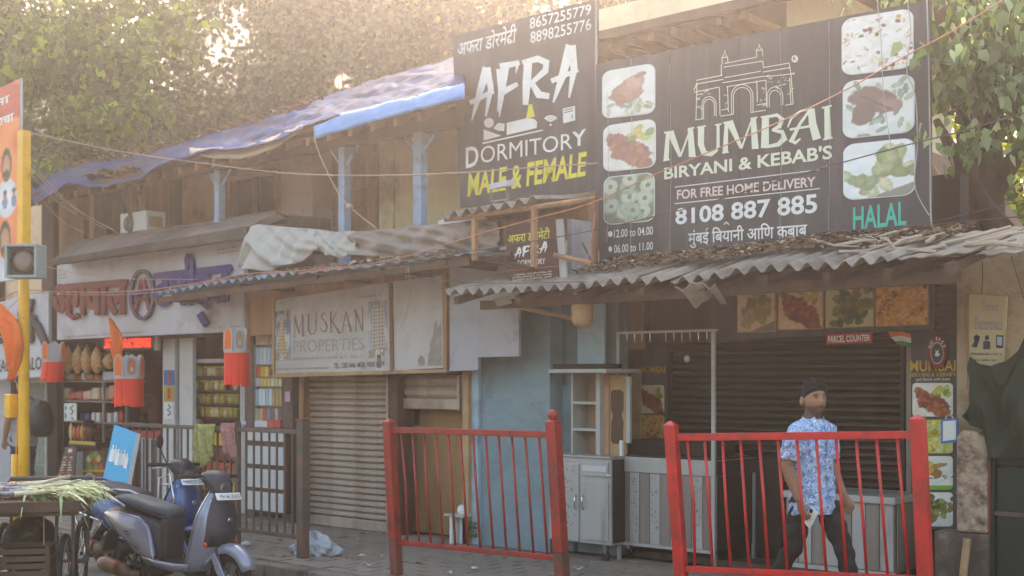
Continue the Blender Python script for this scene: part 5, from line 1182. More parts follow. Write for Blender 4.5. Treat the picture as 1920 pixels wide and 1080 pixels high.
# political banner, plain portraits
BN = thing('street_banner', 'orange vertical street banner with portraits and Hindi headlines at the left edge', 'banner', W(0, 525, 7.0))
bq = [(-90, 208), (37, 148), (37, 523), (-90, 537)]
part('backing', pbox(MB(), [(-90, 206), (40, 146), (40, 524), (-90, 539)], 6.97, .02), m_ledge, BN)
def bnf(U, Vv):
    C = basec(U, Vv, '#e0662a', '#ee8a48', 3, 4); C = ell(C, U, Vv, .6, .95, .9, .09, -8, '#c94a30', 3, .05)
    C = ell(C, U, Vv, .60, .45, .10, .11, 0, '#4fa6cf', 12, .08)
    for cx, cy, s, sh in ((.82, .58, 1, '#dfe2e8'), (.80, .2, 1.15, '#c9ccd6'), (.2, .6, 1, '#dfe2e8'), (.25, .2, 1.1, '#c9ccd6')):
        C = ell(C, U, Vv, cx, cy-.16*s, .15*s, .10*s, 0, sh, 5, .05, .05); C = ell(C, U, Vv, cx, cy+.01, .085*s, .07*s, 90, '#2e2320', 6, .06)
        C = ell(C, U, Vv, cx, cy, .062*s, .055*s, 90, '#c08a68', 7, .04, .08); C = ell(C, U, Vv, cx, cy-.035*s, .045*s, .02*s, 0, '#3a2c26', 8, .1)
    for k in range(8):
        cx = .05+k*.125; C = ell(C, U, Vv, cx, .40, .035, .035, 0, '#6f87a8', 9, .05); C = ell(C, U, Vv, cx, .435, .026, .022, 90, '#a87858', 9, .05); C = ell(C, U, Vv, cx, .452, .028, .012, 0, '#2e2320', 4, .05)
    return C
picture(bil(bq, 6.97, -.004), 60, 110, bnf, BN, 'printed_face')
T('शवसेना', quad(-60, 19, 205, 226, 172, 192), 6.97, m_letw, BN, bold=.03, dy=-.007)
T('हादक शभचा', quad(-70, 27, 250, 268, 211, 230), 6.97, m_letw, BN, bold=.03, dy=-.007)
# flags
def flag(name, pts, Y, m, label, cat, th=.012, wav=.03, sub=5):
    """a cloth outline given as left and right edges"""
    L_, R_ = pts
    def f(u, v):
        k = v*(len(L_)-1); i = min(int(k), len(L_)-2); t = k-i
        a = (L_[i][0]*(1-t)+L_[i+1][0]*t, L_[i][1]*(1-t)+L_[i+1][1]*t); b = (R_[i][0]*(1-t)+R_[i+1][0]*t, R_[i][1]*(1-t)+R_[i+1][1]*t)
        p = W(a[0]*(1-u)+b[0]*u, a[1]*(1-u)+b[1]*u, Y); p.y += wav*math.sin(u*9+v*6)+wav*.6*math.sin(u*17-v*5); return p
    return solo(name, MB().slab(f, 16, 20, (0, th, 0)), m, label, cat, smooth=True)
flag('orange_flag', ([(-40, 560), (-40, 606), (-4, 614), (12, 640), (15, 680), (19, 712)], [(2, 572), (29, 592), (39, 614), (40, 645), (31, 684), (22, 714)]), 6.8, m_orange, 'big orange flag drooping left of the yellow pole', 'flag')
flag('orange_pennant', ([(203, 596), (206, 630), (210, 660), (220, 700)], [(205, 598), (232, 632), (226, 665), (222, 700)]), 8.6, m_orange, 'narrow orange pennant hanging in front of the shop sign', 'pennant', wav=.02)
def lantern(x0, x1, yt, ymid, yb, Y, label, tilt=0, ribs=True):
    o = thing('cloth_lantern', label, 'lantern', W((x0+x1)/2, yb, Y), 'red and grey hanging cloth lanterns' if False else None)
    xc, hw = (x0+x1)/2, (x1-x0)/2; c = W(xc, ymid, Y); r = (XX(x1, Y)-XX(x0, Y))/2*.8
    zt2, zm, zb2 = ZZ(xc, yt, Y), ZZ(xc, ymid, Y), ZZ(xc, yb, Y)
    part('crown', MB().lathe([(r*.86, 0), (r*.86, (zt2-zm)*.45), (r*.5, (zt2-zm)*.5), (.01, (zt2-zm)*.52)], 14, TR(c.x, c.y, zm)), m_greyp, o)
    for k in range(6):
        aa = -math.pi/2+.9*PH+.55+k*math.pi/3; ht = zt2-zm; hw_ = .50; Mx = TR(c.x, c.y, zm) @ RZ(aa)
        out = [(-hw_*r, 0), (hw_*r, 0), (hw_*r, ht*.62), (hw_*r*.75, ht*.85), (0, ht), (-hw_*r*.75, ht*.85), (-hw_*r, ht*.62)]
        part('arch_panel', MB().prism([Mx @ V((r*.93, y_, z_)) for y_, z_ in out], Mx.to_3x3() @ V((.004, 0, 0))), m_ledge, o)
        out2 = [(y_*.74, .02+z_*.88) for y_, z_ in out]
        part('arch_print', MB().prism([Mx @ V((r*.93+.006, y_, z_)) for y_, z_ in out2], Mx.to_3x3() @ V((.002, 0, 0))), m_orange if k % 2 else m_greyp, o)
    part('hem_ring', MB().lathe([(r, -.02), (r*1.01, .02)], 14, TR(c.x, c.y, zm)), m_ledge, o)
    rg2 = random.Random(int(x0))
    for k in range(12):
        a = 2*math.pi*k/12; a2 = a+2*math.pi/12*.93; sl2 = rg2.uniform(-.02, .02)
        mb = MB().slab(lambda u, v: V((c.x+r*math.cos(a+(a2-a)*u)*(1+.08*(1-v))+tilt*(1-v), c.y+r*math.sin(a+(a2-a)*u), zm-.02+(zb2-zm+sl2)*(1-v))), 2, 4, (0, .003, 0))
        part('streamer', mb, m_redcl, o)
    return o, c, r, zm, zt2
l1 = lantern(88, 113, 640, 676, 712, 8.2, 'ragged red cloth lantern blown sideways next to the salon sign', -.06)
l2 = lantern(224, 260, 664, 707, 757, 8.2, 'red cloth lantern with a printed orange figure hanging below the LED strip')
l3 = lantern(426, 461, 613, 658, 720, 8.2, 'red cloth lantern with a printed blessing figure hanging in front of the jar shelf')
for (o, c, r, zm, zt2), col_, c2 in ((l2, '#c8501e', '#d8a090'), (l3, '#b08a5a', '#b8a8a0')):
    def fn(U, Vv, col_=col_, c2=c2):
        C = basec(U, Vv, '#8a8488', '#9a9498', 2); C = ell(C, U, Vv, .5, .5, .36, .46, 0, col_, 3, .05, .1); C = ell(C, U, Vv, .5, .62, .13, .13, 0, '#c06a3a', 4, .1); C = ell(C, U, Vv, .5, .32, .2, .18, 0, c2, 5, .2); return C
    picture(lambda u, v, c=c, r=r, zm=zm, zt2=zt2: V((c.x+r*(1.0+.02)*math.cos(-math.pi/2+.9*PH+.55)-(u-.5)*r*.66*math.sin(-math.pi/2+.9*PH+.55)-.0, c.y+r*1.02*math.sin(-math.pi/2+.9*PH+.55)+(u-.5)*r*.66*math.cos(-math.pi/2+.9*PH+.55), zm+.03+(zt2-zm)*.72*v)), 14, 18, fn, o, 'printed_figure', rounded=.3)
flag('red_streamer', ([(228, 712), (216, 738), (208, 756)], [(232, 714), (220, 742), (214, 757)]), 8.15, m_redcl, 'thin red and white twisted streamer beside the middle lantern', 'streamer', wav=.01)

# ================================================================= DARK RAILING WITH CLOTHS
RL = thing('railing', 'brown weathered iron railing in front of the shops with a thick end post', 'railing', (XX(400, 7.4), 7.4, 0))
YRL = 7.42
a0, a1 = XX(232, YRL), XX(560, YRL)
zr1, zr0 = .98+.33, ZZ(500, 1003, YRL)
zr1 = ZZ(400, 803, YRL)
def rbar(px, zb0, wd=.017, nm='baluster', tp=None):
    X = XX(px, YRL); part(nm, MB().box(X-wd/2, X+wd/2, YRL-wd/2, YRL+wd/2, zb0, tp or zr1-.02), m_pole, RL)
part('top_rail', MB().box(a0, XX(561, YRL), YRL-.02, YRL+.02, zr1-.02, zr1+.02), m_pole, RL, bevel=.004)
part('bottom_rail', MB().box(XX(447, YRL), XX(561, YRL), YRL-.02, YRL+.02, zr0, zr0+.035), m_pole, RL, bevel=.004)
part('bottom_rail', MB().box(a0, XX(372, YRL), YRL-.02, YRL+.02, zr0, zr0+.035), m_pole, RL, bevel=.004)
part('bottom_rail', MB().box(XX(376, YRL), XX(444, YRL), YRL-.02, YRL+.02, zr0, zr0+.035), m_pole, RL, bevel=.004)
for px in (236, 249, 262, 275, 288, 301, 314, 327, 340, 352, 363, 385, 397, 408, 421, 433, 462, 476, 490, 505, 519, 534, 549): rbar(px, zr0+.035)
for px in (374, 446): rbar(px, 0.0, .045, 'post', zr1+.08)
X = XX(568, YRL); part('end_post', MB().box(X-.045, X+.045, YRL-.045, YRL+.045, 0, ZZ(568, 788, YRL)), m_pole, RL, bevel=.008)
part('post_cap', MB().prism([V((X-.05, YRL-.05, ZZ(568, 788, YRL))), V((X+.05, YRL-.05, ZZ(568, 788, YRL))), V((X+.05, YRL+.05, ZZ(568, 788, YRL))), V((X-.05, YRL+.05, ZZ(568, 788, YRL)))], (0, 0, .015)), m_rust, RL)
def hung(name, x0, x1, yt, ybf, m, label, Y, seed, cols=None):
    r = np.random.RandomState(seed).rand(4)*6
    def f(u, v):
        px = x0+(x1-x0)*u+4*(1-v)*math.sin(r[0]); p = W(px, yt*v+ybf(u)*(1-v), Y); p.y += .03*math.sin(u*14+r[1]+v*2)-.02*math.sin(v*3); return p
    return solo(name, MB().slab(f, 18, 12, (0, .01, 0)), m, label, 'cloth', smooth=True)
m_gcl = mat('green_print_cloth', '#8f8f4a', .9, var=.35, vs=26, dirt='#b8a878', da=.5, ds=18, bump=.3)
hung('hanging_cloth', 366, 399, 795, lambda u: 868+12*math.sin(u*5), m_gcl, 'yellow-green patterned cloth draped over the railing', YRL-.04, 1)
hung('hanging_cloth', 415, 440, 793, lambda u: 846+16*u, mat('pink_cloth', '#b08078', .9, var=.3, vs=20, dirt='#8a3a52', da=.4, ds=9), 'pink and maroon cloth draped over the railing right of the green one', YRL-.04, 2)

# ================================================================= RED FENCES
def fence(posts, rails, bars, m, label, finial, dback=.0, loc=None):
    """posts: [(x_top,y_top,x_bot,y_bot,depth)], rails: two lines, bars n"""
    A = [D(*posts[0][:2], posts[0][4]), D(*posts[0][2:4], posts[0][4])]; B = [D(*posts[1][:2], posts[1][4]), D(*posts[1][2:4], posts[1][4])]
    o = thing('red_fence', label, 'fence', (A[1]+B[1])/2)
    dirh = V((B[0].x-A[0].x, B[0].y-A[0].y, 0)).normalized(); nrm = V((-dirh.y, dirh.x, 0))
    def post(T_, Bt, wd, nm):
        def rect_(p, w_): return [p+dirh*(sx*w_)+nrm*(sy*w_) for sx, sy in ((-1, -1), (1, -1), (1, 1), (-1, 1))]
        ax = (Bt-T_).normalized(); fend = T_+ax*((Bt-T_).length*1.0); split = T_+(fend-T_)*.76
        part(nm, MB().loft([rect_(T_, wd), rect_(split, wd)]), m, o, bevel=.006)
        part('post_foot', MB().loft([rect_(split, wd*.995), rect_(fend, wd*.995)]), m_rust, o, bevel=.006)
        part('post_cap', MB().loft([rect_(T_-ax*.001, wd*1.02), rect_(T_-ax*.03, .006)]), m, o)
    post(A[0], A[1], .041, 'post'); post(B[0], B[1], .045, 'post')
    if finial:
        c = B[0]+V((0, 0, .055)); part('ball_finial', MB().ball(tuple(c), .042, 14, 9), m, o, smooth=True)
    (r1a, r1b), (r0a, r0b) = rails
    dA, dB = posts[0][4], posts[1][4]
    P1, P2, P3, P4 = D(*r1a, dA), D(*r1b, dB), D(*r0a, dA), D(*r0b, dB)
    for (p, q_), hgt in (((P1, P2), .025), ((P3, P4), .021)):
        part('rail', MB().loft([[e+nrm*.02*a_+V((0, 0, hgt*b_)) for a_, b_ in ((-1, -1), (1, -1), (1, 1), (-1, 1))] for e in (p, q_)]), m, o, bevel=.004)
    n = bars; r = random.Random(n)
    for k in range(n):
        t = (k+.75)/(n+.5); a = P1.lerp(P2, t)-V((0, 0, .024)); b = P3.lerp(P4, t)+V((0, 0, .020)); mid = (a+b)/2+dirh*(r.uniform(-.005, .005) if k else .02)+nrm*r.uniform(-.005, .005)
        part('bar', MB().tube([a, mid, b], .0105, 8), m, o, smooth=True)
    return o
fence([(729, 791, 744, 1078, 10.45), (1037, 791, 1056, 1112, 9.35)], (((736, 806), (1030, 815)), ((748, 1017), (1046, 1046))), 12, m_red, 'red iron railing panel with a ball finial in front of the plywood door', True)
fence([(1258, 797, 1284, 1180, 8.6), (1721, 786, 1742, 1235, 7.75)], (((1264, 820), (1712, 815)), ((1278, 1066), (1734, 1086))), 12, m_redb, 'bright red leaning railing panel in front of the walking man', False)

# ================================================================= STEEL FURNITURE OF THE RESTAURANT
m_steeld2 = mat('hole_grey', '#5c544e', .6)
# cabinet with two doors
Yc = 9.08
def X_(px, Y=Yc): return XX(px, Y)
zt1 = ZZ(1095, 854, Yc); zb1 = ZZ(1095, 1018, Yc)
CA = thing('steel_cabinet', 'small steel cabinet on wheels with two doors and a drawer', 'cabinet', (X_(1090), Yc, 0))
part('body', MB().box(X_(1030), X_(1146), Yc, Yc+.5, zb1, zt1-.02), m_steel, CA, bevel=.006)
part('top', MB().box(X_(1028), X_(1147), Yc-.02, Yc+.52, zt1-.018, zt1), m_steel, CA, bevel=.003)
part('side_plate', MB().box(X_(1146)+.001, X_(1146)+.012, Yc+.02, Yc+.5, zb1+.02, zt1-.03), m_dark, CA)
d1 = part('door', MB().box(X_(1031.5), X_(1086.5), Yc-.016, Yc-.001, ZZ(1060, 1012, Yc), ZZ(1060, 868, Yc)), m_steel, CA, bevel=.005)
d2 = part('door', MB().box(X_(1091), X_(1142), Yc-.016, Yc-.001, ZZ(1115, 1013, Yc), ZZ(1115, 902, Yc)), m_steel, CA, bevel=.005)
part('drawer', MB().box(X_(1091), X_(1142), Yc-.016, Yc-.001, ZZ(1115, 893, Yc), ZZ(1115, 866, Yc)), m_steel, CA, bevel=.005)
part('drawer_lip', MB().box(X_(1094), X_(1139), Yc-.022, Yc-.0165, ZZ(1115, 884, Yc), ZZ(1115, 873, Yc)), m_white, CA)
r_ = random.Random(2); mb = MB()
for k in range(46):
    px = 1055+r_.random()*22*(.4+.6*math.sin(k)); py = 880+k*2.6; p = W(px, py, Yc-.0175); mb.add([p+V((.007*math.cos(R(a)), 0, .007*math.sin(R(a)))) for a in range(0, 360, 60)], [tuple(range(6))])
part('vent_holes', mb, m_black, d1, kind='stuff')
for px, dd in ((1082, d1), (1096, d2)): part('handle', MB().tube([W(px, 938, Yc-.016), W(px, 934, Yc-.045), W(px, 922, Yc-.045), W(px, 918, Yc-.016)] if False else [V((X_(px), Yc-.016, ZZ(px, 955, Yc))), V((X_(px), Yc-.04, ZZ(px, 950, Yc))), V((X_(px), Yc-.04, ZZ(px, 932, Yc))), V((X_(px), Yc-.016, ZZ(px, 928, Yc)))], .007, 6), m_chrome, dd, smooth=True)
part('towel_bar', MB().tube([V((X_(1141), Yc-.03, ZZ(1145, 891, Yc))), V((X_(1149), Yc-.04, ZZ(1145, 891, Yc)))], .008, 6), m_letw, CA)
for px in (1036, 1130):
    for dy in (.05, .42): part('castor', MB().lathe([(.0, -.014), (.045, -.014), (.045, .014), (0, .014)], 14, TR(X_(px), Yc+dy, .045) @ RX(R(90))), m_black, CA); part('castor_fork', MB().box(X_(px)-.02, X_(px)+.02, Yc+dy-.02, Yc+dy+.02, .07, zb1), m_chrome, CA)
# counter with apron and panelled front
Y2 = 9.27
zc1, zc2, zc3 = ZZ(1250, 860, Y2), ZZ(1250, 889, Y2), ZZ(1250, 1030, Y2)
CT = thing('steel_counter', 'long stained steel serving counter on thin legs beneath the hanging rack', 'counter', (XX(1250, Y2), Y2, 0))
xa, xb = XX(1157, Y2), XX(1341, Y2)
part('apron', MB().box(xa, xb, Y2, Y2+.72, zc2, zc1), m_steel, CT, bevel=.005)
nP = 9
for k in range(nP):
    u0 = xa+.02+(xb-xa-.04)*k/nP; u1 = xa+.02+(xb-xa-.04)*(k+1)/nP-.006
    part('panel', MB().box(u0, u1, Y2+.012, Y2+.02, zc3+.03, zc2-.004), m_steeld if k % 2 == 0 else m_steel, CT, bevel=.002)
    mb = MB()
    if k % 2:
        for j in range(26):
            p = V((r_.uniform(u0+.02, u1-.02), Y2+.0105, r_.uniform(zc3+.1, zc2-.02))); mb.add([p+V((.006*math.cos(R(a)), 0, .006*math.sin(R(a)))) for a in range(0, 360, 60)], [tuple(range(6))])
        part('vent_holes', mb, m_steeld2, CT, kind='stuff')
part('inner_body', MB().box(xa+.03, xb-.02, Y2+.03, Y2+.7, zc3+.03, zc2-.004), m_dark, CT)
part('side_sheet', MB().box(xb+.001, xb+.006, Y2+.02, Y2+.7, zc2+.004, zc1-.004), m_dark, CT)
part('bottom_rail', MB().box(xa, xb, Y2, Y2+.03, zc3, zc3+.028), m_steel, CT)
for x in (xa, xb-.03):
    for y in (Y2-.001, Y2+.68): part('leg', MB().box(x, x+.03, y, y+.03, 0.0, zc2-.001), m_steel, CT)
part('work_top', MB().box(xa+.01, xb-.01, Y2+.01, Y2+.71, zc1+.001, zc1+.02), m_black, CT)
part('grill_box', MB().box(XX(1172, Y2+.1), XX(1325, Y2+.1), Y2+.1, Y2+.6, zc1+.021, zc1+.15), m_dark, CT, bevel=.01)
# hanging rack frame
HR = thing('hanging_rack', 'thin steel rack frame with a row of meat hooks above the serving counter', 'rack', (XX(1250, 9.3), 9.3, 0))
Yh = 9.3; zt2 = ZZ(1250, 624, Yh)
part('upright', MB().box(XX(1156, Yh), XX(1160, Yh), Yh, Yh+.025, zc1+.02, zt2), m_ledge, HR)
part('upright', MB().box(XX(1338, Yh), XX(1344, Yh), Yh-.04, Yh-.01, .1, zt2), m_ledge, HR)
part('cross_bar', MB().box(XX(1156, Yh), XX(1344, Yh), Yh, Yh+.02, zt2, zt2+.022), m_ledge, HR)
for px in (1174, 1188, 1202, 1217, 1247, 1262, 1277, 1292, 1308, 1324):
    p = V((XX(px, Yh), Yh+.01, zt2)); part('hook', MB().tube([p, p+V((.004, 0, -.04)), p+V((0, 0, -.07)), p+V((.012, 0, -.082)), p+V((.02, 0, -.07))], .0035, 5), m_chrome, HR)
solo('paper_ball', MB().ball(tuple(W(1288, 673, 9.9)), (.03, .03, .035), 7, 5), m_letw, 'small white paper knot hanging before the brown shutter', 'paper')
# tall shelf unit
SU = thing('tall_shelf', 'narrow open steel shelf unit with peach back panel standing on the cabinet', 'shelf', (XX(1098, 9.2), 9.2, zt1))
Ysu = 9.2; z0 = zt1+.001; zt3 = ZZ(1095, 697, Ysu)
m_peach = mat('peach_laminate', '#b89074', .7, var=.15, vs=2, dirt='#8f6e58', da=.3)
part('back', MB().box(XX(1073, Ysu), XX(1125, Ysu), Ysu+.24, Ysu+.26, z0, zt3), m_peach, SU)
part('upright', MB().box(XX(1071, Ysu), XX(1074, Ysu), Ysu, Ysu+.24, z0, zt3), m_ledge, SU)
part('upright', MB().box(XX(1117, Ysu), XX(1125, Ysu), Ysu, Ysu+.24, z0, zt3), m_ledge, SU)
for y in (757, 807): part('shelf', MB().box(XX(1074, Ysu)+.001, XX(1117, Ysu)-.001, Ysu, Ysu+.24, ZZ(1095, y+1, Ysu), ZZ(1095, y-4, Ysu)), m_ledge, SU)
BP = thing('cut_board', 'beige laminate side panel with a scalloped worn opening beside the shelf unit', 'board', (XX(1155, 9.3), 9.3, zt1))
part('panel', MB().box(XX(1126, 9.25), XX(1141, 9.25), 9.25, 9.28, z0, ZZ(1130, 700, 9.25)), m_peach, BP)
part('panel', MB().box(XX(1142, 9.27), XX(1173, 9.27), 9.27, 9.30, z0, ZZ(1150, 703, 9.27)), m_winframe, BP)
sc_ = [(1146, 735), (1150, 731), (1164, 731), (1169, 735), (1169, 768), (1165, 778), (1169, 790), (1168, 828), (1163, 832), (1150, 832), (1146, 826), (1147, 790), (1150, 780), (1146, 768)]
part('cut_out', MB().prism([W(x, y, 9.27) for x, y in sc_], (0, -.004, 0)), m_brown, BP)
part('white_edge', MB().box(XX(1173.5, 9.26), XX(1181, 9.26), 9.26, 9.29, ZZ(1177, 831, 9.26), ZZ(1177, 706, 9.26)), m_ledge, BP)
part('white_edge', MB().box(XX(1162, 9.24), XX(1167, 9.24), 9.235, 9.265, z0, ZZ(1165, 826, 9.24)), m_letw, BP)
# right counter
Y3 = 9.25
RC = thing('steel_counter', 'steel display counter behind the walking man', 'counter', (XX(1590, Y3), Y3, 0))
xa, xb = XX(1474, Y3), XX(1676, Y3); za, zb3_ = ZZ(1590, 927, Y3), ZZ(1590, 940, Y3)
part('top', MB().box(xa-.02, xb+.02, Y3-.03, Y3+.6, zb3_, za), m_steel, RC, bevel=.004)
n3_ = 8
for k in range(n3_):
    u0 = xa+(xb-xa)*k/n3_; part('panel', MB().box(u0+.002, u0+(xb-xa)/n3_-.006, Y3, Y3+.012, .16, zb3_-.004), m_steel if k % 2 else m_steeld, RC, bevel=.002)
part('body', MB().box(xa, xb, Y3+.014, Y3+.58, .14, zb3_-.004), m_steeld, RC)
part('bottom_rail', MB().box(xa, xb+.01, Y3-.005, Y3+.012, .115, .15), m_ledge, RC)
for x in (xa, xb-.03):
    for y in (Y3+.02, Y3+.53): part('leg', MB().box(x, x+.03, y, y+.03, 0, .138), m_steel, RC)
part('side_grille', MB().box(xb+.012, xb+.02, Y3+.03, Y3+.5, .2, zb3_-.01), m_steeld, RC)
# small white stool by the door
WS = thing('side_table', 'small white side table by the plywood door', 'table', (XX(855, 9.05), 9.05, 0))
part('top', MB().box(XX(832, 9.0), XX(868, 9.0), 9.0, 9.3, ZZ(850, 969, 9.0), ZZ(850, 965, 9.0)), m_ledge, WS)
part('leg_panel', MB().box(XX(843, 9.02), XX(847, 9.02), 9.02, 9.28, 0, ZZ(850, 970, 9.0)), m_letw, WS)
part('leg_panel', MB().box(XX(851, 9.02), XX(866, 9.02), 9.1, 9.12, 0, ZZ(850, 970, 9.0)), m_white, WS)
solo('white_bundle', MB().ball(tuple(W(866, 957, 9.1)), (.05, .05, .06), 9, 6), m_letw, 'round white plastic bundle on the small side table', 'bundle', smooth=True)
# weeds at the wall foot
r_ = random.Random(4); vs = MB()
for k in range(70):
    p = W(882+r_.uniform(-8, 12), 1005, 9.1); p.z = .08+r_.random()*.16; a = r_.random()*6.28; d = V((math.cos(a), math.sin(a), r_.uniform(-.3, .6)))*.03; e = V((-d.y, d.x, 0))*.5
    vs.add([p-d, p+e, p+d, p-e], [(0, 1, 2, 3)])
setp(solo('weed', vs, cm('#5d7a34')), 'tiny green weed growing at the foot of the pale blue pier', 'weed')

# ================================================================= RIGHT PIER, CLOTH, GATE
RW = thing('plaster_pier', 'cracked beige plaster wall pier at the right with a lower peeling buttress', 'wall', (XX(1830, 9.4), 9.4, 0))
part('wall', MB().box(XX(1794, 9.45), XX(1990, 9.45), 9.45, 9.7, 0, 2.74), m_plast, RW)
mb = MB(); xp0, xp1 = XX(1797, 9.3), XX(1856, 9.3); zpt = ZZ(1825, 806, 9.3)
prof = [(xp0, .52), (xp0, zpt-.05), (xp0+.05, zpt), (xp1-.08, zpt-.01), (xp1-.02, zpt-.06), (xp1, zpt-.16), (xp1, .52)]
part('buttress', MB().prism([V((x, 9.25, z)) for x, z in prof], (0, .195, 0)), m_plast2, RW, bevel=.02)
part('buttress_base', MB().box(XX(1752, 9.24), xp1+.01, 9.235, 9.44, 0, .515), m_plastd, RW, bevel=.01)
part('red_edge', MB().box(xp1+.001, xp1+.012, 9.26, 9.43, .52, zpt-.2), cm('#8a4636', .8), RW)
part('base_stick', MB().tube([W(1806, 1080, 9.15), W(1814, 1010, 9.2)], .03, 6), m_winframe, RW)
tstrokes([([(1842, 490), (1843, 520), (1841, 552)], 1.6)], 0, 0, 1, 9.45, m_brown, RW, 'crack')
ES = thing('electronics_sign', 'faded beige electronics repair sign with three small device icons on the plaster wall', 'signboard', W(1850, 690, 9.38))
part('board', pbox(MB(), [(1816, 552), (1888, 556), (1880, 688), (1817, 686)], 9.38, .03), mat('sign_beige', '#c9b78e', .7, var=.06, dirt='#a8946e', da=.3, bump=0), ES)
part('rusty_frame', pbox(MB(), [(1812, 550), (1816, 551), (1817, 730), (1813, 731)], 9.37, .03), m_brown2, ES)
m_purp = mat('print_faded_purple', '#a894a4', .6, var=.05, bump=0); m_navy = mat('print_navy', '#2e3850', .6, bump=0)
T('Tommy', quad(1842, 1872, 565, 587, 567, 589), 9.38, m_purp, ES); T('Electronics', quad(1828, 1880, 594, 618, 596, 620), 9.38, m_purp, ES)
for ic in ([[(1822, 650), (1834, 628), (1838, 632), (1832, 652)], [(1826, 632), (1832, 626), (1836, 640), (1828, 644)]], [[(1844, 655), (1844, 641), (1850, 638), (1857, 641), (1857, 655)], [(1847, 637), (1848, 629), (1854, 629), (1855, 637)]], [[(1868, 652), (1868, 628), (1882, 629), (1881, 653)]]):
    mb = MB()
    for pl in ic: mb.add([W(x, y, 9.38)+V((0, -.005, 0)) for x, y in pl], [tuple(range(len(pl)))])
    part('device_icon', mb, m_navy, ES)
part('device_icon', MB().add([W(x, y, 9.38)+V((0, -.007, 0)) for x, y in ((1870, 631), (1880, 632), (1879, 648), (1870, 647))], [(0, 1, 2, 3)]), cm('#aeb6bc'), ES)
squig(quad(1820, 1880, 659, 666, 660, 667), 9.38, m_navy, ES, 1, 4, dens=28); squig(quad(1828, 1868, 671, 677, 672, 678), 9.38, m_navy, ES, 1, 5, dens=20)
def gcl(u, v):
    xt = 1816+130*u; yt = np.interp(xt, [1816, 1830, 1860, 1885, 1905, 1946], [668, 682, 686, 678, 655, 590]); xb_ = 1803+143*u; yb_ = np.interp(xb_, [1803, 1815, 1840, 1856, 1946], [780, 798, 806, 858, 862])
    mid = 1830+116*u; k = math.sin(math.pi*v)
    p = W((xb_*(1-v)+xt*v)*(1-k*.6)+k*.6*mid, yb_*(1-v)+yt*v, 9.18); p.y += .035*math.sin(u*11+v*7)+.025*math.sin(v*13-u*5+2*math.sin(u*6))+.007*math.sin(u*26+v*9+2*math.sin(v*7))-.03*k; return p
solo('green_cloth', MB().slab(gcl, 80, 56, (0, .01, 0)), m_greencl, 'dark green tarpaulin hung over the gate at the right edge', 'tarpaulin', smooth=True)
GT = thing('metal_gate', 'dark green panelled metal gate under the hanging green tarpaulin', 'gate', (XX(1890, 9.3), 9.3, 0))
xg = XX(1866, 9.3)
part('frame', MB().box(xg-.05, xg, 9.28, 9.36, 0, 1.5), m_gate, GT)
for k in range(3):
    part('panel', MB().box(xg+.012+k*.3, xg+.30+k*.3, 9.30, 9.33, .05+0*k, 1.02), m_gate, GT, bevel=.006); part('panel', MB().box(xg+.012+k*.3, xg+.30+k*.3, 9.30, 9.33, 1.035, 1.45), m_gate, GT, bevel=.006)
part('hinge_bar', MB().box(xg+.0, xg+1, 9.285, 9.299, .66, .69), m_pole, GT)
part('latch', MB().tube([V((xg-.03, 9.26, 1.0)), V((xg-.03, 9.24, 1.08)), V((xg-.03, 9.26, 1.16))], .012, 6), m_pole, GT)

# AC unit, chimney pot etc. on the hood
AC = thing('air_conditioner', 'white outdoor air-conditioner unit resting on the slab hood', 'air conditioner', W(262, 432, 9.0))
x0, x1 = XX(227, 8.97), XX(276, 8.97); z0, z1_ = 3.612, 3.612+.24
M_ = TR((x0+x1)/2, 9.1, 0)
part('casing', MB().box(x0, x1, 8.955, 9.25, z0, z1_+.02), m_white, AC, bevel=.012)
cc_ = W(241, 424, 8.945); part('fan_grille', MB().lathe([(.10, 0), (.10, .012), (0, .012)], 24, TR(cc_.x, 8.948, (z0+z1_)/2-.01) @ RX(R(90))), m_dark, AC)
for k in range(4): part('grille_ring', MB().lathe([(.02+.025*k, 0), (.025+.025*k, 0), (.025+.025*k, .006), (.02+.025*k, .006)], 24, TR(cc_.x, 8.934, (z0+z1_)/2-.01) @ RX(R(90)), cap=False), m_ledge, AC)
part('side_plate', MB().box(x1+.001, x1+.006, 9.0, 9.2, z0+.05, z1_-.05), m_winframe, AC)
bgm = bagmesh(G(568, 1040, 0).x, G(568, 1040).y+.12, 0.0, .50, .17, .34, 5, False); bb_ = MB(); cg = G(568, 1040, 0); rb_ = random.Random(2)
def bagf(u, v):
    a = u*2*math.pi; th = v*math.pi/2; k = 1+.16*math.sin(a*3+v*4)+.12*math.sin(a*7-v*9)+.07*math.sin(a*13+v*17)
    return V((cg.x+.27*math.cos(a)*math.cos(th)*k, cg.y+.14+.17*math.sin(a)*math.cos(th)*k, .003+.17*math.sin(th)*(1+.22*math.sin(a*4+1))+.012*math.sin(a*11+v*21)))
solo('plastic_bag', bb_.grid(bagf, 60, 14), mat('white_plastic', '#b4b8ba', .5, var=.1, bump=.8, bs=22), 'crumpled white plastic bag lying behind the railing end post', 'plastic bag')
solo('wrapper', bagmesh(G(462, 1025).x, G(462, 1025).y, 0, .12, .06, .1, 8, False), cm('#c9cfd0', .3), 'small silver wrapper on the pavement beside the scooter', 'wrapper', smooth=True)
solo('litter_scrap', MB().slab(lambda u, v: G(884+14*u, 1066-3*v, .012+.02*math.sin(u*4))+V((0, .0, 0)), 4, 2, (0, 0, .003)), m_letw, 'white paper scrap in front of the first red fence', 'litter')

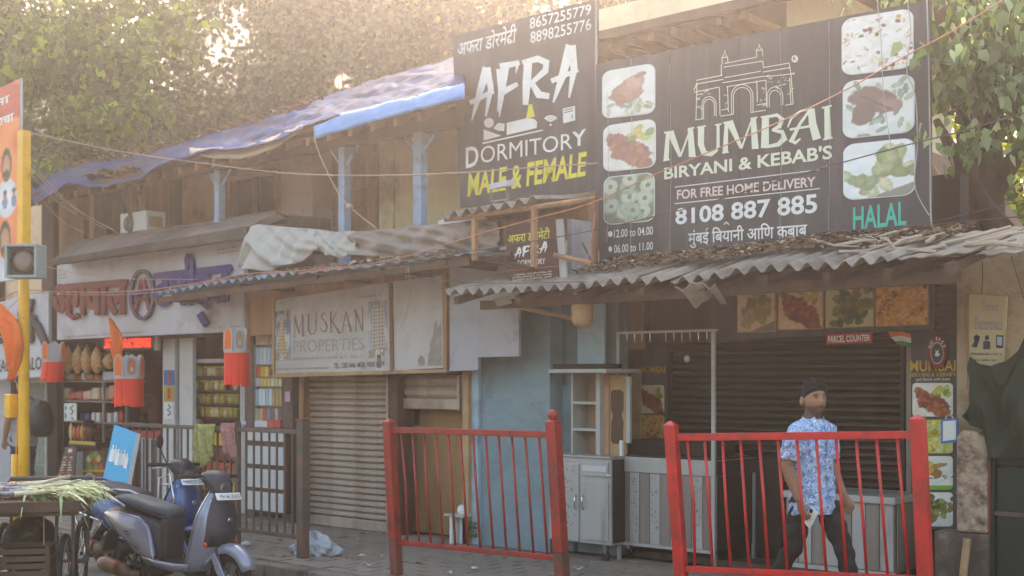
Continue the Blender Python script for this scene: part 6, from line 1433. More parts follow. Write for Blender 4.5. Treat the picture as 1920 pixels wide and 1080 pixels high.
def gl(a, b): return V((-14+11*a, 7.2+1.9*b, .012+.01*random.random()))
litter('pavement_leaves', gl, 150, 'a scatter of small dry leaves and scraps over the pavement', .028, ('#6b5238', '#8a7152', '#a89a88', '#4e3d2c', '#c8c2b8'), 31)
for k, (px, py, s_) in enumerate(((690, 1062, .05), (1085, 1070, .04), (640, 1030, .03))):
    c_ = G(px, py); solo('paper_scrap', MB().slab(lambda u, v: V((c_.x+s_*(u-.5)*2, c_.y+s_*(v-.5)*1.4, .012+.012*math.sin(u*5+v*3+k)+.012)), 5, 4, (0, 0, .002)), cm(('#b8b2a8', '#c8c4bc', '#9a9288')[k]), ('pale paper scrap near the foot of the left red fence post', 'pale scrap on the pavement between the two red fences', 'tiny grey scrap beside the brown railing end post')[k], 'litter')
# ================================================================= PEOPLE
def remeshed(mb, voxel, smooth=3):
    me = bpy.data.meshes.new('tmp'); me.from_pydata(mb.v, [], mb.f)
    b = bmesh.new(); b.from_mesh(me); bmesh.ops.recalc_face_normals(b, faces=b.faces); b.to_mesh(me); b.free()
    o = bpy.data.objects.new('tmp', me); COL.objects.link(o)
    m = o.modifiers.new('r', 'REMESH'); m.mode = 'VOXEL'; m.voxel_size = voxel; m.use_smooth_shade = True
    s = o.modifiers.new('s', 'SMOOTH'); s.iterations = smooth; s.factor = .5
    bpy.context.view_layer.update(); dg = bpy.context.evaluated_depsgraph_get()
    r = bpy.data.meshes.new_from_object(o.evaluated_get(dg)); bpy.data.objects.remove(o); bpy.data.meshes.remove(me)
    r.polygons.foreach_set('use_smooth', [True]*len(r.polygons)); return r
def paintmesh(me, fn):
    n = len(me.vertices); a = np.empty(n*3); me.vertices.foreach_get('co', a); a = a.reshape(-1, 3)
    c = np.clip(fn(a), 0, 1); at = me.color_attributes.new('Col', 'FLOAT_COLOR', 'POINT')
    at.data.foreach_set('color', np.concatenate([c, np.ones((n, 1))], 1).astype(np.float32).ravel())
def limb(mb, pts, rad, n=14, flat=1.0): return mb.tube(pts, rad, n, True, flat)
def ering(c, rx, ry, n=20, p=2.3):
    return [V((c[0]+rx*math.copysign(abs(math.cos(a))**(2/p), math.cos(a)), c[1]+ry*math.copysign(abs(math.sin(a))**(2/p), math.sin(a)), c[2])) for a in [2*math.pi*k/n for k in range(n)]]
HC = V((0, -.012, 1.605))
def headpt(d):
    x, y, z = d; r = V((x*.072, y*.096, z*.121))
    if z < 0: r.x *= 1-.30*(-z)**1.4; r.y *= (1-.12*(-z)**2) if y < 0 else (1-.25*(-z))
    if y < 0:
        f = -y; px_, pz = r.x, r.z
        r.y -= .034*math.exp(-(px_/.014)**2-((pz+.012)/.022)**2)+.012*math.exp(-(px_/.010)**2-((pz-.018)/.03)**2)
        r.y += .015*(math.exp(-((abs(px_)-.032)/.015)**2-((pz-.020)/.011)**2))
        r.y -= .006*math.exp(-((abs(px_)-.03)/.022)**2-((pz-.042)/.009)**2)
        r.y -= .007*math.exp(-(px_/.024)**2-((pz+.052)/.006)**2)+.006*math.exp(-(px_/.020)**2-((pz+.066)/.006)**2)
        r.y -= .013*math.exp(-(px_/.024)**2-((pz+.098)/.018)**2)
    return HC+r
def sph(fn, n=40, m=30):
    rings = []
    for k in range(m+1):
        th = math.pi*(k+.01)/(m+.02); rings.append([fn((math.sin(th)*math.cos(2*math.pi*i/n), math.sin(th)*math.sin(2*math.pi*i/n), -math.cos(th))) for i in range(n)])
    return MB().loft(rings)
def hand(mb, wrist, dirv, palm_n, side, curl=.5, s=1.0):
    d = V(dirv).normalized(); nrm = V(palm_n).normalized(); a = d.cross(nrm).normalized()*side
    k = wrist+d*.085*s
    mb.loft([[wrist+a*w_*math.cos(q)+nrm*t_*math.sin(q)+d*l for q in [2*math.pi*i/12 for i in range(12)]] for l, w_, t_ in ((-.02, .026, .020), (.02*s, .034, .018), (.055*s, .041, .016), (.088*s, .040, .014), (.095*s, .03, .009))])
    for i, (off, ln) in enumerate(((.034, .070), (.0115, .078), (-.0115, .073), (-.033, .058))):
        b = k+a*off-d*.015; p1 = b+d*(.015+ln*.40); c_ = curl*(1+.08*i)
        p2 = p1+(d*math.cos(c_)+nrm*math.sin(c_))*ln*.33; p3 = p2+(d*math.cos(c_*1.9)+nrm*math.sin(c_*1.9))*ln*.28
        mb.tube([b, p1, p2, p3], [.0090, .0086, .0080, .0068], 8)
    t0 = wrist+d*.025+a*.028; t1 = t0+d*.03+a*.026+nrm*.008; t2 = t1+d*.03+a*.004+nrm*.016; mb.tube([t0, t1, t2], [.014, .0115, .009], 8)
def person(label, loc, rot, skin='#9a6d50', shirt=None, pants=None, lean=0, armR=None, armL=None, legs=None, beard=True, hairv=1.0, voxel=.008, head_yaw=0, name='person', detail=True):
    o = thing(name, label, 'person')
    hipz = .93
    UP = TR(0, 0, hipz) @ RX(R(lean)) @ TR(0, 0, -hipz)
    armR = armR or [(-.205, .0, 1.40), (-.255, .02, 1.12), (-.235, -.07, .87)]; armL = armL or [(.205, .0, 1.40), (.255, .02, 1.12), (.235, -.07, .87)]
    legs = legs or ([(-.095, 0, .92), (-.10, -.01, .50), (-.10, .02, .09)], [(.095, 0, .92), (.10, -.01, .50), (.10, .02, .09)])
    HY_ = TR(*HC) @ (RX(R(-lean*.95)) if lean else Matrix()) @ RZ(R(head_yaw)) @ TR(0, 0, -.020) @ Matrix.Scale(1.06, 4) @ TR(*(-HC))
    b = MB(); hd = sph(headpt, 44, 34)
    for sx in (-1, 1): hd.ball((sx*.079, .012, 1.600), (.014, .022, .034), 10, 8)
    hd.v = [tuple(UP @ HY_ @ V(v)) for v in hd.v]; b.add(hd.v, hd.f)
    t = MB(); t.tube([V((0, .018, 1.40)), V((0, .008, 1.48)), V((0, -.005, 1.545))], [.068, .056, .054], 16)
    t.loft([ering((0, .0, z), rx, ry) for z, rx, ry in ((.86, .15, .10), (.95, .155, .105), (1.10, .145, .10), (1.28, .165, .10), (1.36, .15, .08), (1.41, .09, .06))])
    for A, sd in ((armR, -1), (armL, 1)):
        A = [V(p) for p in A]; p = [A[0], A[0].lerp(A[1], .5), A[1], A[1].lerp(A[2], .35), A[2]]
        t.tube([V((sd*.12, 0, 1.36)), V((sd*.18, 0, 1.345))]+p[1:], [.040, .044, .046, .045, .045, .029], 14)
        d = (A[2]-A[1]).normalized(); hand(t, A[2], d, V((-sd*1.0, -.45, 0)), -1 if sd < 0 else 1, .55)
    t.v = [tuple(UP @ V(v)) for v in t.v]; b.add(t.v, t.f)
    for L_ in legs:
        L_ = [V(p) for p in L_]; b.tube([L_[0], L_[1], L_[2]], [.085, .052, .036], 12)
    me = remeshed(b, voxel, 2)
    inv = (UP @ HY_).inverted(); sk = np.array(hx(skin)); A4 = np.array(inv)
    def fc(a):
        h = np.c_[a, np.ones(len(a))] @ A4.T; x, y, z = h[:, 0], h[:, 1], h[:, 2]-1.605
        isH = (np.abs(x) < .12) & (np.abs(y) < .14) & (z > -.16); c = np.tile(sk, (len(a), 1))
        front = (y < -.03) & isH
        def mix(m, col, k): m = (m*k)[:, None]; return c*(1-m)+np.array(hx(col))*m
        if beard:
            m = np.clip((-.028-z)/.02, 0, 1)*np.clip((.045-y)/.03, 0, 1)*isH*(1-np.exp(-(x/.02)**2-((z+.058)/.012)**2)); c = mix(m*np.clip((z+.135)/.02, 0, 1), '#2c1d16', .75)
            m = np.exp(-(x/.026)**4-((z+.040)/.006)**2)*front; c = mix(m, '#241812', .7)
        m = np.exp(-(x/.020)**4-((z+.058)/.0065)**2)*front; c = mix(m, '#7a3c32', .8)
        m = np.exp(-((np.abs(x)-.066)/.012)**4-((y-.0)/.016)**2-((z+.005)/.035)**4)*isH; c = mix(m, '#1a120e', .75)
        m = np.exp(-((np.abs(x)-.031)/.017)**4-((z-.040-.05*(.03-np.abs(x)))/.0062)**2)*front; c = mix(m, '#150e0b', .95)
        m = np.exp(-((np.abs(x)-.031)/.013)**4-((z-.019)/.0058)**2)*front; c = mix(m, '#2a1a14', .8)
        return c
    paintmesh(me, fc)
    body = bpy.data.objects.new('body', me); COL.objects.link(body); body.parent = o; me.materials.append(vmat('skin', .55))
    # eyes
    for sx in (-1, 1):
        e = MB().ball((sx*.0315, -.0835, 1.6235), (.0100, .0075, .0046), 10, 6); e.v = [tuple(UP @ HY_ @ V(v)) for v in e.v]; ey = part('eye', e, mat('eye_white', '#c8beb4', .3, bump=0), o, smooth=True)
        e = MB().ball((sx*.0315-.001, -.0905, 1.6235), (.0048, .003, .0044), 8, 5); e.v = [tuple(UP @ HY_ @ V(v)) for v in e.v]; part('iris', e, m_black, ey, smooth=True)
    # hair
    rr = random.Random(3)
    def hp(d):
        x, y, z = d; p = headpt(d)-HC
        line = .04+.56*max(0, -y)**.85-.55*max(0, y)+.05*abs(x)*(1-max(0, -y))
        m = max(0, min(1, (z-line)/.16)); m = m*m*(3-2*m)
        th = (.004+.027*max(0, z)+.012*max(0, -y)*max(0, z))*hairv*(1+.35*math.sin(x*31+y*17)*math.sin(z*23+y*29)+.25*math.sin(x*67+z*51))
        s = .94*(1-m)+m*1.0; return HC+p*s+V(d)*th*m
    hm = sph(hp, 56, 44); hm.v = [tuple(UP @ HY_ @ V(v)) for v in hm.v]; part('hair', hm, mat('hair_black', '#120d0b', .75, var=.3, vs=60, bump=.9, bs=160), o, smooth=True)
    # shirt
    sm, pm_ = shirt, pants
    s = MB(); s.loft([ering((0, yc, z), rx, ry, 28) for z, rx, ry, yc in ((.775, .190, .146, 0), (.86, .190, .144, 0), (.95, .182, .132, 0), (1.05, .168, .122, 0), (1.16, .168, .120, -.004), (1.27, .176, .122, -.004), (1.35, .170, .108, 0), (1.41, .128, .088, .006), (1.45, .082, .072, .010))])
    for A, sd in ((armR, -1), (armL, 1)):
        A = [V(p) for p in A]; q_ = A[0].lerp(A[1], .82); s.tube([V((sd*.07, .004, 1.40)), A[0]+V((-sd*.012, 0, -.022)), A[0].lerp(A[1], .45), q_], [.058, .068, .073, .076], 18)
    s.v = [tuple(UP @ V(v)) for v in s.v]
    ms = remeshed(s, voxel*1.1, 3)
    n = len(ms.vertices); a = np.empty(n*3); ms.vertices.foreach_get('co', a); a = a.reshape(-1, 3)
    nn = np.empty(n*3); ms.vertices.foreach_get('normal', nn); nn = nn.reshape(-1, 3)
    fold = .006*np.sin(a[:, 2]*38+a[:, 0]*22+3*np.sin(a[:, 1]*19))*np.sin(a[:, 0]*31+a[:, 2]*9)+.004*np.sin(a[:, 2]*80+a[:, 1]*60)
    a = a+nn*fold[:, None]; ms.vertices.foreach_set('co', a.ravel()); ms.materials.append(sm)
    so_ = bpy.data.objects.new('shirt', ms); COL.objects.link(so_); so_.parent = o
    if detail:
        c = MB()
        for sd in (-1, 1):
            P = [V((sd*.012, -.104, 1.365)), V((sd*.066, -.102, 1.375)), V((sd*.082, -.035, 1.445)), V((sd*.055, -.050, 1.47)), V((sd*.02, -.088, 1.41))]
            c.prism([UP @ p for p in P], (0, -.006, 0))
        c.loft([[UP @ V((rr_*math.cos(q), .008+rr_*math.sin(q), z+.02*math.sin(q))) for q in [math.pi*2*i/20 for i in range(20)]] for z, rr_ in ((1.425, .078), (1.455, .069))], cap=False)
        part('collar', c, sm, so_, smooth=False)
        for k in range(5): 
            z = 1.33-k*.11; part('button', MB().ball((.0, -.1325 if z > 1.2 else -.130, z), (.005, .003, .005), 8, 4), m_letw, so_)
        part('placket', MB().slab(lambda u, v: V((-.014+.028*u, -.131-.004*math.sin(v*9), .80+.58*v)), 2, 12, (0, -.003, 0)), sm, so_)
    # trousers
    tq = MB(); tq.loft([ering((0, .0, z), rx, ry, 24) for z, rx, ry in ((.99, .145, .11), (.93, .155, .118), (.86, .158, .12), (.79, .14, .105))])
    for L_ in legs:
        L_ = [V(p) for p in L_]; tq.tube([L_[0], L_[0].lerp(L_[1], .5), L_[1], L_[1].lerp(L_[2], .5), L_[2]+V((0, 0, .01))], [.094, .086, .068, .060, .056], 18)
    mt = remeshed(tq, voxel*1.15, 3); n = len(mt.vertices); a = np.empty(n*3); mt.vertices.foreach_get('co', a); a = a.reshape(-1, 3); nn = np.empty(n*3); mt.vertices.foreach_get('normal', nn); nn = nn.reshape(-1, 3)
    a = a+nn*(.005*np.sin(a[:, 2]*55+a[:, 0]*20+a[:, 1]*14))[:, None]; mt.vertices.foreach_set('co', a.ravel()); mt.materials.append(pm_)
    to_ = bpy.data.objects.new('trousers', mt); COL.objects.link(to_); to_.parent = o
    for i, L_ in enumerate(legs):
        a_ = V(L_[2]); up = a_.z-.09; k = min(.6, up*3)
        Mf = TR(*a_) @ RX(k); s_ = MB().loft([[Mf @ V((x*w_, y, z)) for x, z in ((-1, -.085), (1, -.085), (1.0, -.06), (.7, h_), (-.7, h_), (-1.0, -.06))] for y, w_, h_ in ((.06, .028, .0), (.03, .038, .01), (-.04, .040, -.01), (-.11, .046, -.04), (-.17, .042, -.055), (-.20, .025, -.065))])
        part('shoe', s_, m_black, o, smooth=True, bevel=.006)
    o.location = loc; o.rotation_euler = (0, 0, rot); return o
# the floral shirt: blue and violet blots on pale blue
def floral():
    m = mat('floral_shirt', '#a9c0dc', .85, var=.05, bump=.25, bs=60); t = m.node_tree; N = t.nodes; L = t.links; b = N['Principled BSDF']
    src = b.inputs['Base Color'].links[0].from_socket; tc = N.new('ShaderNodeTexCoord'); prev = src
    for sc_, col, lo, off in ((30, '#5f7fb8', .56, 0), (44, '#6a6fc0', .61, 7), (52, '#eef0f6', .60, 13), (26, '#8fb4dc', .60, 21)):
        mp = N.new('ShaderNodeMapping'); mp.inputs['Location'].default_value = (off, off*.7, off*.3); L.new(tc.outputs['Object'], mp.inputs[0])
        n = N.new('ShaderNodeTexNoise'); n.inputs['Scale'].default_value = sc_; n.inputs['Detail'].default_value = 2; n.inputs['Distortion'].default_value = 1.2; L.new(mp.outputs[0], n.inputs[0])
        r = N.new('ShaderNodeValToRGB'); r.color_ramp.elements[0].position = lo-.02; r.color_ramp.elements[1].position = lo+.02; L.new(n.outputs[0], r.inputs[0])
        mx = N.new('ShaderNodeMix'); mx.data_type = 'RGBA'; L.new(r.outputs[0], mx.inputs[0]); L.new(prev, mx.inputs[6]); mx.inputs[7].default_value = hx(col)+[1]; prev = mx.outputs[2]
    L.new(prev, b.inputs['Base Color']); return m
m_jean = mat('black_jeans', '#24211f', .85, var=.2, vs=12, dirt='#33302d', da=.3)
dm = 8.5; pm_loc = D(1524, 1168, dm); pm_loc.z = 0
legs_w = ([(-.095, 0, .92), (-.10, .10, .52), (-.10, .36, .17)], [(.095, 0, .92), (.10, -.20, .52), (.095, -.30, .09)])
MAN = person('man in a blue floral shirt and black jeans walking with a phone in his hand', pm_loc, R(80), shirt=floral(), pants=m_jean, legs=legs_w,
             armR=[(-.190, .0, 1.385), (-.238, .045, 1.12), (-.228, -.055, .885)], armL=[(.190, .0, 1.385), (.235, .03, 1.12), (.225, -.10, .90)], voxel=.0052, head_yaw=-24)
wr_ = V((-.228, -.055, .885)); dd = (wr_-V((-.238, .045, 1.12))).normalized(); pc = wr_+dd*.115+V((.022, -.035, -.01))
Mp = TR(*pc) @ RX(R(38)) @ RY(R(-12))
ph_ = MB().cbox((0, 0, 0), (.010, .075, .155), Mp); pho = thing('phone', 'white smartphone held in the walking man\'s right hand', 'phone')
part('body', ph_, m_letw, pho, bevel=.004); part('camera_bump', MB().cbox((0, 0, 0), (.004, .026, .032), Mp @ TR(-.007, .018, .052)), m_black, pho, bevel=.003)
MAN.scale = (.965,)*3; pho.scale = (.965,)*3; pho.location = pm_loc; pho.rotation_euler = (0, 0, R(80))

m_kshirt = mat('dark_print_shirt', '#3a3230', .9, var=.3, vs=20, dirt='#6a5048', da=.4, ds=24)
p1 = W(184, 802, 9.4)
person('shopkeeper with black hair bending over the counter among the snack packets', (p1.x+.09, 9.93, 0), R(-6), shirt=m_kshirt, pants=m_jean, lean=87, head_yaw=25, voxel=.012, skin='#7d5038', detail=False,
       armR=[(-.205, .0, 1.40), (-.26, -.22, 1.30), (-.18, -.40, 1.18)], armL=[(.205, .0, 1.40), (.27, -.2, 1.28), (.22, -.38, 1.14)], beard=False)
person('man in a faded pink shirt standing in the dark sweet shop', (XX(300, 10.3), 10.3, .02), R(40), shirt=mat('faded_pink', '#9a6458', .9, var=.1), pants=m_jean, voxel=.012, skin='#6e4630', detail=False)
person('pedestrian in a pale shirt seen from behind the yellow pole, facing left', (XX(44, 8.2), 8.2, 0), R(-80), shirt=mat('pale_grey_shirt', '#a8a4a6', .9, var=.1, dirt='#7c7880', da=.3), pants=mat('blue_jeans', '#2c3448', .9, var=.2), voxel=.011, detail=False,
       armR=[(-.205, .0, 1.40), (-.25, .02, 1.12), (-.24, -.10, .90)])
bk = W(80, 800, 8.2); BPk = thing('backpack', 'black rounded backpack on the back of the pedestrian by the pole', 'backpack', (bk.x, 8.2, .95))
part('body', MB().loft([ering((XX(80, 8.2)-.03, 8.2, z), rx, ry, 18, 2.6) for z, rx, ry in ((.91, .06, .08), (.95, .11, .13), (1.08, .135, .15), (1.22, .12, .14), (1.34, .08, .11), (1.39, .03, .05))]), m_black, BPk, smooth=True)
part('strap', MB().tube([(XX(80, 8.2)-.05, 8.10, 1.40), (XX(80, 8.2)-.16, 8.06, 1.47), (XX(80, 8.2)-.30, 8.06, 1.36), (XX(80, 8.2)-.30, 8.07, 1.15)], .02, 6, flat=.4), m_black, BPk)

# ================================================================= SCOOTERS
def sring(x, zc, hz, hy, p=2.6, n=20, yc=0):
    return [V((x, yc+hy*math.copysign(abs(math.cos(a))**(2/p), math.cos(a)), zc+hz*math.copysign(abs(math.sin(a))**(2/p), math.sin(a)))) for a in [2*math.pi*k/n for k in range(n)]]
def torus(mb, c, Rr, r, n=28, m=10, ax='y'):
    rings = []
    for k in range(n):
        a = 2*math.pi*k/n; rings.append([V((c[0]+(Rr+r*math.cos(b))*math.cos(a), c[1]+r*math.sin(b), c[2]+(Rr+r*math.cos(b))*math.sin(a))) for b in [2*math.pi*j/m for j in range(m)]])
    rings.append(rings[0]); return mb.loft(rings, cap=False)
def wheel(parent, name, c, Rr, rt, m_rim, spokes=5, wd=.03):
    w_ = part(name, torus(MB(), c, Rr-rt, rt), m_rubber, parent, smooth=True)
    part('rim', MB().lathe([(Rr-rt*1.5, -wd), (Rr-rt*1.2, -wd), (Rr-rt*1.2, wd), (Rr-rt*1.5, wd)], 28, TR(*c) @ RX(R(90)), cap=False), m_rim, w_, smooth=True)
    part('hub', MB().lathe([(0, -.05), (.045, -.045), (.05, 0), (.045, .045), (0, .05)], 16, TR(*c) @ RX(R(90))), m_rim, w_, smooth=True)
    mb = MB()
    for k in range(spokes):
        M_ = TR(*c) @ RY(2*math.pi*k/spokes); part('spoke', MB().box(.035, Rr-rt*1.3, -.012, .012, -.018, .018, M_), m_rim, w_)
    return w_
def scooter(label, m_body, m_dark, m_seat, plate, loc, rot, m_ins=None, guard=False, plate_fn=None):
    o = thing('scooter', label, 'scooter')
    wheel(o, 'front_wheel', (.63, 0, .225), .225, .045, mat('alloy', '#9a9a9c', .35, metal=.8, bump=0))
    wheel(o, 'rear_wheel', (-.60, 0, .225), .225, .048, m_dark)
    # front mudguard
    rings = []
    for k in range(11):
        a = R(20+k*13.5); cx = .63+math.cos(a)*.255; cz = .225+math.sin(a)*.265; w_ = .062+.02*math.sin(k/10*math.pi); nx, nz = math.cos(a), math.sin(a)
        if k > 7: w_ += .02*(k-7)
        rings.append([V((cx+nx*h_, y*w_, cz+nz*h_)) for y, h_ in ((-1, -.05), (-.9, .0), (-.5, .022), (0, .03), (.5, .022), (.9, 0), (1, -.05), (.9, -.055), (.5, .012), (0, .02), (-.5, .012), (-.9, -.055))])
    part('front_mudguard', MB().loft(rings), m_body, o, smooth=True)
    for sy in (-1, 1): part('fork', MB().tube([(.63, sy*.075, .225), (.55, sy*.07, .42), (.50, sy*.05, .52)], .018, 8), m_dark, o, smooth=True)
    part('link_cover', MB().loft([[V((x, y, z)) for x, z in ((.64, .20), (.67, .26), (.60, .36), (.53, .44), (.50, .40), (.57, .28))] for y in (-.105, -.09)]), m_body, o, bevel=.006)
    # leg shield
    st_ = [(.27, .40, .22, .15), (.36, .48, .27, .155), (.48, .555, .325, .175), (.60, .585, .37, .19), (.72, .57, .405, .185), (.82, .545, .43, .15), (.90, .52, .445, .105), (.955, .495, .45, .07)]
    rings = []
    for z, xf, xw, w_ in st_:
        f = [V((xw+(xf-xw)*math.cos(t)**.75 if abs(t) < 1.56 else xw, w_*math.sin(t), z)) for t in [R(-90+180*i/12) for i in range(13)]]
        bk_ = [V((xw-.012+(min(xf-.03, xw+.05)-xw)*math.cos(t), (w_-.012)*math.sin(t), z)) for t in [R(90-180*i/8) for i in range(9)]]
        rings.append(f+bk_)
    part('leg_shield', MB().loft(rings), m_body, o, smooth=True)
    rings = []
    for z, xf, xw, w_ in st_[2:]:
        f = [V((xw+(xf-xw)*math.cos(t)**.75+.006, w_*math.sin(t), z)) for t in [R(-60+120*i/10) for i in range(11)]]
        f += [V((p.x-.03, p.y, p.z)) for p in reversed(f)]; rings.append(f)
    part('front_cover', MB().loft(rings), m_body if guard else m_dark, o, smooth=True)
    for sy in (-1, 1): part('chrome_trim', MB().tube([(.53, sy*.12, .62), (.50, sy*.142, .70), (.485, sy*.135, .80), (.49, sy*.105, .87)], .007, 6), m_chrome, o, smooth=True)
    # handlebar cowl, grips, mirrors, lamp
    part('handlebar_cowl', MB().loft([sring(.30, 1.04, .02, .05), sring(.33, 1.04, .045, .10), sring(.39, 1.03, .07, .125), sring(.45, .995, .10, .12), sring(.50, .965, .10, .10), sring(.53, .945, .07, .075)]), m_dark, o, smooth=True)
    part('cowl_neck', MB().loft([[V((x, y, z)) for x, y in ((.42, -w_), (.50, -w_), (.53, 0), (.50, w_), (.42, w_))] for z, w_ in ((.93, .065), (.99, .075))]), m_body, o, smooth=True)
    part('headlamp', MB().loft([sring(.508, .955, .07, .08, 2.4), sring(.533, .945, .055, .06, 2.4), sring(.541, .94, .03, .04, 2.4)]), mat('lamp_glass', '#4a4a4e', .12, var=.03, bump=0, coat=1), o, smooth=True)
    part('instrument_panel', MB().loft([[V((x, y, z)) for y in (-.07, .07)]+[V((x+.01, .07, z-.02)), V((x+.01, -.07, z-.02))] for x, z in ((.325, 1.07), (.40, 1.105))]), m_chrome, o)
    for sy in (-1, 1):
        part('grip', MB().tube([(.38, sy*.11, 1.04), (.33, sy*.22, 1.045), (.30, sy*.31, 1.04)], [.02, .018, .019], 10), m_rubber, o, smooth=True)
        part('brake_lever', MB().tube([(.40, sy*.14, 1.03), (.39, sy*.22, 1.02), (.355, sy*.30, 1.01)], .006, 6), m_chrome, o)
    part('mirror_stem', MB().tube([(.36, -.13, 1.05), (.35, -.18, 1.14), (.36, -.22, 1.20)] if guard else [(.37, .12, 1.05), (.37, .16, 1.13)], .006, 6), m_black, o)
    if guard: part('mirror', MB().ball((.36, -.23, 1.26), (.014, .045, .065), 12, 8), m_black, o, smooth=True)
    # floor and sill
    part('floorboard', MB().loft([[V((x, y, z)) for y, z in ((-w_, z0+.02), (-w_, z0), (-w_*.8, z0-.045), (w_*.8, z0-.045), (w_, z0), (w_, z0+.02))] for x, w_, z0 in ((-.30, .155, .33), (-.1, .165, .30), (.1, .17, .29), (.26, .165, .30), (.32, .12, .33))]), m_body, o, smooth=True)
    part('floor_mat', MB().box(-.12, .24, -.13, .13, .321, .33), m_rubber, o)
    # rear body
    part('rear_body', MB().loft([sring(-.12, .46, .14, .10, 4), sring(-.16, .48, .17, .13, 3.5), sring(-.28, .50, .19, .15, 3.2), sring(-.42, .53, .19, .155, 3), sring(-.6, .58, .15, .15, 2.6), sring(-.76, .62, .11, .13, 2.4), sring(-.88, .655, .07, .095, 2.2), sring(-.93, .67, .03, .05, 2.2)]), m_dark, o, smooth=True)
    # side panel: swept pod on each flank
    for sy in (-1, 1):
        def sp_(u, v, sy=sy):
            x = -.14-.76*u; top = np.interp(u, [0, .12, .3, .6, .85, 1], [.36, .60, .675, .70, .695, .68]); bot = np.interp(u, [0, .1, .3, .5, .7, .85, 1], [.32, .325, .37, .47, .555, .60, .655])
            z = bot+(top-bot)*v; bul = math.sin(math.pi*min(1, max(0, v*.86+.1)))**.6; y = (.135+.055*bul*math.sin(math.pi*min(.97, u*.8+.14))**.6)*(1-.35*max(0, u-.62)/.38)
            return V((x, sy*y, z))
        part('side_panel', MB().slab(sp_, 20, 10, (0, -sy*.02, 0)), m_body, o, smooth=True)
        part('panel_vent', MB().box(-.47, -.43, sy*.192-.003, sy*.192+.003, .515, .525, RY(0)), m_black, o); part('panel_vent', MB().box(-.50, -.455, sy*.190-.003, sy*.190+.003, .535, .545), m_black, o)
    # seat
    part('seat', MB().loft([sring(-.05, .70, .03, .07), sring(-.09, .715, .055, .115, 3), sring(-.25, .735, .06, .135, 3), sring(-.40, .765, .055, .14, 3), sring(-.55, .79, .055, .14, 3), sring(-.70, .80, .045, .13, 3), sring(-.80, .80, .025, .10)]), m_seat, o, smooth=True)
    part('under_seat_front', MB().box(-.135, -.07, -.115, .115, .33, .68), m_dark, o, bevel=.03)
    part('grab_rail', MB().tube([(-.55, -.15, .745), (-.70, -.165, .80), (-.86, -.13, .855), (-.92, 0, .865), (-.86, .13, .855), (-.70, .165, .80), (-.55, .15, .745)], .016, 8), mat('alloy', '#9a9a9c', .35) if not guard else m_body, o, smooth=True)
    part('tail_lamp', MB().loft([sring(-.915, .655, .035, .06), sring(-.95, .66, .025, .045)]), mat('tail_red', '#7a1210', .25, bump=0), o, smooth=True)
    part('rear_mudguard', MB().loft([[V((x, y, z)) for y in (-.07, .07)]+[V((x+.02, .07, z-.01)), V((x+.02, -.07, z-.01))] for x, z in ((-.82, .58), (-.93, .46), (-.97, .34))]), m_black, o)
    part('engine', MB().loft([sring(-.20, .25, .07, .07, 3, yc=.05), sring(-.35, .25, .11, .10, 3, yc=.05), sring(-.62, .23, .08, .06, 3, yc=.11)]), mat('engine_grey', '#4a4542', .6, metal=.4), o, smooth=True)
    part('exhaust', MB().tube([(-.36, -.12, .19), (-.46, -.15, .185), (-.48, -.155, .19), (-.50, -.16, .20), (-.78, -.17, .245), (-.82, -.17, .252)], [.022, .026, .05, .062, .066, .045], 16), mat('rusty_exhaust', '#7d6450', .55, metal=.3, var=.25, vs=8, dirt='#8a4a2a', da=.5, ds=8), o, smooth=True)
    part('heat_shield', MB().slab(lambda u, v: V((-.54-.2*u, -.17-.072*math.cos(R(-35+95*v)), .215+.03*u+.072*math.sin(R(-35+95*v)))), 6, 6, (0, -.004, 0)), mat('rusty_exhaust', '#7d6450'), o, smooth=True)
    part('kick_stand', MB().tube([(-.28, -.08, .26), (-.32, -.12, .02)], .012, 6), m_black, o)
    for sy in (-1, 1): part('indicator', MB().ball((.50, sy*.165, .50), (.02, .012, .024), 10, 7) if not guard else MB().ball((.47, sy*.15, .74), (.02, .02, .03), 10, 7), mat('amber_lens', '#c8501a', .3, bump=0), o, smooth=True)
    pl = MB().slab(lambda u, v: V((.565+.045*math.cos((u-.5)*2.2)-.03*v, -.13+.26*u, .865+.055*v)), 10, 2, (-.006, 0, 0)); po = part('number_plate', pl, m_letw, o)
    vs, fs = text_mesh(plate, 0); part('lettering', fit(vs, fs, lambda u, v: V((.570+.045*math.cos((.1+u*.8-.5)*2.2)-.03*(.2+.6*v), -.13+.26*(.1+.8*u), .865+.055*(.22+.56*v)))), m_letk, po)
    if guard:
        for sy in (-1, 1):
            part('crash_guard', MB().tube([(-.72, sy*.19, .30), (-.96, sy*.19, .60), (-.98, sy*.10, .56), (-.74, sy*.20, .52), (-.45, sy*.19, .47), (-.62, sy*.19, .27)], .011, 8), m_chrome, o, smooth=True)
        part('windshield_guard', MB().tube([(.33, -.20, .42), (.38, -.22, .62), (.37, -.22, .92), (.46, -.18, .96), (.56, -.20, .72), (.52, -.20, .66), (.40, -.22, .70)], .009, 8), m_chrome, o, smooth=True)
        part('windshield_guard', MB().tube([(.38, -.22, .86), (.50, -.19, .87)], .008, 8), m_chrome, o, smooth=True)
    part('inner_shield', MB().loft([[V((x, y, z)) for x, y in ((xw-.014, -w_*.82), (xw-.004, -w_*.82), (xw-.004, w_*.82), (xw-.014, w_*.82))] for z, xf, xw, w_ in st_[1:7]]), m_dark, o, smooth=True)
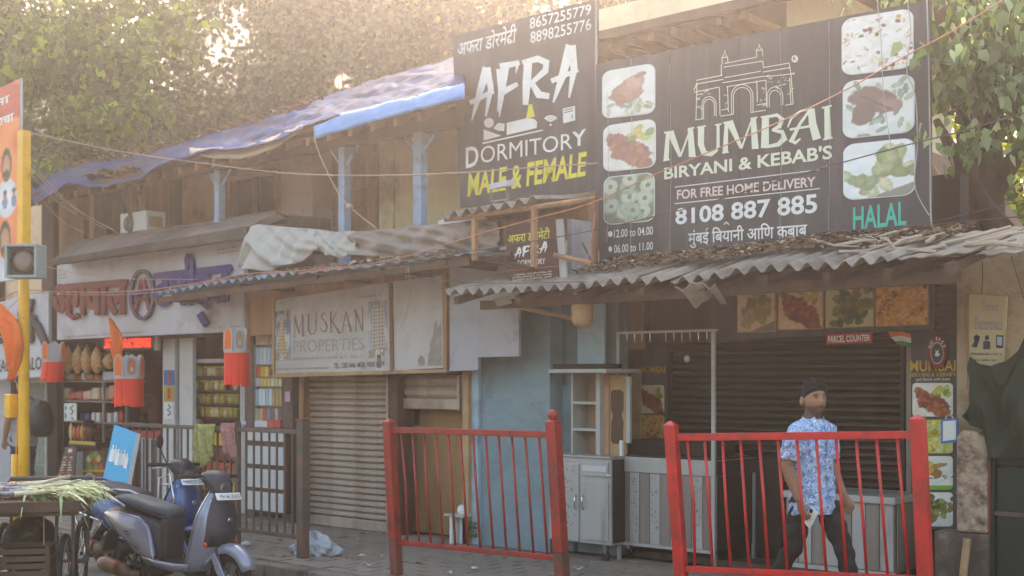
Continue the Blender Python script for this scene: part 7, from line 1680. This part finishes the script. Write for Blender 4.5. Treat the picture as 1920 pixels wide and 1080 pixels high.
    for sy in (-1, 1):
        part('brake_cable', MB().tube([(.40, sy*.16, 1.03), (.47, sy*.14, 1.02), (.50, sy*.09, .93), (.53, sy*.05, .80)], .005, 6), m_black, o, smooth=True)
        part('side_trim', MB().tube([(-.30, sy*.196, .40), (-.50, sy*.202, .49), (-.70, sy*.176, .575), (-.86, sy*.12, .645)], .005, 6), m_black, o, smooth=True)
        part('panel_seam', MB().tube([(-.20, sy*.180, .62), (-.34, sy*.196, .668), (-.62, sy*.180, .695), (-.84, sy*.12, .69)], .003, 5), m_black, o, smooth=True)
        part('shield_edge', MB().tube([(xw-.004, sy*(w_+.002), z) for z, xf, xw, w_ in st_], .007, 6), m_black if guard else m_chrome, o, smooth=True)
    part('emblem', MB().ball((.603, 0, .70), (.006, .03, .02), 10, 6), m_chrome, o, smooth=True)
    part('seat_seam', MB().tube([(-.10, -.125, .70), (-.40, -.146, .745), (-.72, -.134, .785)], .004, 5), m_black, o)
    part('foot_peg', MB().tube([(-.30, -.16, .27), (-.30, -.24, .28)], .012, 8), m_rubber, o)
    part('mirror_stem', MB().tube([(.37, -.12, 1.05), (.36, -.19, 1.13)], .005, 6), m_black, o) if not guard else None
    o.location = loc; o.rotation_euler = (R(-3.0), 0, rot); return o
m_lil = mat('lilac_paint', '#8f8e9c', .34, metal=.25, var=.06, bump=.02, coat=.8, dirt='#7f7069', da=.3, ds=3)
m_cov = mat('grey_brown_plastic', '#38333a', .5, var=.1, dirt='#5c534e', da=.3)
m_seatg = mat('grey_seat', '#40464c', .6, var=.12, bump=.2)
m_blu = mat('deep_blue_paint', '#1f4a80', .25, metal=.3, var=.08, bump=.02, coat=.9, dirt='#38506e', da=.25, ds=3)
m_dkb = mat('dark_blue_plastic', '#191c28', .4, var=.1)
rot = .10; fa = D(430, 1082, 9.95)
lg = (fa.x-.63*math.cos(rot), fa.y-.63*math.sin(rot), -.172)
scooter('dusty lilac-grey scooter parked nearest the camera at the kerb', m_lil, m_cov, m_seatg, 'MH 46 CB 5410', lg, rot)
scooter('dark blue scooter with chrome guards parked behind the lilac-grey one', m_blu, m_dkb, mat('dark_seat', '#3a3c44', .6, bump=.2), 'MH02 BT 8241', (lg[0]-1.42, lg[1]+.62, -.172), rot+.03, guard=True)

# ================================================================= HANDCART
HCt = thing('handcart', 'wooden four-wheeled vendor handcart with bicycle wheels and a crate slung below', 'handcart')
m_cart = mat('cart_wood', '#5c463a', .85, var=.3, vs=6, dirt='#3a2c24', da=.5, streak=True)
PZ = .93
for k in range(7): part('plank', MB().box(-.85, .55, -.44+k*.127, -.44+k*.127+.122, PZ-.03, PZ), m_cart, HCt, bevel=.004)
for x in (-.75, -.1, .48): part('cross_beam', MB().box(x, x+.06, -.43, .43, PZ-.09, PZ-.031), m_cart, HCt)
part('edge_board', MB().box(.551, .58, -.46, .46, PZ-.06, PZ+.02), m_cart, HCt, bevel=.005); part('edge_board', MB().box(-.85, .55, -.47, -.442, PZ-.06, PZ+.02), m_cart, HCt, bevel=.005); part('edge_board', MB().box(-.85, .55, .452, .48, PZ-.06, PZ+.02), m_cart, HCt, bevel=.005)
for wx in (.22, -.68):
    part('axle', MB().tube([(wx, -.36, .335), (wx, .36, .335)], .014, 8), m_pole, HCt)
    for wy in (-.30, .30):
        wl = part('wheel', torus(MB(), (wx, wy, .335), .315, .021, 36, 8), m_rubber, HCt, smooth=True)
        part('rim', MB().lathe([(.288, -.014), (.299, -.016), (.299, .016), (.288, .014)], 36, TR(wx, wy, .335) @ RX(R(90)), cap=False), m_pole, wl, smooth=True)
        part('hub', MB().lathe([(0, -.05), (.02, -.05), (.02, .05), (0, .05)], 12, TR(wx, wy, .335) @ RX(R(90))), m_pole, wl)
        for k in range(20):
            a = 2*math.pi*k/20; s_ = 1 if k % 2 else -1
            part('spoke', MB().tube([(wx+.02*math.cos(a+.6), wy+s_*.03, .335+.02*math.sin(a+.6)), (wx+.29*math.cos(a), wy, .335+.29*math.sin(a))], .0022, 4), m_chrome, wl)
        for s_ in (-1, 1): part('fork', MB().tube([(wx, wy+s_*.055, .335), (wx+.02, wy+s_*.06, .60), (wx+.08*s_, wy+s_*.07, PZ-.09)], .013, 6), m_pole, HCt)
part('push_bar', MB().tube([(-.85, -.35, PZ-.02), (-1.25, -.35, PZ+.05), (-1.25, .35, PZ+.05), (-.85, .35, PZ-.02)], .02, 8), m_pole, HCt)
ca = thing('plastic_crate', 'dark brown plastic crate slung under the near end of the handcart', 'crate')
for y in (-.23, .21):
    for k in range(5): part('slat', MB().box(.10, .50, y, y+.012, .34+k*.055, .34+k*.055+.038), m_cart, ca)
for x in (.10, .488):
    for k in range(5): part('slat', MB().box(x, x+.012, -.217, .209, .34+k*.055, .34+k*.055+.038), m_cart, ca)
part('bottom', MB().box(.10, .50, -.217, .209, .325, .339), m_cart, ca)
for x in (.09, .48):
    for y in (-.24, .20): part('corner_post', MB().box(x, x+.03, y, y+.03, .32, .62), m_cart, ca)
for y in (-.18, .16): part('hanger', MB().tube([(.3, y, .6), (.3, y, PZ-.09)], .005, 5), m_wire, ca)
bundle = MB(); r_ = random.Random(6)
sack = solo('dark_sack', MB().loft([ering((-.10, 0, z), rx, ry, 14) for z, rx, ry in ((.36, .10, .12), (.45, .16, .2), (.60, .17, .21), (.72, .12, .16), (.78, .05, .07))]), mat('dark_sack', '#2c2624', .9, var=.3, vs=9, dirt='#6a5a3a', da=.3, ds=9), 'dark stuffed sack under the handcart platform behind the crate', 'sack', smooth=True)
m_cane = mat('cane', '#8f8c92', .6, var=.3, vs=9, dirt='#4c4450', da=.55, ds=22)
m_cane2 = mat('cane_pale', '#c4bda2', .6, var=.15, vs=9, dirt='#8f8a6a', da=.4, ds=14)
SC = thing('sugarcane_bundle', 'bundle of grey-ringed sugar cane with pale green leafy tops lying on the handcart', 'sugar cane')
for k in range(26):
    y0 = r_.uniform(-.34, .36); z0 = PZ+.02+r_.random()*.075; x0 = -1.0+r_.random()*.2; x1 = -.12+r_.random()*.16; y1 = y0+r_.uniform(-.05, .05)
    pts = [V((.12+y0+(y1-y0)*t/6+.006*math.sin(t*3+k), x0+(x1-x0)*t/6, z0+.008*math.sin(t*2+k))) for t in range(7)]
    part('cane', MB().tube(pts, .017, 8), m_cane, SC, smooth=True)
    for t in range(1, 7): part('node_ring', MB().tube([pts[t]-V((0, .006, 0)), pts[t]+V((0, .006, 0))], .0195, 8), m_cane2, SC) if k % 2 == 0 else None
    part('cane_top', MB().tube([pts[-1], pts[-1]+V(((r_.random()-.5)*.06, .16, .012)), pts[-1]+V(((r_.random()-.5)*.14, .34, .03+r_.uniform(-.03, .03)))], [.017, .014, .008], 7), m_cane2, SC, smooth=True)
m_lf = mat('cane_leaf', '#93a26a', .6, var=.35, vs=7, dirt='#c8cfa0', da=.5, ds=6, bump=.1)
mb = MB()
for k in range(260):
    b0 = V((r_.uniform(-.24, .50), .05+r_.random()*.42, PZ+.04+r_.random()*.07)); side = r_.random()
    an = r_.gauss(1.35, .6); L0 = r_.uniform(.10, .24); d = V((math.cos(an), math.sin(an), r_.uniform(-.1, .25))); wd_ = r_.uniform(.006, .015); q_ = V((-d.y, d.x, 0)).normalized()*wd_
    dr = r_.uniform(.05, .55)*(1.6 if side < .2 else 1)
    pts = [b0+d*L0*t+V((0, 0, -dr*L0*t*t*1.4)) for t in (0, .33, .66, 1)]
    for i, ws in enumerate(((1, 1), (1, .8), (.8, .1))): mb.add([pts[i]-q_*ws[0], pts[i]+q_*ws[0]+V((0, 0, .004)), pts[i+1]+q_*ws[1], pts[i+1]-q_*ws[1]], [(0, 1, 2, 3)])
part('leaves', mb, m_lf, SC, kind='stuff')
ws = D(122, 1085, 9.3); rc = R(-37); Rm = RZ(rc); off = Rm @ V((.22, .30, 0))
base = V((ws.x-off.x, ws.y-off.y, -.165))
for t_ in (HCt, ca, SC): t_.location = base; t_.rotation_euler = (0, 0, rc)
sl0 = sack.location.copy(); sack.location = base+Rm @ sl0; sack.rotation_euler = (0, 0, rc)

# ================================================================= TREES
def leafcloud(clusters, n, size, cols, seed, droop=.3, heart=False):
    r = np.random.RandomState(seed); wts = np.array([c[2] for c in clusters], float); wts /= wts.sum(); idx = r.choice(len(clusters), n, p=wts)
    C = np.array([tuple(c[0]) for c in clusters]); Rr = np.array([c[1] for c in clusters]); d = r.normal(size=(n, 3)); d /= np.linalg.norm(d, axis=1)[:, None]
    p = C[idx]+d*Rr[idx]*(r.rand(n, 1)**.45)
    # twig clumping
    k = max(1, n//(9 if heart else 26)); tw = p[:k]; ti = r.randint(0, k, n); br = (.55+.9*r.rand(k, 1))[ti]; p = tw[ti]+r.normal(size=(n, 3))*size*np.array([[1, 1, .7]])*(.9 if heart else 2.1)
    # open gaps in the crown where sky and tower show through
    q = np.stack([p[:, 0]*cs+p[:, 1]*sn, -p[:, 0]*sn+p[:, 1]*cs], 1); u_ = 960+q[:, 0]/q[:, 1]*FP; v_ = HY-(p[:, 2]-CZ)/q[:, 1]*FP
    keep = np.ones(n, bool)
    if not heart:
        for gx, gy, rx_, ry_, pr in ((642, 150, 26, 22, .97), (425, 85, 44, 105, .42), (690, 120, 14, 12, .8), (905, 12, 20, 10, .8), (1010, 6, 24, 8, .7), (560, 90, 10, 8, .7), (85, 215, 22, 60, .6), (95, 120, 8, 8, .7), (1880, 60, 14, 12, .7), (1765, 130, 10, 14, .6)):
            keep &= ~((((u_-gx)/rx_)**2+((v_-gy)/ry_)**2 < r.uniform(.5, 1.3, n)) & (r.rand(n) < pr))
    p = p[keep]; br = br[keep]; n = len(p)
    L = size*(.6+.8*r.rand(n, 1)); a = r.normal(size=(n, 3)); a[:, 2] -= droop*1.6; a /= np.linalg.norm(a, axis=1)[:, None]
    b = np.cross(a, r.normal(size=(n, 3))); b /= np.linalg.norm(b, axis=1)[:, None]; c = np.cross(a, b)
    if heart:
        pts = [p, p+a*L*.28+b*L*.36+c*L*.06, p+a*L*.62+b*L*.25, p+a*L*1.15, p+a*L*.62-b*L*.25, p+a*L*.28-b*L*.36+c*L*.06]; m = 6
        quads = [(0, 1, 2, 3), (0, 3, 4, 5)]
    else:
        pts = [p, p+a*L*.5+b*L*.36+c*L*.08, p+a*L, p+a*L*.5-b*L*.36+c*L*.08]; m = 4; quads = [(0, 1, 2, 3)]
    v = np.stack(pts, 1).reshape(-1, 3); me = bpy.data.meshes.new('crown'); me.vertices.add(len(v)); me.vertices.foreach_set('co', v.ravel())
    nf = n*len(quads); base_ = np.arange(n)[:, None]*m; li = np.concatenate([base_+np.array(q_)[None] for q_ in quads], 1).reshape(-1)
    me.loops.add(nf*4); me.loops.foreach_set('vertex_index', li.astype(np.int32)); me.polygons.add(nf); me.polygons.foreach_set('loop_start', np.arange(nf, dtype=np.int32)*4); me.polygons.foreach_set('loop_total', np.full(nf, 4, dtype=np.int32))
    me.update(calc_edges=True); cl = np.array([hx(x) for x in cols]); ci = cl[r.randint(0, len(cols), n)]*(.7+.6*r.rand(n, 1))*br; cc = np.repeat(np.c_[ci, np.ones(n)], m, 0)
    at = me.color_attributes.new('Col', 'FLOAT_COLOR', 'POINT'); at.data.foreach_set('color', cc.astype(np.float32).ravel()); me.materials.append(vmat('leaf', .85, trans=True)); return me
def tree(label, trunk, limbs, clusters, n, size, cols, seed, name='tree', heart=False, tr_r=.2, m=m_bark, droop=.3, group=None):
    o = thing(name, label, 'tree', (trunk[0][0], trunk[0][1], trunk[0][2]), group); off = OFF[o.name]
    rad = [tr_r*(1-.5*i/(len(trunk)-1)) for i in range(len(trunk))]
    part('trunk', MB().tube(trunk, rad, 14), m, o, smooth=True)
    for P, r0 in limbs: part('limb', MB().tube(P, [r0*(1-.75*i/(len(P)-1)) for i in range(len(P))], 9), m, o, smooth=True)
    me = leafcloud(clusters, n, size, cols, seed, droop, heart); c = bpy.data.objects.new('crown', me); COL.objects.link(c); c.parent = o; c.location = -off
    return o
def cl(px, py, Y, rx, ry, rz, w_=1): return (W(px, py, Y), (rx, ry, rz), w_)
def limbs_to(base_, cls, r0, seed, k=None):
    r = random.Random(seed); out = []
    for c in cls[:k]:
        e = V(c[0]); md = V(base_).lerp(e, .5)+V((r.uniform(-.3, .3), r.uniform(-.2, .2), r.uniform(.1, .5))); out.append(([V(base_), md, e], r0))
        for j in range(3):
            q_ = md.lerp(e, .5)+V((0, 0, 0)); t_ = q_+V((r.uniform(-1, 1)*c[1][0], r.uniform(-1, 1)*c[1][1], r.uniform(-.3, 1)*c[1][2]))*.9; out.append(([q_, q_.lerp(t_, .5)+V((0, 0, .15)), t_], r0*.35))
    return out
gA = ['#414f2c', '#525f34', '#667040', '#34402a', '#7a8046']
gB = ['#3f4c30', '#4a5838', '#58643e', '#343e28', '#667048']
gY = ['#7d8c34', '#9aa23c', '#5c7030', '#b0a83c', '#c9b03a']
# left big tree behind the roof
c1 = [cl(60, 60, 13.5, 3, 1.4, 1.6, 2), cl(180, 160, 13.5, 2.6, 1.4, 1.5, 2), cl(150, 280, 13.0, 2.2, 1.2, 1.0, 1.2), cl(10, 180, 13, 2.4, 1.2, 1.5, 1.3), cl(300, 60, 14, 2.6, 1.5, 1.3, 1.3), cl(300, 200, 13.6, 2.2, 1.3, 1.0, 1.3), cl(60, -120, 14, 5, 2, 1.6, 1.5), cl(350, -110, 14, 4, 2, 1.4, 1.2)]
b0 = W(130, 330, 14); b0.z = 0
tree('broad leafy tree with yellow-green leaves behind the left end of the blue roof', [b0, V((b0.x+.2, b0.y, 3)), W(150, 220, 14)], limbs_to(W(150, 230, 14), c1, .10, 1), c1, 26000, .13, gA, 2, tr_r=.28)
c2 = [cl(620, 60, 16.5, 1.7, 1.6, 1.6, 1.5), cl(590, 170, 15.5, 1.8, 1.5, 1.0, 1.4), cl(430, 235, 15, 2.4, 1.3, .6, 1.0), cl(430, 90, 16, 1.6, 1.4, 1.6, .16), cl(620, 40, 16.5, 2.6, 1.5, 1.3, 1.2), cl(700, 60, 16, 2.2, 1.5, 1.5, 1.4), cl(740, 110, 15.5, 1.5, 1.2, .9, 1.0), cl(480, -110, 17, 4, 2, 1.5, 1.4), cl(640, -110, 17, 4, 2, 1.5, 1.0)]
b0 = W(560, 330, 16); b0.z = 0
tree('hazy brownish-green tree filling the middle behind the long roof', [b0, V((b0.x+.2, b0.y, 3.5)), W(560, 150, 16)], limbs_to(W(560, 160, 16), c2, .10, 2), c2, 24000, .135, gB, 4, tr_r=.26)
c3 = [cl(800, 40, 16, 1.8, 1.4, 1.0, 1.1), cl(880, 25, 16, 1.4, 1.2, .6, .7), cl(990, -10, 16, 2, 1.2, .6, .6), cl(1200, -18, 16, 2, 1.2, .5, .8), cl(1380, -30, 16, 2, 1.2, .6, .8), cl(1580, -6, 14.5, 1.0, 1.0, .55, .5)]
b0 = W(900, 330, 16); b0.z = 0
tree('thin-leaved tree showing over the top of the dormitory hoarding against the bright sky', [b0, V((b0.x, b0.y, 3.5)), W(905, 120, 16)], limbs_to(W(905, 130, 16), c3, .08, 3), c3, 8500, .125, gB+['#8a8a44'], 6, tr_r=.2)
c7 = [cl(x_, y_, 24, 5, 2, 2.6, 1) for x_, y_ in ((-60, 60), (110, 160), (640, 110), (620, 220), (780, 40), (920, 60), (330, 350), (60, 300))]
b0 = W(330, 400, 24); b0.z = 0
tree('dark mass-like big tree far behind the long roof', [b0, V((b0.x, b0.y, 4)), W(330, 230, 24)], limbs_to(W(330, 240, 24), c7, .12, 9), c7, 24000, .24, ['#3c4230', '#4a4e38', '#565640'], 17, tr_r=.35)
# overhanging near branches at the left top
c4 = [cl(40, 40, 9.5, 1.3, .7, .6, 1.5), cl(110, 110, 9.2, 1.2, .6, .5, 1.2), cl(60, 130, 9, 1.0, .5, .35, .6), cl(150, 210, 9, .7, .4, .3, .5), cl(190, 35, 9.6, 1.0, .6, .4, .7), cl(245, 110, 9.4, .5, .4, .3, .35), cl(265, 205, 9.3, .35, .25, .15, .35), cl(175, 235, 9, .3, .25, .15, .3), cl(132, 352, 8.25, .14, .1, .07, .05), cl(70, 330, 9.6, .2, .2, .25, .15), cl(300, 40, 9.6, .9, .4, .3, .3)]
b0 = W(-260, 700, 10); b0.z = 0
tree('near overhanging tree with large green and yellow leaves at the top left corner', [b0, V((b0.x+.1, b0.y, 3)), W(-160, 60, 9.8)], limbs_to(W(-160, 60, 9.8), c4[:6], .06, 5), c4, 3600, .125, ['#7d8c34', '#8a923c', '#5c7030', '#55692c', '#64783a', '#45582a', '#6a7440', '#5a6838', '#4f5e34'], 8, heart=True, tr_r=.22, droop=.6)
# right tree
Yt = 11.5
c5 = [cl(1835, 30, 9.4, .8, .5, .33, 1.4), cl(1885, 120, 9.2, .45, .5, .30, 1.1), cl(1812, 165, 9.4, .30, .3, .16, .6), cl(1915, 190, 9.2, .18, .3, .18, .5), cl(1950, 300, 9, .06, .2, .3, .15), cl(1738, 235, 8.8, .10, .08, .12, .03), cl(1735, 90, 8.8, .10, .08, .2, .07), cl(1826, 262, 8.8, .12, .1, .10, .12), cl(1850, -60, 9.6, 1.2, .6, .4, .6)]
tb = W(1838, 440, Yt); tb.z = 0
TRr = tree('leafy peepal tree with a thick dark forked trunk at the upper right', [tb, W(1838, 470, Yt), W(1848, 380, Yt), W(1850, 290, Yt), W(1830, 150, Yt-.4)], [([W(1846, 380, Yt), W(1900, 300, Yt), W(1950, 240, Yt)], .13), ([W(1880, 440, Yt-.9), W(1838, 380, Yt-.9), W(1790, 290, Yt-.9), W(1755, 225, Yt-.9)], .12), ([W(1850, 290, Yt), W(1790, 180, Yt-1), W(1740, 100, 9.6)], .09), ([W(1850, 280, Yt), W(1880, 150, Yt-1), W(1900, 40, 9.8)], .09), ([W(1830, 350, Yt), W(1810, 300, Yt-.2), W(1800, 250, Yt-.6)], .14)],
           c5, 1900, .095, ['#5c6b42', '#74825a', '#8a9670', '#46552f', '#9aa47c', '#7c8c48'], 11, heart=True, tr_r=.23, droop=1.3)
c6 = [cl(1780, 120, 17, 1.6, 1.2, 1.2, 1), cl(1880, 60, 17, 1.6, 1.2, 1.4, 1), cl(1800, 380, 16, 1.2, 1, .6, .9), cl(1900, 420, 16, 1.2, 1, .5, .9), cl(1900, 280, 17, 1.4, 1, .8, .7), cl(1770, 430, 15, .6, .8, .3, .5), cl(1950, 120, 17, 1.6, 1, 1.5, .7)]
b0 = W(1900, 420, 18); b0.z = 0
tree('sunlit yellow-green bush-like tree in the distance behind the right trunk', [b0, V((b0.x, b0.y, 2)), W(1900, 350, 18)], limbs_to(W(1900, 360, 18), c6, .06, 7), c6, 7500, .13, ['#8fa238', '#b0bc48', '#6f8630', '#c2b848', '#4f6322'], 13, tr_r=.16)

# ================================================================= FAR BUILDINGS
m_twr = mat('tower_grey', '#45424a', .85, var=.1, vs=.3); m_fin = mat('tower_fin', '#8f939e', .7, var=.05)
YT = 55
TW = thing('apartment_tower', 'tall grey-lilac tower with vertical louvres far behind the trees', 'tower', (XX(300, YT), YT, 0))
x0, x1 = XX(335, YT), XX(480, YT)
part('core', MB().box(x0, x1, YT+.4, YT+14, 0, 34), m_twr, TW)
for k in range(15): xx = x0+(x1-x0)*k/15; part('louvre', MB().box(xx, xx+.45, YT-.6, YT+.4, 3, 34), m_fin, TW)
for z in (14, 20, 26): part('floor_band', MB().box(x0, x1, YT+.39, YT+.40, z, z+.4), m_fin, TW)
YT2 = 40; x0, x1 = XX(44, YT2), XX(112, YT2)
T2 = thing('apartment_tower', 'pale louvred block behind the banner at the far left', 'tower', (XX(80, YT2), YT2, 0))
part('core', MB().box(x0, x1, YT2+.4, YT2+10, 0, 21), m_twr, T2)
for k in range(9): xx = x0+(x1-x0)*k/9; part('louvre', MB().box(xx, xx+.35, YT2-.3, YT2+.4, 2, 21), m_fin, T2)
for z in (8, 11, 14, 17): part('floor_band', MB().box(x0, x1, YT2-.35, YT2-.31, z, z+.5), m_twr, T2)
BB = thing('yellow_house', 'yellow plastered upper house wall with a brown overhanging roof behind the hoardings', 'building', (XX(1340, 11), 11, 0))
x0, x1 = XX(1119, 11), XX(1475, 11)
part('wall', MB().box(x0, x1, 11.0, 11.3, 0, 5.8), m_cream, BB)
part('wall', MB().box(x1-.3, x1, 11.301, 15, 0, 5.8), m_cream, BB); part('wall', MB().box(x0, x1, 15.0, 15.3, 0, 5.6), m_cream, BB)
zr = ZZ(1280, 22, 10.1)
part('roof', MB().prism([V((x0-.2, 10.1, zr)), V((x0-.2, 13, zr+.9)), V((x0-.2, 15.6, zr)), V((x0-.2, 15.6, zr-.08)), V((x0-.2, 13, zr+.8)), V((x0-.2, 10.1, zr-.09))], (x1-x0+.9, 0, 0)), m_brown, BB)
for k in range(9): xx = x0+.2+k*(x1-x0)/9; part('rafter', MB().box(xx, xx+.06, 10.2, 11.0, zr-.17, zr-.095), m_brown2, BB)
SHd = thing('shed_roof', 'brown tiled shed gable showing right of the restaurant hoarding', 'shed', (XX(1780, 12), 12, 0))
part('wall', MB().box(XX(1700, 12.4), XX(1840, 12.4), 12.4, 13.6, 0, 3.2), m_brown, SHd)
part('roof', MB().prism([W(1700, 268, 12), W(1745, 318, 12), W(1800, 405, 12), W(1800, 418, 12), W(1690, 418, 12)], (0, 2, 0)), mat('old_tile', '#7a5c4a', .85, var=.2, vs=5), SHd)
part('ridge_board', MB().tube([W(1745, 316, 11.97), W(1802, 408, 11.97)], .05, 6), m_brown2, SHd)
# opposite side of the street is left unbuilt
# ================================================================= WIRES
def wire(pts, Y, r, m, label, Y2=None, n=10, name='cable', cat='cable'):
    Y2 = Y if Y2 is None else Y2; P = []; k = len(pts)
    xs_ = [p[0] for p in pts]; ys_ = [p[1] for p in pts]
    # smooth through points (Catmull-Rom)
    for i in range(k-1):
        p0, p1, p2, p3 = pts[max(i-1, 0)], pts[i], pts[i+1], pts[min(i+2, k-1)]
        for j in range(n):
            t = j/n; q_ = [.5*((2*p1[c])+(-p0[c]+p2[c])*t+(2*p0[c]-5*p1[c]+4*p2[c]-p3[c])*t*t+(-p0[c]+3*p1[c]-3*p2[c]+p3[c])*t**3) for c in (0, 1)]
            P.append(W(q_[0], q_[1], Y+(Y2-Y)*(i+t)/(k-1)))
    P.append(W(pts[-1][0], pts[-1][1], Y2)); return solo(name, MB().tube(P, r, 6), m, label, cat, smooth=True, fix=False)
wire([(560, 512), (680, 497), (780, 476), (890, 441), (1000, 411), (1110, 380), (1240, 322), (1420, 247), (1560, 182), (1700, 104), (1800, 50), (1960, -50)], 7.7, 0.0046, m_wirer, 'salmon-orange cable rising across the restaurant hoarding to the upper right')
wire([(640, 500), (800, 484), (890, 470), (1000, 452), (1130, 428), (1310, 385), (1500, 327), (1700, 272), (1800, 247), (1960, 200)], 7.75, 0.0047, m_wired, 'thin dark cable crossing the restaurant hoarding below the salmon one')
wire([(-40, 236), (60, 250), (220, 283), (380, 306), (540, 325), (700, 329), (860, 324), (1000, 314), (1122, 306)], 8.0, 0.0065, m_wire, 'pale cable sagging from the left across the verandah to the dormitory hoarding')
wire([(590, 243), (592, 268), (606, 305), (632, 358), (656, 388), (705, 428)], 8.3, 0.0065, m_wire, 'pale loose cable hanging from the bright blue sheet down to the grey canvas')
solo('cable_joint', MB().ball(tuple(W(656, 388, 8.27)), .035, 8, 6), m_wire, 'taped joint on the loose cable hanging in front of the verandah post', 'cable joint', smooth=True)
for k, (a, b_, lb) in enumerate((((50, 297), (226, 440), 'upper'), ((50, 305), (215, 432), 'second'), ((48, 316), (200, 430), 'third'), ((62, 352), (180, 446), 'lowest'))):
    mx_, my_ = (a[0]+b_[0])/2-6, (a[1]+b_[1])/2+14; wire([a, (mx_, my_), b_], 7.6, 0.0050, m_wire, '%s of the four cables running down from the yellow pole towards the slab hood' % lb, 8.5)
wire([(24, 482), (80, 498), (150, 514), (220, 522), (300, 524), (372, 524)], 7.2, 0.0043, m_wire, 'thin cable from the signal lamp across the sweet shop sign', 8.2)
wire([(-30, 572), (0, 562), (40, 545), (110, 547), (200, 548), (300, 541), (400, 526), (460, 514), (560, 508), (660, 498)], 7.0, 0.0058, m_wirer, 'pale pink cable stretched from the yellow pole across the sweet shop sign', 8.0)
wire([(40, 548), (100, 551), (180, 553), (260, 551), (330, 543)], 7.0, 0.0043, m_wire, 'second thin cable just under the pale pink one', 8.0)
wire([(0, 588), (20, 575), (42, 552)], 6.9, 0.0043, m_wire, 'short frayed cord tied to the left of the yellow pole', name='cord', cat='cord')
wire([(660, 500), (740, 513), (800, 523), (840, 528), (950, 531), (1100, 528)], 7.85, 0.0036, m_wired, 'thin cable running along the front of the restaurant roof edge')
wire([(761, 486), (763, 505), (759, 524)], 8.0, 0.0022, m_wire, 'left one of two short strings hanging at the blank sign', name='string', cat='string'); wire([(769, 486), (766, 505), (768, 524)], 8.0, 0.0022, m_wire, 'right one of two short strings hanging at the blank sign', name='string', cat='string')
wire([(1350, 487), (1500, 462), (1640, 438), (1745, 417), (1960, 366)], 8.0, 0.0036, m_wired, 'thin cable under the word HALAL rising to the right edge')
wire([(1735, 424), (1800, 416), (1960, 402)], 8.1, 0.0043, m_wired, 'nearly level cable right of the restaurant hoarding')
wire([(1700, -8), (1708, 60), (1700, 130), (1716, 180), (1720, 270), (1716, 350), (1742, 404)], 8.93, .004, m_ledge, 'frayed pale string hanging over the three right food pictures', name='string', cat='string')
wire([(1738, 0), (1742, 150), (1744, 300), (1745, 400), (1750, 452)], 8.93, .005, m_ledge, 'pale rope along the right edge of the restaurant hoarding', name='rope', cat='rope')
wire([(1645, 0), (1652, 80), (1657, 180), (1668, 260), (1676, 300)], 8.94, .003, m_ledge, 'thin string running down the right food pictures', name='string', cat='string')
for px, y0, y1 in ((1139, 170, 455), (1183, 110, 480), (1256, 120, 490), (1463, 60, 470), (1554, 40, 455)):
    wire([(px, y0), (px+2, (y0+y1)/2), (px-1, y1)], 8.965, .0018, m_ledge, 'hairline tie wire on the restaurant hoarding %s' % {1139: 'at its left picture column', 1183: 'through the middle of the left pictures', 1256: 'left of the word MUMBAI', 1463: 'through the right tower of the drawing', 1554: 'left of the right picture column'}[px], name='tie_wire', cat='wire')
wire([(1116, 400), (1110, 440), (1100, 495)], 8.05, 0.0036, m_wirer, 'slanting pinkish cable beside the lean-to post', name='cable')
wire([(1896, 480), (1920, 560)], 9.0, 0.0036, m_wired, 'short dark cable over the plaster wall at the right edge')
# ================================================================= HAZE
hz = MB().box(-95, 40, -25, 95, -1.6, 45)  # air volume added to give the veil of glare around the sun
ho_ = solo('haze', hz, None, 'thin warm haze added over the street for the veil of sun glare', 'haze', None, 'stuff')
hm_ = bpy.data.materials.new('haze'); hm_.use_nodes = True; t_ = hm_.node_tree
t_.nodes.remove(t_.nodes['Principled BSDF']); pv = t_.nodes.new('ShaderNodeVolumePrincipled')
pv.inputs['Color'].default_value = (1.0, .87, .83, 1); pv.inputs['Density'].default_value = .0046; pv.inputs['Anisotropy'].default_value = .82
t_.links.new(pv.outputs[0], t_.nodes['Material Output'].inputs['Volume']); ho_.data.materials.append(hm_)
S.cycles.volume_step_rate = 4; S.cycles.volume_max_steps = 64
